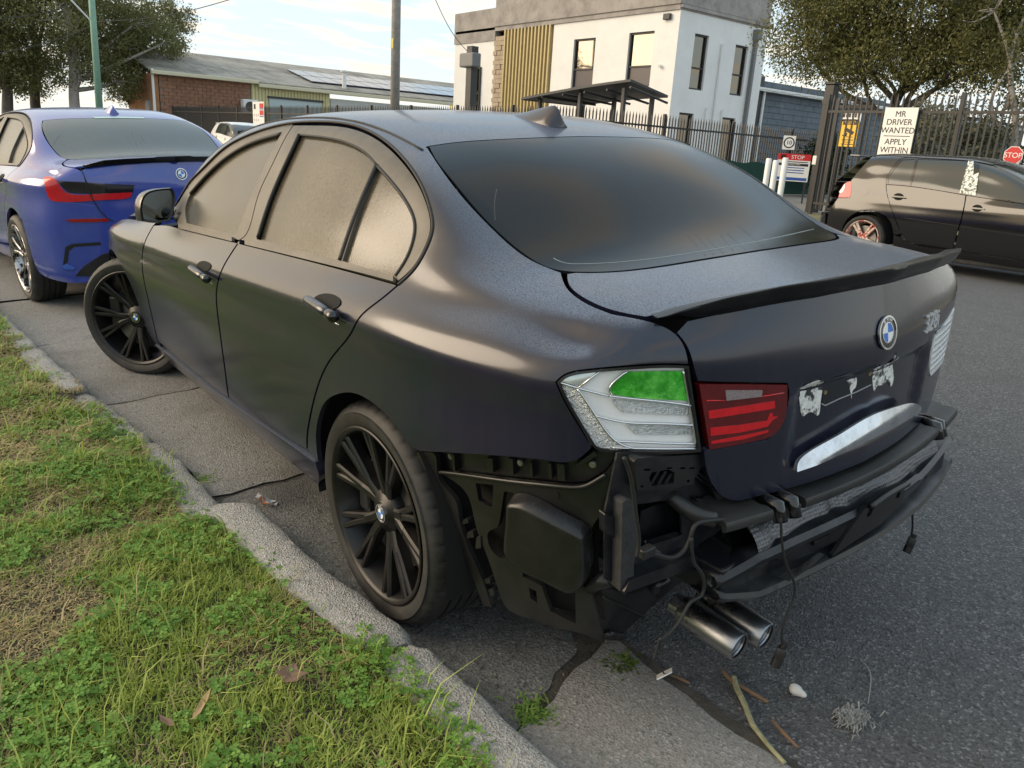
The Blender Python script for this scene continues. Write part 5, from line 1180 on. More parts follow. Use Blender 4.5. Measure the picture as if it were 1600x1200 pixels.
wire([cp3(q, 0, -.995) for q in [(1220, 810), (1222, 850), (1232, 890), (1242, 925), (1232, 955), (1222, 985), (1222, 1008)]], .0028)
wire([cp3(q, 0, -.965+.06) for q in [(1437, 690), (1446, 725), (1448, 745), (1440, 770), (1428, 790), (1426, 820), (1424, 838)]], .003)
def plug(q, ax, v, s=1., tilt=.2):
    c0 = Vector(cp3(q, ax, v)); o = MB().box((0, 0, 0), (.022*s, .026*s, .03*s), bev=.004*s).tube([(0, 0, -.014*s), (0, 0, -.036*s)], .012*s, 12).tube([(0, 0, .012*s), (0, 0, .026*s)], .008*s, 10).build('plug', PLUG, WIR); o.location = c0; o.rotation_euler = (tilt, -tilt, .4); autosmooth(o, 35)
plug((1220, 1020), 0, -.995); plug((1424, 846), 0, -.905); 
MB().box(cp3((1010, 862), 0, -.903), (.02, .035, .02), bev=.003).build('plug', PLUG, WIR)
o = MB().box((0, 0, 0), (.004, .030, .046), bev=.0015).build('tag', mat('white_tag', (.8, .8, .8), .4), WIR); o.location = cp3((1038, 1053), 2, .02); o.rotation_euler = (.5, -.9, .3)
MB().tube([cp3((1022, 1030), 0, -.90), o.location], .002, 6).build('wire', WIREM, WIR)
# ================================================================== the blue sedan parked ahead
BYAW = rad(5.19); BT = np.array([5.216, .201, .0]); BRz = np.array([[math.cos(BYAW), -math.sin(BYAW), 0], [math.sin(BYAW), math.cos(BYAW), 0], [0, 0, 1]])
BLUE_CAR = empty('blue_sedan', 'glossy blue sedan parked at the kerb ahead of the dark one', 'car')
BLUE_CAR.matrix_world = Matrix.Translation(Vector(RW@BT))@Matrix([list(r) for r in RW@BRz]).to_4x4()
BPAINT = paint_mat('blue_pearl_paint', (.012, .042, .33), (.24, .24, .34), .24, (.30, .32, .52), .35, rough=.10, coat=1., streak=.2, fr=.05)
BGLASS = wet_glass('blue_car_glass', base=(.03, .034, .034), rough=.12, fog=.3, fogcol=(.16, .15, .12))
BRGLASS = wet_glass('blue_car_rear_glass', base=(.07, .085, .085), rough=.22, fog=.5, fogcol=(.14, .16, .16), streak=.4)
def P_blue(q): return BRz.T@(CP-BT), BRz.T@cray(*q)
def recopy(o, par, m_):
    c = o.copy(); COL.objects.link(c); c.parent = par; c.name = o.name.split('.')[0]
    for k in ('label',):
        if k in c: del c[k]
    if m_ is not None and c.type == 'MESH' and len(c.material_slots): c.material_slots[0].link = 'OBJECT'; c.material_slots[0].material = m_
    return c
def swap(o, mp_): 
    return mp_.get(o.data.materials[0].name) if o.type == 'MESH' and o.data and len(o.data.materials) else None
BMAP = {'dusty_navy_paint': BPAINT, 'dewy_tinted_glass': BGLASS, 'dewy_rear_glass': BRGLASS, 'dusty_trim': TRIM}
def shell(par, mp_, skip=('quarter_panel',)):
    """same pressings as the dark sedan: doors, wings, roof, glass"""
    for o in list(SEDAN.children):
        nm = o.name.split('.')[0]
        if nm in ('front_door', 'rear_door', 'roof_rail', 'roof', 'windscreen', 'rear_window', 'bonnet', 'front_wing', 'wing_top', 'front_bumper', 'front_bumper_side', 'side_skirt', 'weather_strip', 'antenna_fin', 'floor_pan', 'wheel_well', 'parcel_shelf', 'front_seat', 'rear_seat', 'door_mirror', 'boot_floor'):
            c = recopy(o, par, swap(o, mp_))
            for ch in o.children:
                d = recopy(ch, c, swap(ch, mp_))
                if ch.type == 'EMPTY':                      # keep to three levels: hang the handle's pieces on the door
                    for g in ch.children: recopy(g, c, swap(g, mp_))
                    bpy.data.objects.remove(d)
shell(BLUE_CAR, BMAP)
bq = joinc(cur(*DLO[:8]), [(600, 196), (626, 203), (650, 217), (669, 231)], cur(*GL_L), cur(*SEAM[:-1]), cur((1070, 541), (1080, 600), (1098, 706)), cur((1098, 706), (1000, 712), (914, 714), (856, 721), (760, 712), (656, 706)), cur(*RARCH[::-1]), [(492, 717), (481, 706)], cur(*RDOOR[::-1]))
panel('quarter_panel', inset(bq, 1.), P_cam, S1, BPAINT, BLUE_CAR, step=12, bstep=8, flange=.012, mirror=True, clean=6, clean_at=(985, 520, 70))
panel('boot_deck', joinc(deckp), P_top, S1, BPAINT, BLUE_CAR, step=.04, bstep=.025, flange=.012)
bl_l = joinc([(0, 1.064), (.22, 1.058), (.43, 1.043), (.56, 1.026)], cur((.60, 1.008), (.588, .985), (.579, .945), (.56, .86), (.535, .76), (.48, .70), (.40, .672)), [(.2, .666), (0, .666)])
BFACE = panel('boot_face', joinc(bl_l+[(-y, z) for y, z in bl_l[::-1]]), P_rear, S1, BPAINT, BLUE_CAR, step=.04, bstep=.025, flange=.015)
def P_obl(q):
    e = np.array([1, 1, 0])/math.sqrt(2); d = np.array([1, -1, 0])/math.sqrt(2); return e*q[0]-d*5+np.array([0, 0, q[1]]), d
bmp = joinc(cur((.385, .668), (.27, .705), (.16, .755), (.05, .80), (-.10, .80), (-.22, .775)), cur((-.22, .775), (-.255, .725), (-.30, .69), (-.36, .668), (-.665, .658)), [(-.665, .25)], cur((-.665, .25), (-.3, .25), (.1, .25), (.34, .27)), cur((.34, .27), (.36, .40), (.37, .52), (.385, .668)))
panel('rear_bumper', bmp, P_obl, S1, BPAINT, BLUE_CAR, step=.035, off=.012, flange=.03, mirror=True)
b_ = lambda *pts: [(x/3.3333, 130+y/3.3333) for x, y in pts]
BL = empty('tail_lamp', parent=BLUE_CAR)
BDARK = mat('smoked_lens', (.014, .013, .015), .10, coat=.6); BRED = mat('red_lamp', (.55, .010, .018), .2, coat=.6, var=.15, vscale=30)
def bpanel(nm, px, m_, par, off, st=2, fl=.012): return panel(nm, px, P_blue, S1, m_, par, step=st, off=off, flange=fl)
bpanel('smoked_lens', b_((300, 508), (440, 516), (560, 525), (700, 530), (690, 570), (480, 575), (360, 570), (330, 545)), BDARK, BL, .006)
bpanel('red_lens', joinc(cur(*b_((230, 494), (262, 492), (296, 506))), cur(*b_((296, 506), (330, 556), (360, 574), (480, 578))), b_((480, 578), (688, 568), (680, 592), (640, 603), (490, 610)), cur(*b_((490, 610), (380, 618), (300, 616), (272, 610), (245, 560), (230, 494)))), BRED, BL, .009)
bpanel('reflector', b_((345, 708), (400, 705), (560, 702), (566, 718), (480, 722), (370, 722)), mat('dark_red_reflector', (.30, .008, .012), .2, coat=.4), BL, .018)
bpanel('diffuser', b_((395, 1000), (440, 950), (530, 890), (640, 860), (900, 850), (900, 1010)), BLACKPL, BLUE_CAR, .022, 4)
bpanel('vent_recess', b_((345, 850), (380, 835), (520, 825), (530, 840), (390, 850), (362, 870), (355, 930), (335, 945)), BLACKPL, BLUE_CAR, .016, 3)
bpanel('vent_blade', b_((335, 945), (350, 940), (395, 960), (385, 968), (345, 962)), mat('pale_blue_highlight', (.05, .12, .5), .15, coat=.8), BLUE_CAR, .022, 3)  # lighter blue of the blade is a highlight put into the colour
bpanel('shut_line', b_((418, 440), (440, 480), (458, 540), (490, 610), (520, 660), (560, 700), (590, 715), (590, 719), (556, 703), (515, 662), (485, 612), (453, 542), (436, 482), (414, 440)), RUBBER, BLUE_CAR, .016, 2, .003)
# lip spoiler, badge, high brake light, wheels
V = []; m = 5; ys_ = np.linspace(.56, -.56, 41)
for y in ys_:
    x, z = edge_pt(float(y)); a = abs(y); k = min(1, (.57-a)/.12); h = .022 if a > .12 else .026
    for o_, u_ in [(-.03, .002), (.01, h*k), (.022, h*k), (.018, -.012), (-.01, -.014)]: V.append((x-o_*math.cos(a*.9), y+math.copysign(o_*math.sin(a*.9), y), z+.003+u_))
mb = MB(); mb.add(V, [[i*m+k, i*m+(k+1) % m, (i+1)*m+(k+1) % m, (i+1)*m+k] for i in range(40) for k in range(m)]+[list(range(m)), [40*m+k for k in range(m)]]); mb.build('lip_spoiler', GLOSSBLK, BLUE_CAR)
q, n = S1.hit(*P_blue((283, 272))); roundel(BLUE_CAR, q+n*.002, n, .041)
panel('high_brake_light', [(.150, .2), (.150, -.2), (.12, -.18), (.12, .18)], P_top, S1, mat('brake_light', (.55, .72, .66), .3), BLUE_CAR, step=.03, off=.003, flange=.002)
TWO = mat('two_tone_alloy', (.42, .42, .43), .3, .8, var=.2, dirt=(.02, .02, .022), dscale=14, dlo=.46, dhi=.54)
for x in (0., 2.81):
    for s_ in (1, -1): make_wheel(BLUE_CAR, (x, s_*.782, .331), .331, .248, .235, 0, s_, 'twin', TWO, rad(20), False, seg=96)
# ================================================================== hatchbacks on the other side of the road
GX = [3.05, 2.85, 2.578, 2.2, 1.85, 1.5, 1.1, .8, .4, .1, -.1, -.25, -.42, -.55, -.64]
GW = [.80, .855, .880, .876, .872, .872, .872, .872, .874, .880, .882, .878, .862, .835, .79]
def golf_lines():
    ins = [.09, .035, .012, .0, .0, .004, .010, .030]; zl = [.17, .29, .43, .58, .70, .78, .85, .91]; lower = []
    front = [(3.42, 0.), (3.39, .3), (3.30, .55), (3.18, .70)]; rear = [(-.70, .70), (-.735, .57), (-.76, .40), (-.775, .2), (-.78, 0.)]
    for j in range(8):
        row = [(x-.03*(j > 5), y, [.18, .27, .38, .5, .57, .62, .67, .71][j]) for x, y in front]
        row += [(x, W-ins[j], zl[j] if x < 2.9 else [.18, .28, .41, .54, .62, .68, .73, .77][j]) for x, W in zip(GX, GW)]
        row += [(x-(.05 if j in (1, 2, 3) else 0)+(.02 if j > 6 else 0), y, zl[j]+.02*(j > 5)) for x, y in rear]; lower.append(row)
    bz = [.80, .85, .90, .925, .945, .95, .955, .958, .962, .966, .968, .97, .972, .972, .97]; by = [.745, .79, .80, .81, .815, .825, .826, .826, .826, .826, .826, .82, .808, .785, .75]
    lower.append([(3.30, 0, .78), (3.27, .3, .775), (3.2, .53, .77), (3.12, .66, .775)]+[(x, y, z) for x, y, z in zip(GX, by, bz)]+[(-.665, .70, .985), (-.69, .57, .99), (-.71, .40, .992), (-.72, .2, .995), (-.725, 0., .996)])
    Yr = [.79, .73, .655, .615, .54, .3, 0]; Zr = [1.07, 1.20, 1.355, 1.40, 1.435, 1.465, 1.475]
    Y = [[.71, .66, .60, .50, .37, .2, 0], [.74, .70, .63, .52, .38, .2, 0], [.75, .70, .63, .52, .38, .2, 0], [.77, .74, .70, .60, .45, .25, 0], [.785, .76, .73, .69, .58, .3, 0], [.795, .75, .70, .66, .58, .3, 0]]+[Yr]*6+[[.775, .725, .66, .62, .55, .3, 0], [.755, .71, .665, .62, .55, .3, 0], [.735, .705, .665, .62, .55, .3, 0]]
    Z = [[.815, .83, .84, .85, .857, .862, .865], [.87, .885, .895, .905, .912, .918, .92], [.915, .928, .938, .95, .958, .963, .965], [.955, .968, .98, .995, 1.01, 1.02, 1.025], [1.0, 1.05, 1.10, 1.14, 1.17, 1.195, 1.20], [1.03, 1.12, 1.24, 1.285, 1.32, 1.345, 1.35],
         [1.06, 1.18, 1.34, 1.385, 1.42, 1.45, 1.458], Zr, Zr, Zr, [1.065, 1.19, 1.345, 1.39, 1.425, 1.455, 1.463], [1.06, 1.18, 1.32, 1.365, 1.405, 1.435, 1.443], [1.05, 1.15, 1.255, 1.30, 1.335, 1.365, 1.372], [1.03, 1.09, 1.15, 1.18, 1.20, 1.225, 1.23], [1.0, 1.025, 1.045, 1.058, 1.068, 1.085, 1.09]]
    upper = [[((x if i < 14 else [-.655, -.665, -.675, -.685, -.695, -.71, -.715][j]), Y[i][j], Z[i][j]) for i, x in enumerate(GX)] for j in range(7)]
    return lower, upper
lo2, up2 = golf_lines(); S2 = Surf(lo2, up2, 4)
GT = np.array([3.78, -9.55, .052])                        # rear axle of the black hatchback; it points towards -x
GPAINT = paint_mat('black_glossy_paint', (.006, .006, .007), (.05, .045, .04), .04, (.05, .05, .055), .3, rough=.04, coat=.8, streak=.2, fr=.03)
GGLASS = wet_glass('hatchback_glass', base=(.035, .042, .042), rough=.08, fog=.12, fogcol=(.09, .10, .10), streak=.2)
R180 = np.diag([-1., -1., 1.])
def P_golf(q): return R180@(WP-GT), R180@(RW@cray(*q))
g5 = lambda *pts: [(1280+x/5, 220+y/5) for x, y in pts]
CAMO = mat('printed_pillar_wrap', (.75, .77, .72), .4, var=.1, dirt=(.10, .13, .10), dscale=30, dlo=.50, dhi=.54)
CAMOW = mat('painted_alloy', (.62, .52, .44), .4, .3, var=.3, vscale=14, dirt=(.45, .06, .05), dscale=16, dlo=.52, dhi=.56)
def gp(root, nm, px, m_, par=None, off=0., st=2.5, fl=.012, **k): return panel(nm, px, P_golf, S2, m_, par or root, step=st, bstep=st, off=off, flange=fl, mirror=k.pop('mirror', True), **k)
HATCH = empty('black_hatchback', 'black hatchback parked across the road in front of the gate', 'car', loc=tuple(GT), rot=(0, 0, math.pi))
DL = [(520, 338), (524, 300), (535, 270), (580, 198), (640, 138), (700, 126), (1000, 134), (1250, 156), (1600, 212), (1760, 250), (1900, 310), (1990, 380)]
bot = [(520, 338), (700, 352), (1145, 422), (1600, 492), (1990, 552)]
side_b = joinc(cur(*g5((425, 112), (480, 103), (700, 102), (1000, 115), (1600, 168), (1780, 205), (1900, 255), (2050, 350))), g5((2060, 400)), cur(*g5((2040, 420), (1990, 382))), cur(*g5(*DL[::-1])), cur(*g5((520, 338), (525, 400), (545, 480), (572, 560), (610, 660), (640, 720))), g5((600, 735), (578, 722)), cur(*g5((578, 722), (560, 640), (520, 590), (450, 555), (370, 540), (290, 560), (220, 610), (180, 680), (168, 735))), g5((62, 715), (62, 640)), cur(*g5((62, 640), (76, 560), (105, 505), (148, 448))), g5((240, 448), (256, 380), (248, 314)), cur(*g5((248, 314), (310, 235), (425, 112))))
gp(HATCH, 'side_panel', side_b, GPAINT)
rdr = joinc(cur(*g5((524, 342), (700, 356), (1143, 426))), cur(*g5((1143, 426), (1120, 560), (1085, 690), (1045, 850))), cur(*g5((1045, 850), (800, 810), (700, 792), (650, 745), (615, 662), (575, 560), (548, 480), (528, 400), (524, 342))))
fdr = joinc(cur(*g5((1150, 427), (1600, 496), (1985, 556))), cur(*g5((1985, 556), (2020, 700), (2010, 850), (1960, 985))), cur(*g5((1960, 985), (1600, 935), (1052, 852))), cur(*g5((1052, 852), (1092, 690), (1126, 560), (1150, 427))))
GRD = gp(HATCH, 'rear_door', inset(rdr, .4), GPAINT)[0]; GFD = gp(HATCH, 'front_door', inset(fdr, .4), GPAINT)[0]
gl1 = g5((538, 332), (545, 282), (600, 200), (652, 148), (752, 142), (700, 346)); gl2 = g5((772, 143), (1168, 152), (1098, 408), (716, 350)); gl3 = g5((1255, 164), (1600, 220), (1750, 258), (1880, 318), (1960, 385), (1975, 545), (1600, 485), (1228, 428))
gp(HATCH, 'window_frame', joinc(cur(*g5(*DL)), cur(*g5(*bot[::-1]))), GLOSSBLK, GRD, -.004, holes=[gl1, gl2, gl3], mirror=False)
for g in (gl1, gl2): gp(HATCH, 'window', inset(g, -.3), GGLASS, GRD, -.008, fl=.003, mirror=False)
gp(HATCH, 'window', inset(gl3, -.3), GGLASS, GFD, -.008, fl=.003, mirror=False)
gp(HATCH, 'pillar_wrap', g5((1166, 152), (1208, 150), (1205, 262), (1160, 418), (1096, 408)), CAMO, GRD, .002, mirror=False); gp(HATCH, 'pillar_wrap', g5((1200, 270), (1246, 248), (1222, 427), (1162, 419)), CAMO, GFD, .002, mirror=False)
gp(HATCH, 'side_strip', g5((655, 600), (1090, 664), (1086, 682), (655, 616)), GPAINT, GRD, .008, mirror=False); gp(HATCH, 'side_strip', g5((1100, 666), (1600, 742), (1960, 800), (1955, 818), (1600, 760), (1096, 684)), GPAINT, GFD, .008, mirror=False)
gp(HATCH, 'sill', joinc(cur(*g5((582, 735), (660, 770), (720, 802), (1046, 858), (1600, 942), (1965, 995))), cur(*g5((1960, 1050), (1600, 1000), (1040, 915), (700, 870), (575, 850)))), GPAINT, None, .004)
lampg = joinc(cur(*g5((246, 316), (205, 332), (172, 380), (150, 442))), g5((238, 444)), cur(*g5((238, 444), (254, 380), (246, 316))))
LG = empty('tail_lamp', parent=HATCH); gp(HATCH, 'red_lens', lampg, BRED, LG, .003); gp(HATCH, 'round_lens', joinc(cur(*g5((200, 336), (178, 372), (160, 405), (175, 408), (195, 385), (204, 352), (200, 336)))), mat('white_lens', (.75, .72, .72), .25), LG, .007)
gp(HATCH, 'fuel_flap', [(1280+(342+48*math.cos(a))/5, 220+(388+44*math.sin(a))/5) for a in np.linspace(0, 6.28, 25)[:-1]], GPAINT, None, .002, fl=.004, mirror=False)
for par, c in ((GRD, (620, 437)), (GFD, (1235, 527))):
    gp(HATCH, 'handle_cup_shade', [(1280+(c[0]+42*math.cos(a))/5, 220+(c[1]+28*math.sin(a))/5) for a in np.linspace(0, 6.28, 17)[:-1]], VOID, par, .002, fl=.002, mirror=False)  # flat dark disc stands in for the shaded hollow behind the handle
    gp(HATCH, 'handle_bar', g5((c[0]-60, c[1]-8), (c[0]+55, c[1]+4), (c[0]+60, c[1]+14), (c[0]-55, c[1]+5)), GPAINT, par, .02, fl=.012, mirror=False)
# tail, roof, glass and nose in plan and rear view
panel('tailgate_glass', [(-.56, 1.04), (-.54, 1.12), (-.50, 1.36), (0, 1.39), (.50, 1.36), (.54, 1.12), (.56, 1.04), (0, 1.05)], P_rear, S2, GGLASS, HATCH, step=.06, flange=.01)
panel('tailgate', [(-.60, 1.03), (0, 1.04), (.60, 1.03), (.60, .62), (0, .60), (-.60, .62)], P_rear, S2, GPAINT, HATCH, step=.05, flange=.01)
panel('rear_bumper', [(-.80, .60), (0, .59), (.80, .60), (.80, .28), (0, .25), (-.80, .28)], P_rear, S2, GPAINT, HATCH, step=.05, off=.012, flange=.02)
gro = [(-.40, .50), (0, .56), (1.1, .575), (1.32, .55)]; grp = joinc(cur(*gro), cur((1.32, .55), (1.40, .3), (1.42, 0), (1.40, -.3), (1.32, -.55)), cur(*[(x, -y) for x, y in gro[::-1]]), cur((-.40, -.50), (-.43, 0), (-.40, .50)))
panel('roof', grp, P_top, S2, GPAINT, HATCH, step=.06, off=.004, flange=.015)
MB().box((-.50, 0, 1.405), (.16, 1.06, .03), bev=.012).build('roof_spoiler', GPAINT, HATCH)
panel('windscreen', joinc(cur((1.34, .55), (1.42, .3), (1.44, 0), (1.42, -.3), (1.34, -.55)), [(1.6, -.60), (2.1, -.66)], cur((2.1, -.66), (2.22, 0), (2.1, .66)), [(1.6, .60)]), P_top, S2, GGLASS, HATCH, step=.07, flange=.01)
panel('bonnet', joinc(cur((2.15, .74), (2.6, .74), (2.95, .68), (3.2, .4), (3.28, 0), (3.2, -.4), (2.95, -.68), (2.6, -.74), (2.15, -.74)), cur((2.15, -.74), (2.25, 0), (2.15, .74))), P_top, S2, GPAINT, HATCH, step=.08, flange=.02)
panel('front_bumper', [(-.70, .28), (-.70, .72), (0, .75), (.70, .72), (.70, .28), (0, .2)], P_front, S2, GPAINT, HATCH, step=.08, flange=.02)
wg = joinc(cur((2.10, .92), (2.08, .7), (2.12, .45), (2.16, .30)), [(2.22, .3)], cur((2.22, .32), (2.28, .5), (2.42, .62), (2.578, .66), (2.74, .62), (2.87, .5), (2.93, .35)), [(3.1, .3), (3.12, .72)], cur((3.05, .78), (2.85, .84), (2.578, .89), (2.10, .92)))
panel('front_wing', wg, P_side, S2, GPAINT, HATCH, step=.05, flange=.02, mirror=True)
for x in (0., 2.578):
    for s_ in (1, -1):
        make_wheel(HATCH, (x, s_*.765, .315), .315, .238, .225, 0, s_, 'five', CAMOW, rad(55), False, seg=96)
        V = []; n = 20
        for i in range(n+1):
            a = rad(-10)+rad(200)*i/n
            for y, r in ((.84, .345), (.5, .345), (.5, .02)): V.append((x+r*math.cos(a), s_*y, .33+r*math.sin(a)))
        mb = MB(); mb.add(V, [[i*3+k, i*3+k+1, (i+1)*3+k+1, (i+1)*3+k] for i in range(n) for k in range(2)]); mb.build('wheel_well', VOID, HATCH, smooth=True, fix=False)
MB().box((1.3, 0, .24), (1.9, 1.5, .05)).build('floor_pan', VOID, HATCH)
for y in (-.36, .36): MB().box((.95, y, .85), (.16, .46, .56), bev=.06).box((.9, y, 1.18), (.10, .24, .14), bev=.04).build('front_seat', CAB, HATCH, smooth=True)
# a white hatchback further up the road, its windows full of evening sky
WHATCH = empty('white_hatchback', 'white hatchback far up the road, seen between the two sedans', 'car', loc=(29.2, -8.9, .06), rot=(0, 0, math.pi))
WP_ = mat('white_car_paint', (.78, .78, .76), .25, coat=.6)
def copy_car(src, root, mp_):
    for o in src.children:
        c = recopy(o, root, swap(o, mp_))
        for ch in o.children:
            d = recopy(ch, c, swap(ch, mp_))
            for g in ch.children: recopy(g, d, swap(g, mp_))
copy_car(HATCH, WHATCH, {'black_glossy_paint': WP_, 'painted_alloy': TWO, 'printed_pillar_wrap': GLOSSBLK})
# ================================================================== the far side of the road
FARV = mat('far_verge', (.13, .14, .06), .95, var=.4, vscale=2.5, bump=.5, bscale=20, dirt=(.24, .20, .12), dscale=.8)
YARD = mat('yard_concrete', (.24, .23, .215), .9, var=.2, vscale=1.2, bump=.1, bscale=40, dirt=(.15, .145, .135), dscale=.6)
KF = mat('far_kerb_concrete', (.30, .29, .27), .9, var=.2, vscale=6)
o = MB().box((20, -10.72, .14), (160, .16, .24), bev=.02).build('far_kerb', KF); o['kind'] = 'structure'
o = meshobj('far_verge', [(-60, -10.80, .25), (100, -10.80, .25), (100, -13.2, .34), (-60, -13.2, .34)], [(0, 3, 2, 1)], FARV); o['kind'] = 'structure'
o = meshobj('yard', [(-60, -13.2, .336), (100, -13.2, .336), (100, -70, .40), (-60, -70, .40)], [(0, 3, 2, 1)], YARD); o['kind'] = 'structure'
o = meshobj('driveway', [(7.9, -10.79, .262), (12.2, -10.79, .262), (12.2, -13.25, .350), (7.9, -13.25, .350)], [(0, 3, 2, 1)], YARD); o['kind'] = 'structure'
def fgz(y): return float(np.interp(-y, [10.8, 13.2, 70], [.25, .336, .40]))
WR_ = mat('white_render', (.80, .80, .79), .85, var=.05, vscale=1.5, bump=.1, bscale=60, dirt=(.70, .69, .67), dscale=.7, dlo=.5, dhi=.85)
PARA = mat('raw_concrete_panel', (.36, .335, .315), .9, var=.18, vscale=1.1, bump=.15, bscale=30, dirt=(.22, .20, .19), dscale=1.5)
DFR = mat('dark_window_frame', (.03, .028, .03), .5); BGL = mat('building_glass', (.20, .18, .15), .03, metal=1.)
PURP = mat('dark_spandrel', (.06, .05, .055), .4); GOLD = mat('gold_fin', (.50, .40, .19), .5, var=.1, vscale=4); BRICKB = mat('fin_backing', (.07, .06, .05), .8)
DGREY = mat('dark_grey_metal', (.035, .036, .038), .5, var=.15); PIPEM = mat('white_downpipe', (.74, .75, .74), .5)
def quad_wall(mb, axis, pos, a0, a1, z0, z1, holes, th, sgn):
    """wall on an axis plane with rectangular openings, thickness th inwards"""
    A = sorted({a0, a1}|{h[0] for h in holes}|{h[1] for h in holes}); Z = sorted({z0, z1}|{h[2] for h in holes}|{h[3] for h in holes})
    for i in range(len(A)-1):
        for j in range(len(Z)-1):
            ca, cz = (A[i]+A[i+1])/2, (Z[j]+Z[j+1])/2
            if any(h[0] < ca < h[1] and h[2] < cz < h[3] for h in holes): continue
            c = (ca, pos-sgn*th/2, cz) if axis == 1 else (pos-sgn*th/2, ca, cz); d = (A[i+1]-A[i], th, Z[j+1]-Z[j]) if axis == 1 else (th, A[i+1]-A[i], Z[j+1]-Z[j]); mb.box(c, d)
OFF = empty('office_building', 'two storey white office with bare concrete parapet and gold vertical fins', 'building', loc=(20.4, -23.3, .37))
def at(o): o.location = (-20.4, 23.3, -.37); return o
FH = [(25.05, 26.45, 3.95, 6.0), (21.65, 23.05, 3.95, 6.05)]; SH = [(-25.17, -24.3, 3.92, 6.0), (-27.82, -26.95, 3.92, 5.9), (-24.8, -23.9, .4, 3.0), (-27.6, -26.7, .4, 3.0)]
mb = MB(); quad_wall(mb, 1, -23.3, 20.4, 27.9, .3, 6.72, FH, .3, 1); at(mb.build('front_wall', WR_, OFF))
mb = MB(); quad_wall(mb, 0, 20.4, -28.8, -23.6, .3, 6.72, SH, .3, -1); at(mb.build('side_wall', WR_, OFF))
at(MB().box((34.1, -23.45, 3.3), (3.6, .3, 6.0)).build('wing_wall', WR_, OFF)); at(MB().box((29.9, -23.62, 3.5), (4.0, .3, 6.4)).build('fin_backing', BRICKB, OFF))
at(MB().box((28.2, -29.0, 3.5), (15.4, .3, 6.4)).build('rear_wall', WR_, OFF)); at(MB().box((36, -26.2, 3.5), (.3, 5.6, 6.4)).build('end_wall', WR_, OFF)); at(MB().box((28.1, -26.2, 6.85), (15.6, 5.9, .12)).build('roof_slab', PARA, OFF))
at(MB().box((26.38, -23.4, 7.5), (12.0, .34, 1.55)).build('parapet', PARA, OFF)); at(MB().box((20.55, -26.3, 7.5), (.36, 5.45, 1.55)).build('parapet', PARA, OFF)); at(MB().box((34.2, -23.42, 7.05), (3.66, .34, 1.5)).build('parapet', PARA, OFF))
at(MB().box((26.38, -23.38, 6.92), (12.06, .36, .03)).build('panel_joint', DFR, OFF)); at(MB().box((20.53, -26.3, 6.92), (.36, 5.5, .03)).build('panel_joint', DFR, OFF))
for x in np.arange(28.1, 31.55, .262): at(MB().box((x, -23.33, 3.75), (.10, .24, 5.95)).build('gold_fin', GOLD, OFF))
STB = mat('split_stone', (.42, .34, .25), .9, var=.25, vscale=3)
for k in range(27):
    for s_ in range(3): at(MB().box((31.70+s_*.29+(.08 if k % 2 else 0)-.04, -23.36+.012*((k*7+s_*3) % 4), .6+k*.222), (.27, .16, .205)).build('stone_block', STB, OFF))
def window(par, axis, pos, h, sgn, bar=None, base=(0, 0, 0)):
    a0, a1, z0, z1 = h; c = (a0+a1)/2
    def pc_(a, z, da, dz, dep, th): return ((a, pos-sgn*dep, z), (da, th, dz)) if axis == 1 else ((pos-sgn*dep, a, z), (th, da, dz))
    mb = MB(); t_ = .07
    for a, z, da, dz in ((a0+t_/2, (z0+z1)/2, t_, z1-z0), (a1-t_/2, (z0+z1)/2, t_, z1-z0), (c, z1-t_/2, a1-a0-2*t_, t_), (c, z0+t_/2, a1-a0-2*t_, t_)): mb.box(*pc_(a, z, da, dz, .14, .10))
    if bar: mb.box(*pc_(c, bar, a1-a0-2*t_, .06, .14, .09))
    f = at(mb.build('window', DFR, par)); 
    top = bar if bar else z0+t_
    g = MB().box(*pc_(c, (top+z1)/2, a1-a0-2*t_, z1-top-t_, .16, .02)).build('pane', BGL, f)
    if bar: MB().box(*pc_(c, (z0+bar)/2, a1-a0-2*t_, bar-z0-t_, .16, .02)).build('pane', PURP if axis == 1 else BGL, f)
for h in FH: window(OFF, 1, -23.3, h, 1, 4.75)
for h, b in zip(SH, (4.75, 4.75, None, None)): window(OFF, 0, 20.4, h, -1, b)
window(OFF, 1, -23.3, (33.6, 34.5, 3.2, 5.4), 1, 4.4) if False else None
at(MB().box((33.9, -23.24, 3.6), (.9, .08, 3.0)).build('wing_window', DFR, OFF)); at(MB().box((33.9, -23.22, 3.6), (.74, .08, 2.84)).build('wing_pane', BGL, OFF))
at(MB().box((20.3, -28.15, 3.4), (.14, .14, 6.1)).build('downpipe', mat('grey_downpipe', (.16, .165, .17), .5), OFF)); at(MB().box((20.27, -28.15, 6.4), (.3, .3, .4), bev=.02).build('rain_head', mat('grey_downpipe'), OFF))
at(MB().box((20.33, -26.0, 3.5), (.07, .07, 4.6)).build('conduit', PIPEM, OFF)); at(MB().box((20.33, -26.55, 1.9), (.05, .05, 2.8)).build('conduit', PIPEM, OFF)); at(MB().box((20.33, -25.5, 1.9), (.05, .05, 2.8)).build('conduit', PIPEM, OFF))
at(MB().box((21.0, -23.22, 6.5), (.35, .12, .22), bev=.02).build('floodlight', DGREY, OFF)); at(MB().tube([(21.1, -23.25, 4.7), (21.1, -23.15, 4.68)], .07, 12).build('dome_camera', PIPEM, OFF))
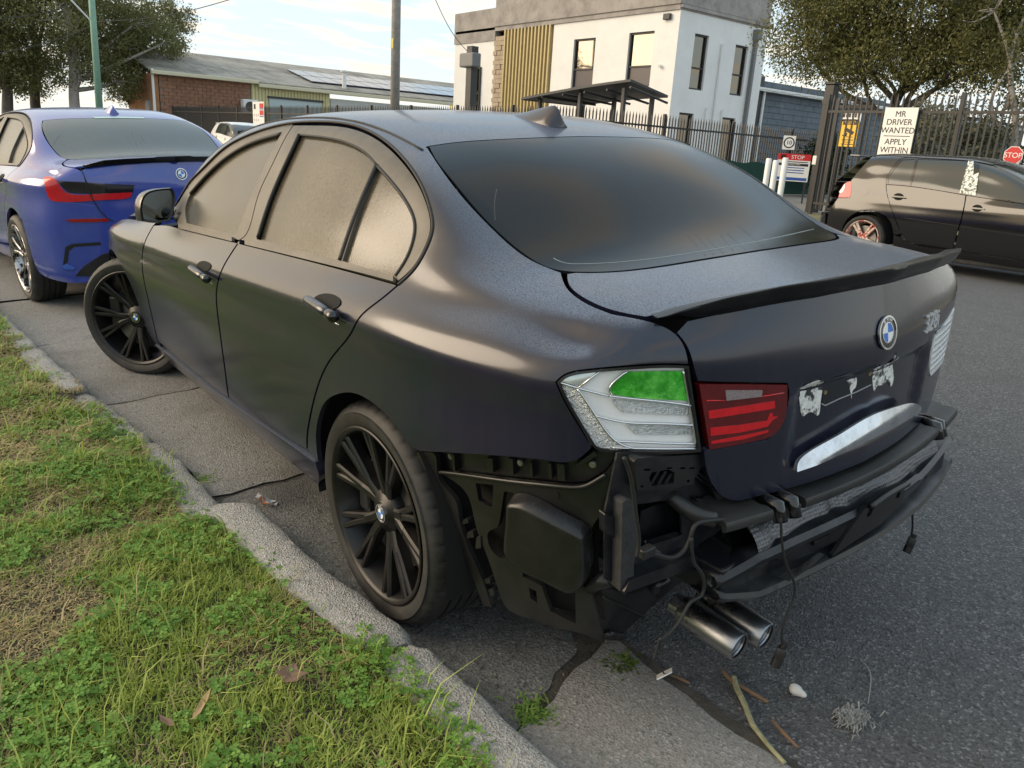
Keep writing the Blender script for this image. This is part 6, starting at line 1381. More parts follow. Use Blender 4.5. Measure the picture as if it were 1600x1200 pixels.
# canopy in front of the office
CAN = empty('entry_canopy', 'dark steel car port canopy in front of the white office', 'canopy', loc=(19, -18, .36))
ac = lambda o: (setattr(o, 'location', (-19, 18, -.36)), o)[1]
A_, B_, C_, D_ = wdepth(815, 152, 27), wdepth(985, 133, 24.5), wdepth(1043, 158, 25.5), wdepth(905, 162, 28)
V = []; 
for s_ in np.linspace(0, 1, 9):
    for t_ in np.linspace(0, 1, 5): q = (A_*(1-s_)+B_*s_)*(1-t_)+(D_*(1-s_)+C_*s_)*t_; V.append((q[0], q[1], q[2]+.22*math.sin(math.pi*t_)*0+.18*math.sin(math.pi*s_*.5)))
mb = MB(); mb.add(V, [[i*5+j, i*5+j+1, (i+1)*5+j+1, (i+1)*5+j] for i in range(8) for j in range(4)]); o = ac(mb.build('canopy_roof', DGREY, CAN)); sm_ = o.modifiers.new('t', 'SOLIDIFY'); sm_.thickness = .08
for s_ in (.1, .5, .9):
    for t_ in (.15, .85):
        q = (A_*(1-s_)+B_*s_)*(1-t_)+(D_*(1-s_)+C_*s_)*t_; ac(MB().box((q[0], q[1], (q[2]+.3)/2+.05), (.12, .12, q[2]-.35)).build('canopy_post', DGREY, CAN))
for k in range(6):
    s_ = k/5; a, b = A_*(1-s_)+B_*s_, D_*(1-s_)+C_*s_; ac(MB().tube([a-np.array([0, 0, .06]), b-np.array([0, 0, .06])], .04, 6).build('canopy_rafter', DGREY, CAN))
# blue-grey block shed to the right of the office
SHED = empty('block_shed', 'blue grey block shed with a corrugated roof to the right of the office', 'building', loc=(21, -29.3, .37))
as_ = lambda o: (setattr(o, 'location', (-21, 29.3, -.37)), o)[1]
SBR = mat('blue_grey_block', (.13, .16, .19), .85, var=.25, vscale=1.5, bump=.2, bscale=30); CORR = mat('weathered_roof_sheet', (.36, .34, .30), .6, var=.2, vscale=1.5, dirt=(.22, .2, .17), dscale=2)
as_(MB().box((26, -45.2, 2.5), (9.84, 30.9, 4.4)).build('mortar_core', mat('mortar_grey', (.10, .12, .14), .9), SHED))
bi = 0
for r_ in range(17):
    for c_ in range(14):
        as_(MB().box((21.06, -30.42-c_*.80+(.40 if r_ % 2 else 0), .46+r_*.262), (.06+.012*((r_*5+c_*3) % 3), .78, .245)).build('block', SBR, SHED)) if c_ < 14 and -30.42-c_*.8+(.4 if r_ % 2 else 0) < -30.2 else None
as_(MB().box((20.98, -29.4, 2.6), (.16, 1.2, 4.7)).build('dark_end_wall', DGREY, SHED))
for k in range(52): as_(MB().box((25.9, -29.35-k*.6, 4.98+.02*(k % 2)), (10.6, .56, .05), M=Matrix.Rotation(rad(-7), 3, 'Y')).build('roof_sheet', CORR, SHED))
as_(MB().box((20.74, -45, 4.38), (.2, 31.5, .16), bev=.02).build('gutter', PIPEM, SHED)); as_(MB().tube([(20.8, -30.0, 4.4), (20.86, -30.05, 4.2), (20.86, -30.05, .5)], .07, 10).build('downpipe', PIPEM, SHED))
# long low factory on the left: brick end, cream cladding, sheet roof with solar panels
FAC = empty('brick_factory', 'long low brick and cream clad factory with solar panels on its roof', 'building', loc=(47, -12, .2))
af = lambda o: (setattr(o, 'location', (-47, 12, -.2)), o)[1]
RB = mat('red_brown_brick', (.26, .135, .085), .9, var=.3, vscale=5, bump=.2, bscale=40, dirt=(.17, .09, .06), dscale=1.2); CREAM = mat('cream_cladding', (.58, .54, .30), .6, var=.08); PALE = mat('pale_render', (.50, .52, .50), .85, var=.12); FROOF = mat('grey_sheet_roof', (.33, .31, .27), .7, var=.2, vscale=.8, dirt=(.12, .11, .09), dscale=.5); SOLAR = mat('solar_panel', (.035, .05, .085), .12, coat=.5)
def fw(y0, y1, z1, m_, nm): return af(MB().box((47.2, (y0+y1)/2, z1/2), (.4, y1-y0, z1)).build(nm, m_, FAC))
fw(-16.1, -10.9, 4.05, mat('mortar_tan', (.24, .17, .13), .9), 'brick_wall'); fw(-21.2, -16.15, 4.0, CREAM, 'cream_wall'); fw(-47, -21.25, 3.5, PALE, 'render_wall')
for r_ in range(20):
    for c_ in range(11): af(MB().box((46.98, -11.15-c_*.47+(.23 if r_ % 2 else 0), .3+r_*.19), (.06, .45, .172)).build('brick', RB, FAC)) if -11.15-c_*.47+(.23 if r_ % 2 else 0) < -11.1 else None
for k in range(24): af(MB().box((46.97, -16.25-k*.205, 2.1), (.05, .12, 3.8)).build('cladding_rib', CREAM, FAC))
af(MB().box((46.94, -18.9, 1.75), (.1, 3.4, 2.9)).build('roller_door', mat('pale_blue_shutter', (.42, .52, .54), .5), FAC)); af(MB().box((46.9, -18.9, 3.25), (.14, 3.6, .12)).build('door_head', DGREY, FAC))
af(MB().box((46.7, -15.9, 2.6), (.5, .9, .8), bev=.04).build('aircon_unit', PIPEM, FAC)); af(MB().tube([(46.43, -15.85, 2.6), (46.40, -15.85, 2.6)], .28, 20).build('aircon_fan', DGREY, FAC))
af(MB().box((50, -10.8, 2.0), (6, .3, 4.0)).build('brick_end', mat('orange_brick', (.34, .17, .08), .9, var=.25, vscale=4), FAC)); af(MB().box((48.3, -10.6, 1.7), (.8, .12, 1.7)).build('end_door', mat('grey_door', (.30, .31, .31), .6), FAC)); af(MB().box((47.0, -10.62, 2.2), (.12, .12, 4.0)).build('downpipe', PIPEM, FAC))
for k in range(37):
    a = -10.6-k*1.0; af(MB().box((51.2, a-.5, 4.95), (9.2, .97, .08), M=Matrix.Rotation(rad(-12), 3, 'Y')).build('roof_sheet', FROOF, FAC))
af(MB().box((46.75, -13.5, 4.02), (.3, 6, .2), bev=.03).build('gutter', mat('cream_gutter', (.62, .58, .42), .6), FAC)); af(MB().box((46.75, -32, 3.85), (.3, 31, .2), bev=.03).build('gutter', mat('cream_gutter'), FAC))
for k in range(22):
    for r_ in range(2): af(MB().box((49.3+r_*2.05, -20.6-k*1.05-.5, 4.68+r_*.435), (1.95, 1.0, .06), M=Matrix.Rotation(rad(-12), 3, 'Y')).build('solar_panel', SOLAR, FAC))
for y in (-22.5, -36, -38): af(MB().tube([(47.6, y, 4.2), (47.6, y, 5.2)], .14, 10).tube([(47.6, y, 5.2), (47.6, y, 5.3)], .24, 10).build('roof_vent', PIPEM, FAC))
o = MB().box((60, -46, 3.2), (8, 9, 6.0), bev=.05).box((60, -46, 6.3), (8.4, 9.4, .2)).build('yellow_shed', mat('yellow_cladding', (.62, .52, .18), .6, var=.1)); tag(o, 'small yellow clad shed showing beside the office wing', 'building')

# ------------------------------------------------------------------ steel picket fences
PICK = mat('black_fence_steel', (.016, .016, .017), .45, var=.2)
pm = MB().box((0, 0, 0), (.026, .026, 1.0)); pm.add([(-.013, -.013, .5), (.013, -.013, .5), (.013, .013, .5), (-.013, .013, .5), (0, 0, .56)], [(0, 1, 4), (1, 2, 4), (2, 3, 4), (3, 0, 4)])
def fence(label, p0, p1, ht, zb, sp=.115, post=2.4, name='picket_fence', flat=False):
    p0, p1 = np.array(p0, float), np.array(p1, float); L_ = np.linalg.norm(p1-p0); d = (p1-p0)/L_; R_ = empty(name, label, 'fence', 'steel picket fences', loc=(p0[0], p0[1], zb), rot=(0, 0, math.atan2(d[1], d[0])))
    n = int(L_/sp); first = None; cnt = 0
    stuff = MB()
    for i in range(n+1):
        x = i*sp
        if cnt < 290:
            if first is None: first = pm.build('picket', PICK, R_)
            q = first if cnt == 0 else first.copy()
            if cnt: COL.objects.link(q); q.parent = R_
            q.location = (x, 0, ht/2+.05); q.scale = (1, 1, ht-.12); cnt += 1
        else: stuff.box((x, 0, ht/2+.05), (.026, .026, ht))
    if stuff.v: o = stuff.build('pickets', PICK, R_); o['kind'] = 'stuff'
    for z in (.22, ht-.22): MB().box((L_/2, .0, z), (L_, .045, .045)).build('rail', PICK, R_)
    k = int(L_/post)
    for i in range(k+1): MB().box((i*L_/k, 0, ht/2+.04), (.075, .075, ht+.12), bev=.006).build('post', PICK, R_)
    return R_
fence('black picket fence along the far verge left of the driveway', (12.6, -11.3), (46, -11.3), 1.95, .27)
FP = fence('black picket fence with green shade cloth running back beside the driveway', (12.6, -11.4), (12.6, -23), 1.92, .30)
fence('black picket fence behind the black hatchback, hung with signs', (7.25, -13.0), (-8, -13.0), 2.2, .335)
SHADE = mat('green_shade_cloth', (.018, .075, .055), .85, var=.2, vscale=6)
V = []; n = 60
for i in range(n+1):
    x = i*11.5/n; 
    for z in (.06, .5, .95+.03*math.sin(i*.9)): V.append((x, -.05+.012*math.sin(i*1.3+z*3), z))
mb = MB(); mb.add(V, [[i*3+j, i*3+j+1, (i+1)*3+j+1, (i+1)*3+j] for i in range(n) for j in range(2)]); mb.build('shade_cloth', SHADE, FP, smooth=True)
# gate post with the open sliding gate beside it
GATE = empty('gate_post', 'tall dark steel gate post with sliding gate frame beside the driveway', 'gate', loc=(7.55, -13.55, .337))
MB().box((0, 0, 1.26), (.20, .20, 2.52), bev=.01).build('post', PICK, GATE); MB().box((0, 0, 2.55), (.24, .24, .05), bev=.01).build('post_cap', PICK, GATE)
for x in (-.26, -.42): MB().box((x, .12, 1.15), (.07, .06, 2.2)).build('gate_stile', PICK, GATE)
for x in (-.60, -.75, -.90): MB().box((x, .12, 1.15), (.03, .03, 2.1)).build('gate_picket', PICK, GATE)
for z in (.2, 2.1): MB().box((-.6, .12, z), (.75, .05, .06)).build('gate_rail', PICK, GATE)
MB().box((.03, .12, 1.05), (.12, .06, .18), bev=.01).build('lock_box', PIPEM, GATE); MB().tube([(.0, .1, 2.2), (.0, .2, 2.2)], .06, 10).build('guide_roller', DGREY, GATE)
# ------------------------------------------------------------------ signs
SW = mat('sign_white', (.80, .80, .78), .4); SBK = mat('sign_black', (.012, .012, .012), .5); SR = mat('sign_red', (.55, .02, .02), .4); SBL = mat('sign_blue', (.03, .10, .38), .4); SY = mat('sign_yellow', (.85, .50, .03), .4)
def board(name, label, c, w_, h_, m_, yaw=math.pi, frame=None, tilt=0.):
    """a sign board whose face looks along local -y"""
    R_ = empty(name, label, 'sign', loc=tuple(c), rot=(0, tilt, yaw)); MB().box((0, .006, 0), (w_, .012, h_), bev=.002).build('board', m_, R_)
    return R_
def txt(R_, s, size, x, z, m_, align='CENTER', bold=0.): 
    o = text_mesh('lettering', s, size, (x, -.0025, z), Vector((1, 0, 0)), Vector((0, 0, 1)), Vector((0, -1, 0)), m_, R_, .0015, align); return o
def bar(R_, x, z, w_, h_, m_, nm='band'): return MB().box((x, -.0015, z), (w_, .003, h_)).build(nm, m_, R_)
def sign_pos(px, yplane): return wplane(px[0], px[1], 1, yplane)
q0, q1, q2 = sign_pos((1384, 168), -12.9), sign_pos((1436, 168), -12.9), sign_pos((1378, 243), -12.9)
wd = abs(q1[0]-q0[0]); MRS = board('driver_wanted_sign', 'white sign with black letters asking for a driver, on the fence above the hatchback', ((q0[0]+q1[0])/2, -12.9, q0[2]-.50), wd, 1.0, SW)
for s, sz, z in (('MR', .145, .385), ('DRIVER', .145, .245), ('WANTED', .145, .10), ('APPLY', .145, -.10), ('WITHIN', .145, -.245)): txt(MRS, s, sz, 0, z, SBK)
bar(MRS, 0, .005, wd*.8, .012, SBK)
q = sign_pos((1326, 208), -13.0); YS = board('camera_warning_sign', 'yellow camera warning sign on the fence beside the gate post', q, .36, .50, SY)
bar(YS, 0, .19, .30, .075, SBK); txt(YS, 'SECURITY', .052, 0, .205, SY); txt(YS, 'NOTICE', .045, 0, .170, SY)
MB().box((0, -.006, .04), (.20, .01, .06), M=Matrix.Rotation(rad(24), 3, 'Y')).box((-.05, -.006, -.02), (.03, .01, .05)).box((-.08, -.006, -.045), (.08, .01, .02)).build('camera_symbol', SBK, YS)
bar(YS, .03, -.07, .14, .012, SBK); bar(YS, 0, -.125, .24, .014, SBK); bar(YS, 0, -.165, .15, .012, SBK); bar(YS, 0, -.205, .25, .014, SBK)
q = sign_pos((1330, 183), -13.0); NS = board('small_notice', 'small white notice with black print above the yellow camera sign', q, .40, .16, SW); [bar(NS, -.15+k*.06, .03, .04, .07, SBK) for k in range(6)]; bar(NS, -.02, -.05, .28, .025, SBK)
q = wplane(1583, 243, 1, -12.9); ST = empty('stop_sign', 'red octagonal stop sign on the fence at the right edge', 'sign', loc=tuple(q), rot=(0, 0, math.pi))
oc = lambda r: [(r*math.cos(rad(22.5+45*k)), r*math.sin(rad(22.5+45*k))) for k in range(8)]
MB().prism(oc(.155), 1, .012, 0.).build('border', SW, ST); MB().prism(oc(.144), 1, .0, -.003).build('face', SR, ST); o = txt(ST, 'STOP', .115, 0, 0, SW); o.location.y = -.002
q = wdepth(1239, 262, 19.5); SP = board('visitor_sign', 'white visitor notice board with red stop header on the driveway', q, .78, .66, SW, yaw=3.71)
bar(SP, 0, .255, .78, .15, SR); txt(SP, 'STOP', .13, .08, .25, SW); bar(SP, -.26, .255, .13, .10, SBK, 'hand_symbol'); bar(SP, .02, .14, .62, .02, SBK, 'small_print'); bar(SP, 0, .075, .70, .06, SBK); txt(SP, 'OFFICE FIRST', .05, .02, .075, SW)
for z in (.0, -.06, -.12): bar(SP, .02, z, .5-.6*z*z, .022, SBL, 'small_print')
bar(SP, 0, -.27, .72, .07, SBL)
for x in (-.34, .34): MB().box((x, .03, -.62), (.04, .04, 1.2)).build('leg', DGREY, SP)
q = wdepth(1233, 223, 19.8); TEN = empty('speed_sign', 'round ten speed limit sign on a white plate above the visitor notice', 'sign', loc=tuple(q), rot=(0, 0, 3.71)); MB().box((0, .006, 0), (.30, .012, .34), bev=.003).build('plate', SW, TEN)
mb = MB(); mb.lathe([(.105, -.003), (.135, -.003), (.135, .001), (.105, .001)], (0, 0, 0), n=32, closed=True); mb.build('ring', SBK, TEN); txt(TEN, '10', .14, 0, 0, SBK); MB().box((0, .03, -.7), (.05, .04, 1.3)).build('post', DGREY, TEN)
q = wplane(403, 178, 1, -11.2); q = np.array([q[0], -11.22, q[2]]); DS = board('site_notice', 'white site notice with red panels on the far left fence', q, 1.3, 1.0, SW); 
for z in (.33, .05): bar(DS, .38, z, .45, .2, SR)
for z in (.2, -.1): bar(DS, .38, z, .45, .04, SBL)
bar(DS, -.4, .3, .22, .2, SBK); [bar(DS, -.45+k*.22, z_, .10, .10, mat('faded_print', (.50, .42, .40), .5), 'faded_symbol') for k in range(3) for z_ in (-.05, -.25)]
for k, (x0, y0, y1) in enumerate(((1202, 247, 305), (1213, 250, 312), (1228, 246, 318))):
    q = wdepth(x0, y1, 16.5+k*-.4); t_ = wdepth(x0, y0, 16.5+k*-.4); h = float(t_[2]-.34)
    o = MB().tube([(0, 0, 0), (0, 0, h-.02), (0, 0, h)], .06, 20, rs=[.06, .06, .045]).build('bollard', SW, smooth=False); autosmooth(o, 40); o.location = (t_[0], t_[1], .337); tag(o, ['left of the three white bollards beside the driveway', 'middle of the three white bollards beside the driveway', 'right and nearest of the three white bollards beside the driveway'][k], 'bollard', 'white driveway bollards')
# ------------------------------------------------------------------ poles and wires
def pole(label, px_top, px_bot, dep, r, m_, H, name='power_pole'):
    a = wdepth(*px_bot, dep); R_ = empty(name, label, 'pole', 'power poles', loc=(a[0], a[1], .1)); MB().tube([(0, 0, 0), (0, 0, H)], r, 14, rs=[r*1.1, r*.85]).build('shaft', m_, R_, smooth=True); return R_, a
WOOD = mat('weathered_pole_wood', (.30, .285, .265), .85, var=.3, vscale=6, bump=.3, bscale=30); GPOLE = mat('green_painted_pole', (.20, .36, .27), .6, var=.15, vscale=4)
PL1, a1 = pole('bare grey timber power pole rising behind the dark sedan', (619, 0), (617, 165), 25.5, .145, WOOD, 11); MB().box((.0, .12, 4.1), (.16, .05, .3), bev=.01).build('pole_tag', mat('yellow_tag', (.6, .5, .1), .5), PL1)
PL2, a2 = pole('pale green painted pole in front of the left trees', (140, 0), (153, 156), 38, .155, GPOLE, 10); PL2.rotation_euler = (rad(1.2), rad(.6), 0)
MB().box((0, 0, 7.0), (.10, 2.6, .10)).tube([(0, -.0, 5.6), (0, 1.4, 7.0)], .04, 6).build('cross_arm', PIPEM, PL2)
CABLE = mat('cable', (.05, .05, .05), .6)
def cable(label, pts, r=.018): o = MB().tube(curve3(pts, 8), r, 6).build('overhead_cable', CABLE, smooth=True); return tag(o, label, 'cable', 'overhead cables')
cable('thin cable sagging down to the office wing', [wdepth(678, -6, 27), wdepth(700, 40, 28), wdepth(730, 80, 30)], .012)
cable('cable running right from the pale green pole', [wdepth(150, 34, 38), wdepth(250, 26, 37), wdepth(370, -4, 35)]); cable('cable running left from the pale green pole', [wdepth(150, 38, 38), wdepth(90, 62, 38), wdepth(-10, 85, 37)])
cable('upper cable at the far left in front of the trees', [wdepth(120, 4, 38), wdepth(60, 22, 38), wdepth(-10, 30, 37)])
RIG = empty('service_bracket', 'dark service mast with a small transformer beside the office wing', 'mast', loc=tuple(wdepth(735, 165, 30)*[1, 1, 0]+[0, 0, .3])); MB().box((0, 0, 2.2), (.34, .3, 4.6)).build('mast', DGREY, RIG); MB().box((0, .1, 4.0), (.9, .4, .5), bev=.05).build('junction_box', mat('grey_downpipe'), RIG)
# ------------------------------------------------------------------ trees
BARK = mat('grey_bark', (.10, .085, .07), .9, var=.35, vscale=5, bump=.6, bscale=25); PALEB = mat('pale_gum_bark', (.36, .33, .30), .85, var=.25, vscale=3, bump=.3, bscale=15)
def tree(name, label, base, H, crown, seed, bark, nleaf, lsz, c1, c2, trunk_r=.25, lean=(0, 0), forks=5, first=.3):
    """crown: ellipsoids (dx, dy, z, rx, ry, rz); leaves sit in tufts at twig ends"""
    r_ = np.random.default_rng(seed); R_ = empty(name, label, 'tree', loc=tuple(base)); mb = MB(); tips = []
    top = np.array([lean[0], lean[1], H*.75])
    tp = [np.array([lean[0]*f, lean[1]*f, H*.75*f])+np.array([r_.normal(0, .12), r_.normal(0, .12), 0])*(f > 0) for f in np.linspace(0, 1, 6)]
    mb.tube(curve3(tp, 4), trunk_r, 9, rs=[trunk_r*(1.15-.8*k/20) for k in range(21)])
    for e in crown:
        c = np.array(e[:3]); rad3 = np.array(e[3:]); f = float(np.clip((e[2]*.55)/(H*.75), first, .95)); s0 = np.array([lean[0]*f, lean[1]*f, H*.75*f]); mid = (s0+c)/2+r_.normal(0, .25, 3); mb.tube(curve3([s0, mid, c], 5), .1, 7, rs=[trunk_r*.45*(1-.8*k/10)+.015 for k in range(11)])
        for _ in range(forks):
            u = r_.normal(0, 1, 3); u /= np.linalg.norm(u); t_ = c+u*rad3*r_.uniform(.4, .95); m_ = (c+t_)/2+r_.normal(0, .12, 3); mb.tube(curve3([c, m_, t_], 3), .05, 5, rs=[trunk_r*.14*(1-.8*k/6)+.008 for k in range(7)]); tips.append((t_, rad3))
    mb.build('trunk', bark, R_, smooth=True)
    vol = np.array([e[3]*e[4]*e[5] for e in crown])**.8; vol /= vol.sum(); P = []; C = []
    for e, v in zip(crown, vol):
        nt_ = max(6, int(nleaf*v/55))
        for _ in range(nt_):
            u = r_.normal(0, 1, 3); u /= np.linalg.norm(u); rr = r_.uniform(.35, 1.05)**.6; c = np.array(e[:3])+u*np.array(e[3:])*rr; k = int(r_.uniform(25, 85)); q = c+r_.normal(0, 1, (k, 3))*np.array([.30, .30, .22])*(e[3]*.42)**.6; P.append(q); C.append(np.full(k, r_.uniform(0, 1)))
    P = np.concatenate(P); C = np.concatenate(C); n = len(P); d = r_.normal(0, 1, (n, 3)); d[:, 2] -= .5; d /= np.linalg.norm(d, axis=1)[:, None]; s_ = np.cross(d, r_.normal(0, 1, (n, 3))); s_ /= np.linalg.norm(s_, axis=1)[:, None]; L_ = lsz*r_.uniform(.6, 1.4, n)[:, None]
    V = np.stack([P, P+d*L_*.5+s_*L_*.2, P+d*L_, P+d*L_*.5-s_*L_*.2], 1).reshape(-1, 3); F = np.arange(n*4).reshape(-1, 4); k = np.clip(C[:, None]*.7+r_.random((n, 1))*.4, 0, 1); col = np.array(c1)*(1-k)+np.array(c2)*k
    o = fast_mesh('crown', V, F, np.repeat(col, 4, 0), LEAF); o.parent = R_; return R_
q = wdepth(1405, 170, 19.5); 
tree('broad_tree', 'broad olive green tree leaning over the fence behind the hatchback', (q[0], q[1], .35), 7.2, [(-.2, .2, 4.9, 2.0, 2.0, 1.3), (1.5, .6, 4.6, 1.5, 1.6, 1.1), (2.2, .9, 5.6, 1.2, 1.3, 1.1), (-1.6, -.9, 4.8, 1.7, 1.7, 1.2), (-2.9, -1.2, 5.0, 1.6, 1.6, 1.3), (.4, 0, 6.3, 2.3, 2.2, 1.2), (-2.0, -.6, 6.4, 2.0, 2.0, 1.2), (1.0, .4, 3.7, 1.3, 1.2, .7), (-1.2, -.4, 3.7, 1.3, 1.2, .7), (-3.6, -2.0, 4.2, 1.3, 1.4, 1.0), (.5, 1.0, 3.3, 1.5, 1.0, .6), (-1.5, .5, 3.4, 1.4, 1.0, .6), (2.2, 1.2, 3.9, 1.2, 1.0, .8)], 5, BARK, 170000, .085, (.075, .085, .028), (.23, .225, .085), .13, (.1, .1), 6, .28)
q = wdepth(1570, 190, 17); tree('background_gum', 'pale thin tree behind the fence at the right edge', (q[0], q[1], .35), 5.6, [(0, 0, 3.4, 1.0, 1.0, .9), (.6, .3, 4.3, .9, .9, .8), (-.5, -.2, 2.6, .8, .8, .6)], 8, PALEB, 5000, .09, (.06, .07, .025), (.16, .16, .06), .09)
q = wdepth(1285, 290, 24); tree('dark_shrub', 'dark round shrub against the block shed wall', (q[0], q[1], .37), 2.0, [(0, 0, 1.0, .7, .7, .8)], 12, BARK, 5000, .10, (.012, .025, .012), (.03, .05, .02), .05)
for k, (px, dep, H, lab, cr, bk) in enumerate([
    (118, 43, 12, 'tall pale trunked gum tree behind the pale green pole', [(0, 0, 4.4, 2.0, 2.0, 1.6), (1.2, -2.0, 5.2, 2.0, 2.2, 1.6), (-1, .6, 6.2, 2.4, 2.4, 1.6), (.8, -3.6, 6.6, 1.9, 2.2, 1.1), (0, -1, 8.4, 2.8, 3.0, 1.8), (0, -2.2, 3.4, 1.6, 1.7, 1.0), (0, -4.9, 5.7, 1.0, 1.3, .7)], PALEB),
    (60, 46, 13, 'dark dense tree left of the pale green pole', [(0, 0, 5.0, 2.2, 2.3, 1.6), (0, 1.6, 6.6, 2.4, 2.4, 1.7), (0, -1.0, 8.0, 2.6, 2.6, 1.8), (0, .4, 3.4, 1.8, 1.8, 1.0), (0, -.8, 10.2, 2.2, 2.4, 1.4)], BARK),
    (8, 42, 11, 'dark tree at the far left edge of the picture', [(0, 0, 4.6, 1.9, 2.0, 1.5), (0, 1.0, 6.6, 2.2, 2.2, 1.6), (0, -.8, 8.0, 2.2, 2.2, 1.5), (0, -.4, 3.2, 1.7, 1.8, .9)], BARK),
    (205, 48, 10, 'bushy tree in front of the brick end of the factory', [(0, 0, 3.8, 1.8, 2.0, 1.5), (0, -1.2, 5.6, 2.0, 2.2, 1.5), (0, .8, 6.6, 2.2, 2.2, 1.6), (0, -2.4, 7.6, 1.6, 1.8, 1.0)], BARK)]):
    q = wdepth(px, 160, dep); tree('gum_tree', lab, (q[0], q[1], .1), H, cr, 20+k, bk, 32000, .16, (.08, .092, .034), (.25, .25, .10), .28, (0, 0), 5, .3)
# lower shrubs behind the right fence
for k, px in enumerate((1450, 1500, 1545)):
    q = wdepth(px, 235, 16.5+k*.4); tree('fence_shrub', ['straggly shrub behind the fence right of the driver sign', 'grey green shrub behind the middle of the right fence', 'pale shrub behind the fence beside the stop sign'][k], (q[0], q[1], .36), 2.4, [(0, 0, 1.3, .8, .8, .8), (.3, -.3, 1.9, .6, .6, .5)], 50+k, BARK, 3500, .10, (.05, .06, .03), (.20, .20, .13), .05)
# ================================================================== small things on the ground
def gp_(px, z=0.): return cplane(px[0], px[1], 2, z)                # on the ground plane of the parked car
STICK = mat('peeled_stick', (.30, .29, .17), .85, var=.45, vscale=45, bump=.8, bscale=80); BKB = mat('brown_bark', (.16, .10, .06), .85, var=.3, vscale=30); STONE = mat('white_pebble', (.62, .61, .59), .8, var=.1)
def lay(name, label, cat_, px, r, m_, rs=None, lift=.0, group=None):
    P = [cw(gp_(q)+np.array([0, 0, lift+r*.8])) for q in cur(*px, n=5)]; n = len(P)
    o = MB().tube(P, r, 8, rs=[r*(1-.35*abs(2*k/(n-1)-1)) if rs is None else rs[0]+(rs[1]-rs[0])*k/(n-1) for k in range(n)]).build(name, m_, smooth=True); return tag(o, label, cat_, group)
lay('long_stick', 'long pale green stick lying on the asphalt at the bottom', 'stick', [(1146, 1062), (1151, 1078), (1163, 1104), (1176, 1136), (1183, 1146), (1204, 1172), (1226, 1196)], .008, STICK, (.0085, .005))
lay('bark_strip', 'brown bark strip lying against the long green stick', 'bark', [(1128, 1050), (1145, 1068), (1165, 1080), (1200, 1100)], .007, BKB)
lay('bark_splinter', 'thin bark splinter right of the long green stick', 'bark', [(1206, 1126), (1225, 1148), (1247, 1170)], .005, BKB)
lay('small_twig', 'short brown twig beside the white tag', 'twig', [(1046, 1056), (1062, 1062), (1078, 1070)], .005, BKB)
lay('thin_wire', 'thin bent wire lying above the dry weed clump', 'wire', [(1343, 1030), (1358, 1048), (1360, 1070), (1356, 1100)], .002, mat('grey_wire', (.25, .25, .25), .5))
bm = bmesh.new(); bmesh.ops.create_icosphere(bm, subdivisions=3, radius=.02)
for v_ in bm.verts: v_.co *= 1+.18*math.sin(v_.co.x*170)+.12*math.sin(v_.co.y*210+1)
me = bpy.data.meshes.new('pebble'); bm.to_mesh(me); bm.free(); me.shade_smooth(); me.materials.append(STONE); o = bpy.data.objects.new('pebble', me); COL.objects.link(o); o.scale = (1.1, .8, .65); o.location = cw(gp_((1246, 1085))+np.array([0, 0, .011])); tag(o, 'white pebble on the asphalt right of the stick', 'stone')
# dry weed clump, dead leaf, wrapper, gutter weed
def tuft(name, label, cat_, px, n, h, spread, c1, c2, wd, seed, droop=.5):
    r_ = np.random.default_rng(seed); b = gp_(px); V = []; C = []
    for i in range(n):
        a = r_.uniform(0, 6.28); d = np.array([math.cos(a), math.sin(a), 0]); s_ = np.array([-d[1], d[0], 0])*wd; p0 = b+np.array([r_.normal(0, spread*.35), r_.normal(0, spread*.35), .001]); L_ = h*r_.uniform(.4, 1.2); m_ = p0+d*L_*.4+np.array([0, 0, L_*.5]); t_ = p0+d*L_*1.0+np.array([0, 0, L_*(1-droop)]); V += [p0-s_, p0+s_, m_+s_*1.4, m_-s_*1.4, t_-s_*.3, t_+s_*.3]; k = r_.random(); C += [np.array(c1)*(1-k)+np.array(c2)*k]*6
    b_ = np.arange(n)[:, None]*6; F = np.concatenate([b_+np.array([[0, 1, 2, 3]]), b_+np.array([[3, 2, 5, 4]])]); o = fast_mesh(name, np.array(V)@RW.T, F, C, BLADE); return tag(o, label, cat_)
tuft('dry_weed_clump', 'bleached dry weed clump flattened on the asphalt', 'weed', (1332, 1122), 300, .026, .05, (.28, .27, .25), (.55, .53, .50), .0013, 3, .95)
tuft('gutter_weed', 'small green weed in the joint of the gutter slabs', 'weed', (972, 1042), 190, .022, .055, (.05, .09, .02), (.15, .20, .05), .003, 4)
tuft('kerb_weed', 'leafy weed leaning over the kerb at the bottom', 'weed', (832, 1118), 220, .026, .07, (.10, .20, .04), (.24, .36, .08), .0018, 6, .6)
tuft('kerb_weed', 'green weed tuft in the gap between the sunken and chipped kerb stones', 'weed', (318, 752), 240, .03, .08, (.10, .20, .04), (.24, .36, .08), .0025, 7, .55)
def flake(name, label, cat_, p, pts, m_, curl=.3, rz=0.):
    bm = bmesh.new(); vs_ = [bm.verts.new((x, y, curl*(x*x+.5*y*y)*8+.003)) for x, y in pts]; c = bm.verts.new((0, 0, .0)); n = len(vs_)
    for i in range(n): bm.faces.new((c, vs_[i], vs_[(i+1) % n]))
    bmesh.ops.subdivide_edges(bm, edges=bm.edges[:], cuts=1); me = bpy.data.meshes.new(name); bm.to_mesh(me); bm.free(); me.materials.append(m_); o = bpy.data.objects.new(name, me); COL.objects.link(o); so2 = o.modifiers.new('t', 'SOLIDIFY'); so2.thickness = .001; o.location = tuple(p); o.rotation_euler = (LEAN, 0, rz); return tag(o, label, cat_)
DEAD = mat('dead_leaf', (.17, .11, .075), .8, var=.35, vscale=40)
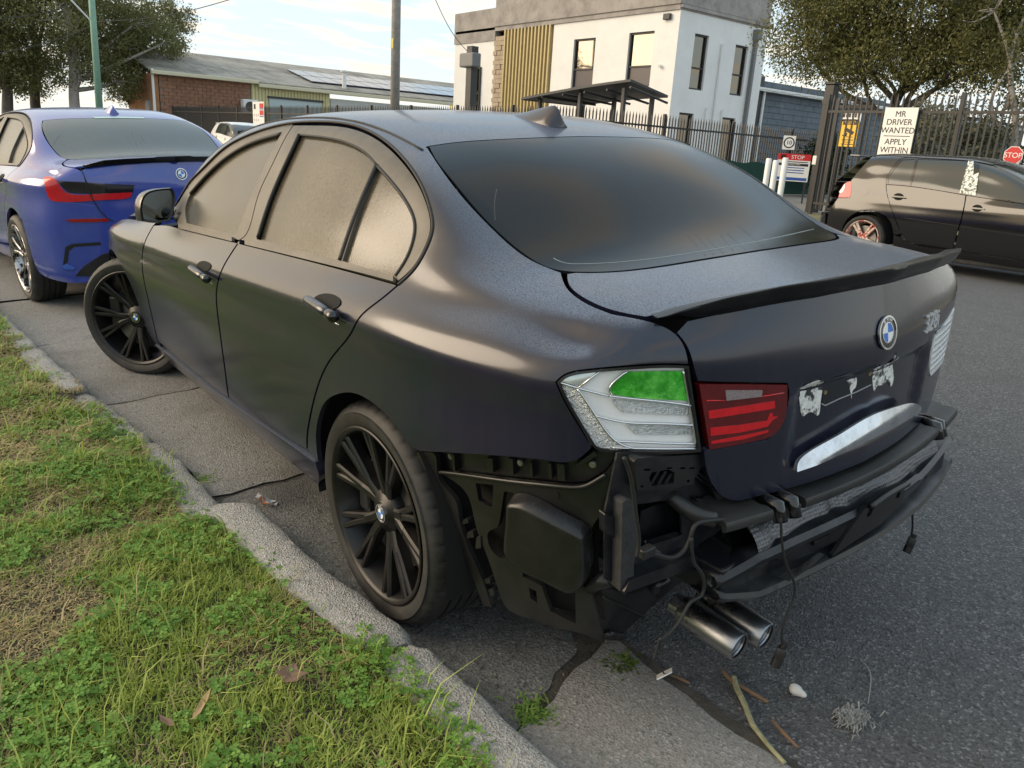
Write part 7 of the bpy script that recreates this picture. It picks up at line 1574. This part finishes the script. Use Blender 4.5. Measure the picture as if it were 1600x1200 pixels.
def on_verge(px):
    z = .12
    for _ in range(12): p = cplane(px[0], px[1], 2, z); z = float(vz(p[0], p[1]))+.03
    return cw(p)
flake('dead_leaf', 'curled brown dead leaf lying on the grass', 'leaf', on_verge((455, 1055)), [(.04, 0), (.03, .02), (.012, .018), (-.01, .03), (-.035, .015), (-.03, -.005), (-.04, -.02), (-.01, -.018), (.015, -.03), (.025, -.012)], DEAD, .6, .4)
flake('dry_leaf_sliver', 'long tan leaf sliver lying on the grass below the dead leaf', 'leaf', on_verge((316, 1102)), [(.055, .002), (.02, .010), (-.03, .007), (-.055, 0), (-.03, -.008), (.02, -.006)], mat('tan_leaf', (.38, .26, .13), .8), .1, -.7)
flake('dry_leaf_sliver', 'short brown leaf sliver on the grass near the bottom edge', 'leaf', on_verge((262, 1127)), [(.03, .002), (.01, .010), (-.02, .007), (-.03, 0), (-.01, -.008)], DEAD, .2, .3)
WRAP = mat('wrapper_white', (.75, .74, .72), .4, dirt=(.75, .22, .04), dscale=22, dlo=.50, dhi=.53)
p = cw(gp_((415, 792))+np.array([0, .0, .0])); bm = bmesh.new(); r_ = np.random.default_rng(2); g = [[bm.verts.new((i*.016-.04, j*.016-.032, .012+.020*r_.random()+.035*(i > 3)*(i-3)*.3)) for j in range(5)] for i in range(6)]
for i in range(5):
    for j in range(4): bm.faces.new((g[i][j], g[i+1][j], g[i+1][j+1], g[i][j+1]))
me = bpy.data.meshes.new('food_wrapper'); bm.to_mesh(me); bm.free(); me.materials.append(WRAP); o = bpy.data.objects.new('food_wrapper', me); COL.objects.link(o); o.location = tuple(p); o.rotation_euler = (.3, -.2, .9); tag(o, 'crumpled orange and white food wrapper in the gutter beside the kerb end', 'wrapper')
# grit and leaf scraps scattered along the gutter and on the asphalt
V = []; F = []; r_ = np.random.default_rng(77); k = 0
for i in range(900):
    x = r_.uniform(-2.2, 5); y = r_.uniform(.40, .98) if r_.random() < .6 else r_.uniform(-2.5, .5); s_ = r_.uniform(.0015, .005); c = np.array([x, min(y, ky(x)-.02), .012 if y > .4 else .002]); M_ = r_.normal(0, 1, (3, 3)); Q, _ = np.linalg.qr(M_)
    b0_ = len(V); V += [cw(c+Q@(np.array(q)*s_*np.array([1, .7, .5]))) for q in ((1, 0, 0), (-1, 0, 0), (0, 1, 0), (0, -1, 0), (0, 0, 1), (0, 0, -1))]
    F += [[b0_+a, b0_+b, b0_+c2] for a, b, c2 in ((0, 2, 4), (2, 1, 4), (1, 3, 4), (3, 0, 4), (2, 0, 5), (1, 2, 5), (3, 1, 5), (0, 3, 5))]
o = meshobj('road_grit', V, F, mat('grit', (.22, .20, .17), .9, var=.5, vscale=20), smooth=False); o['kind'] = 'stuff'
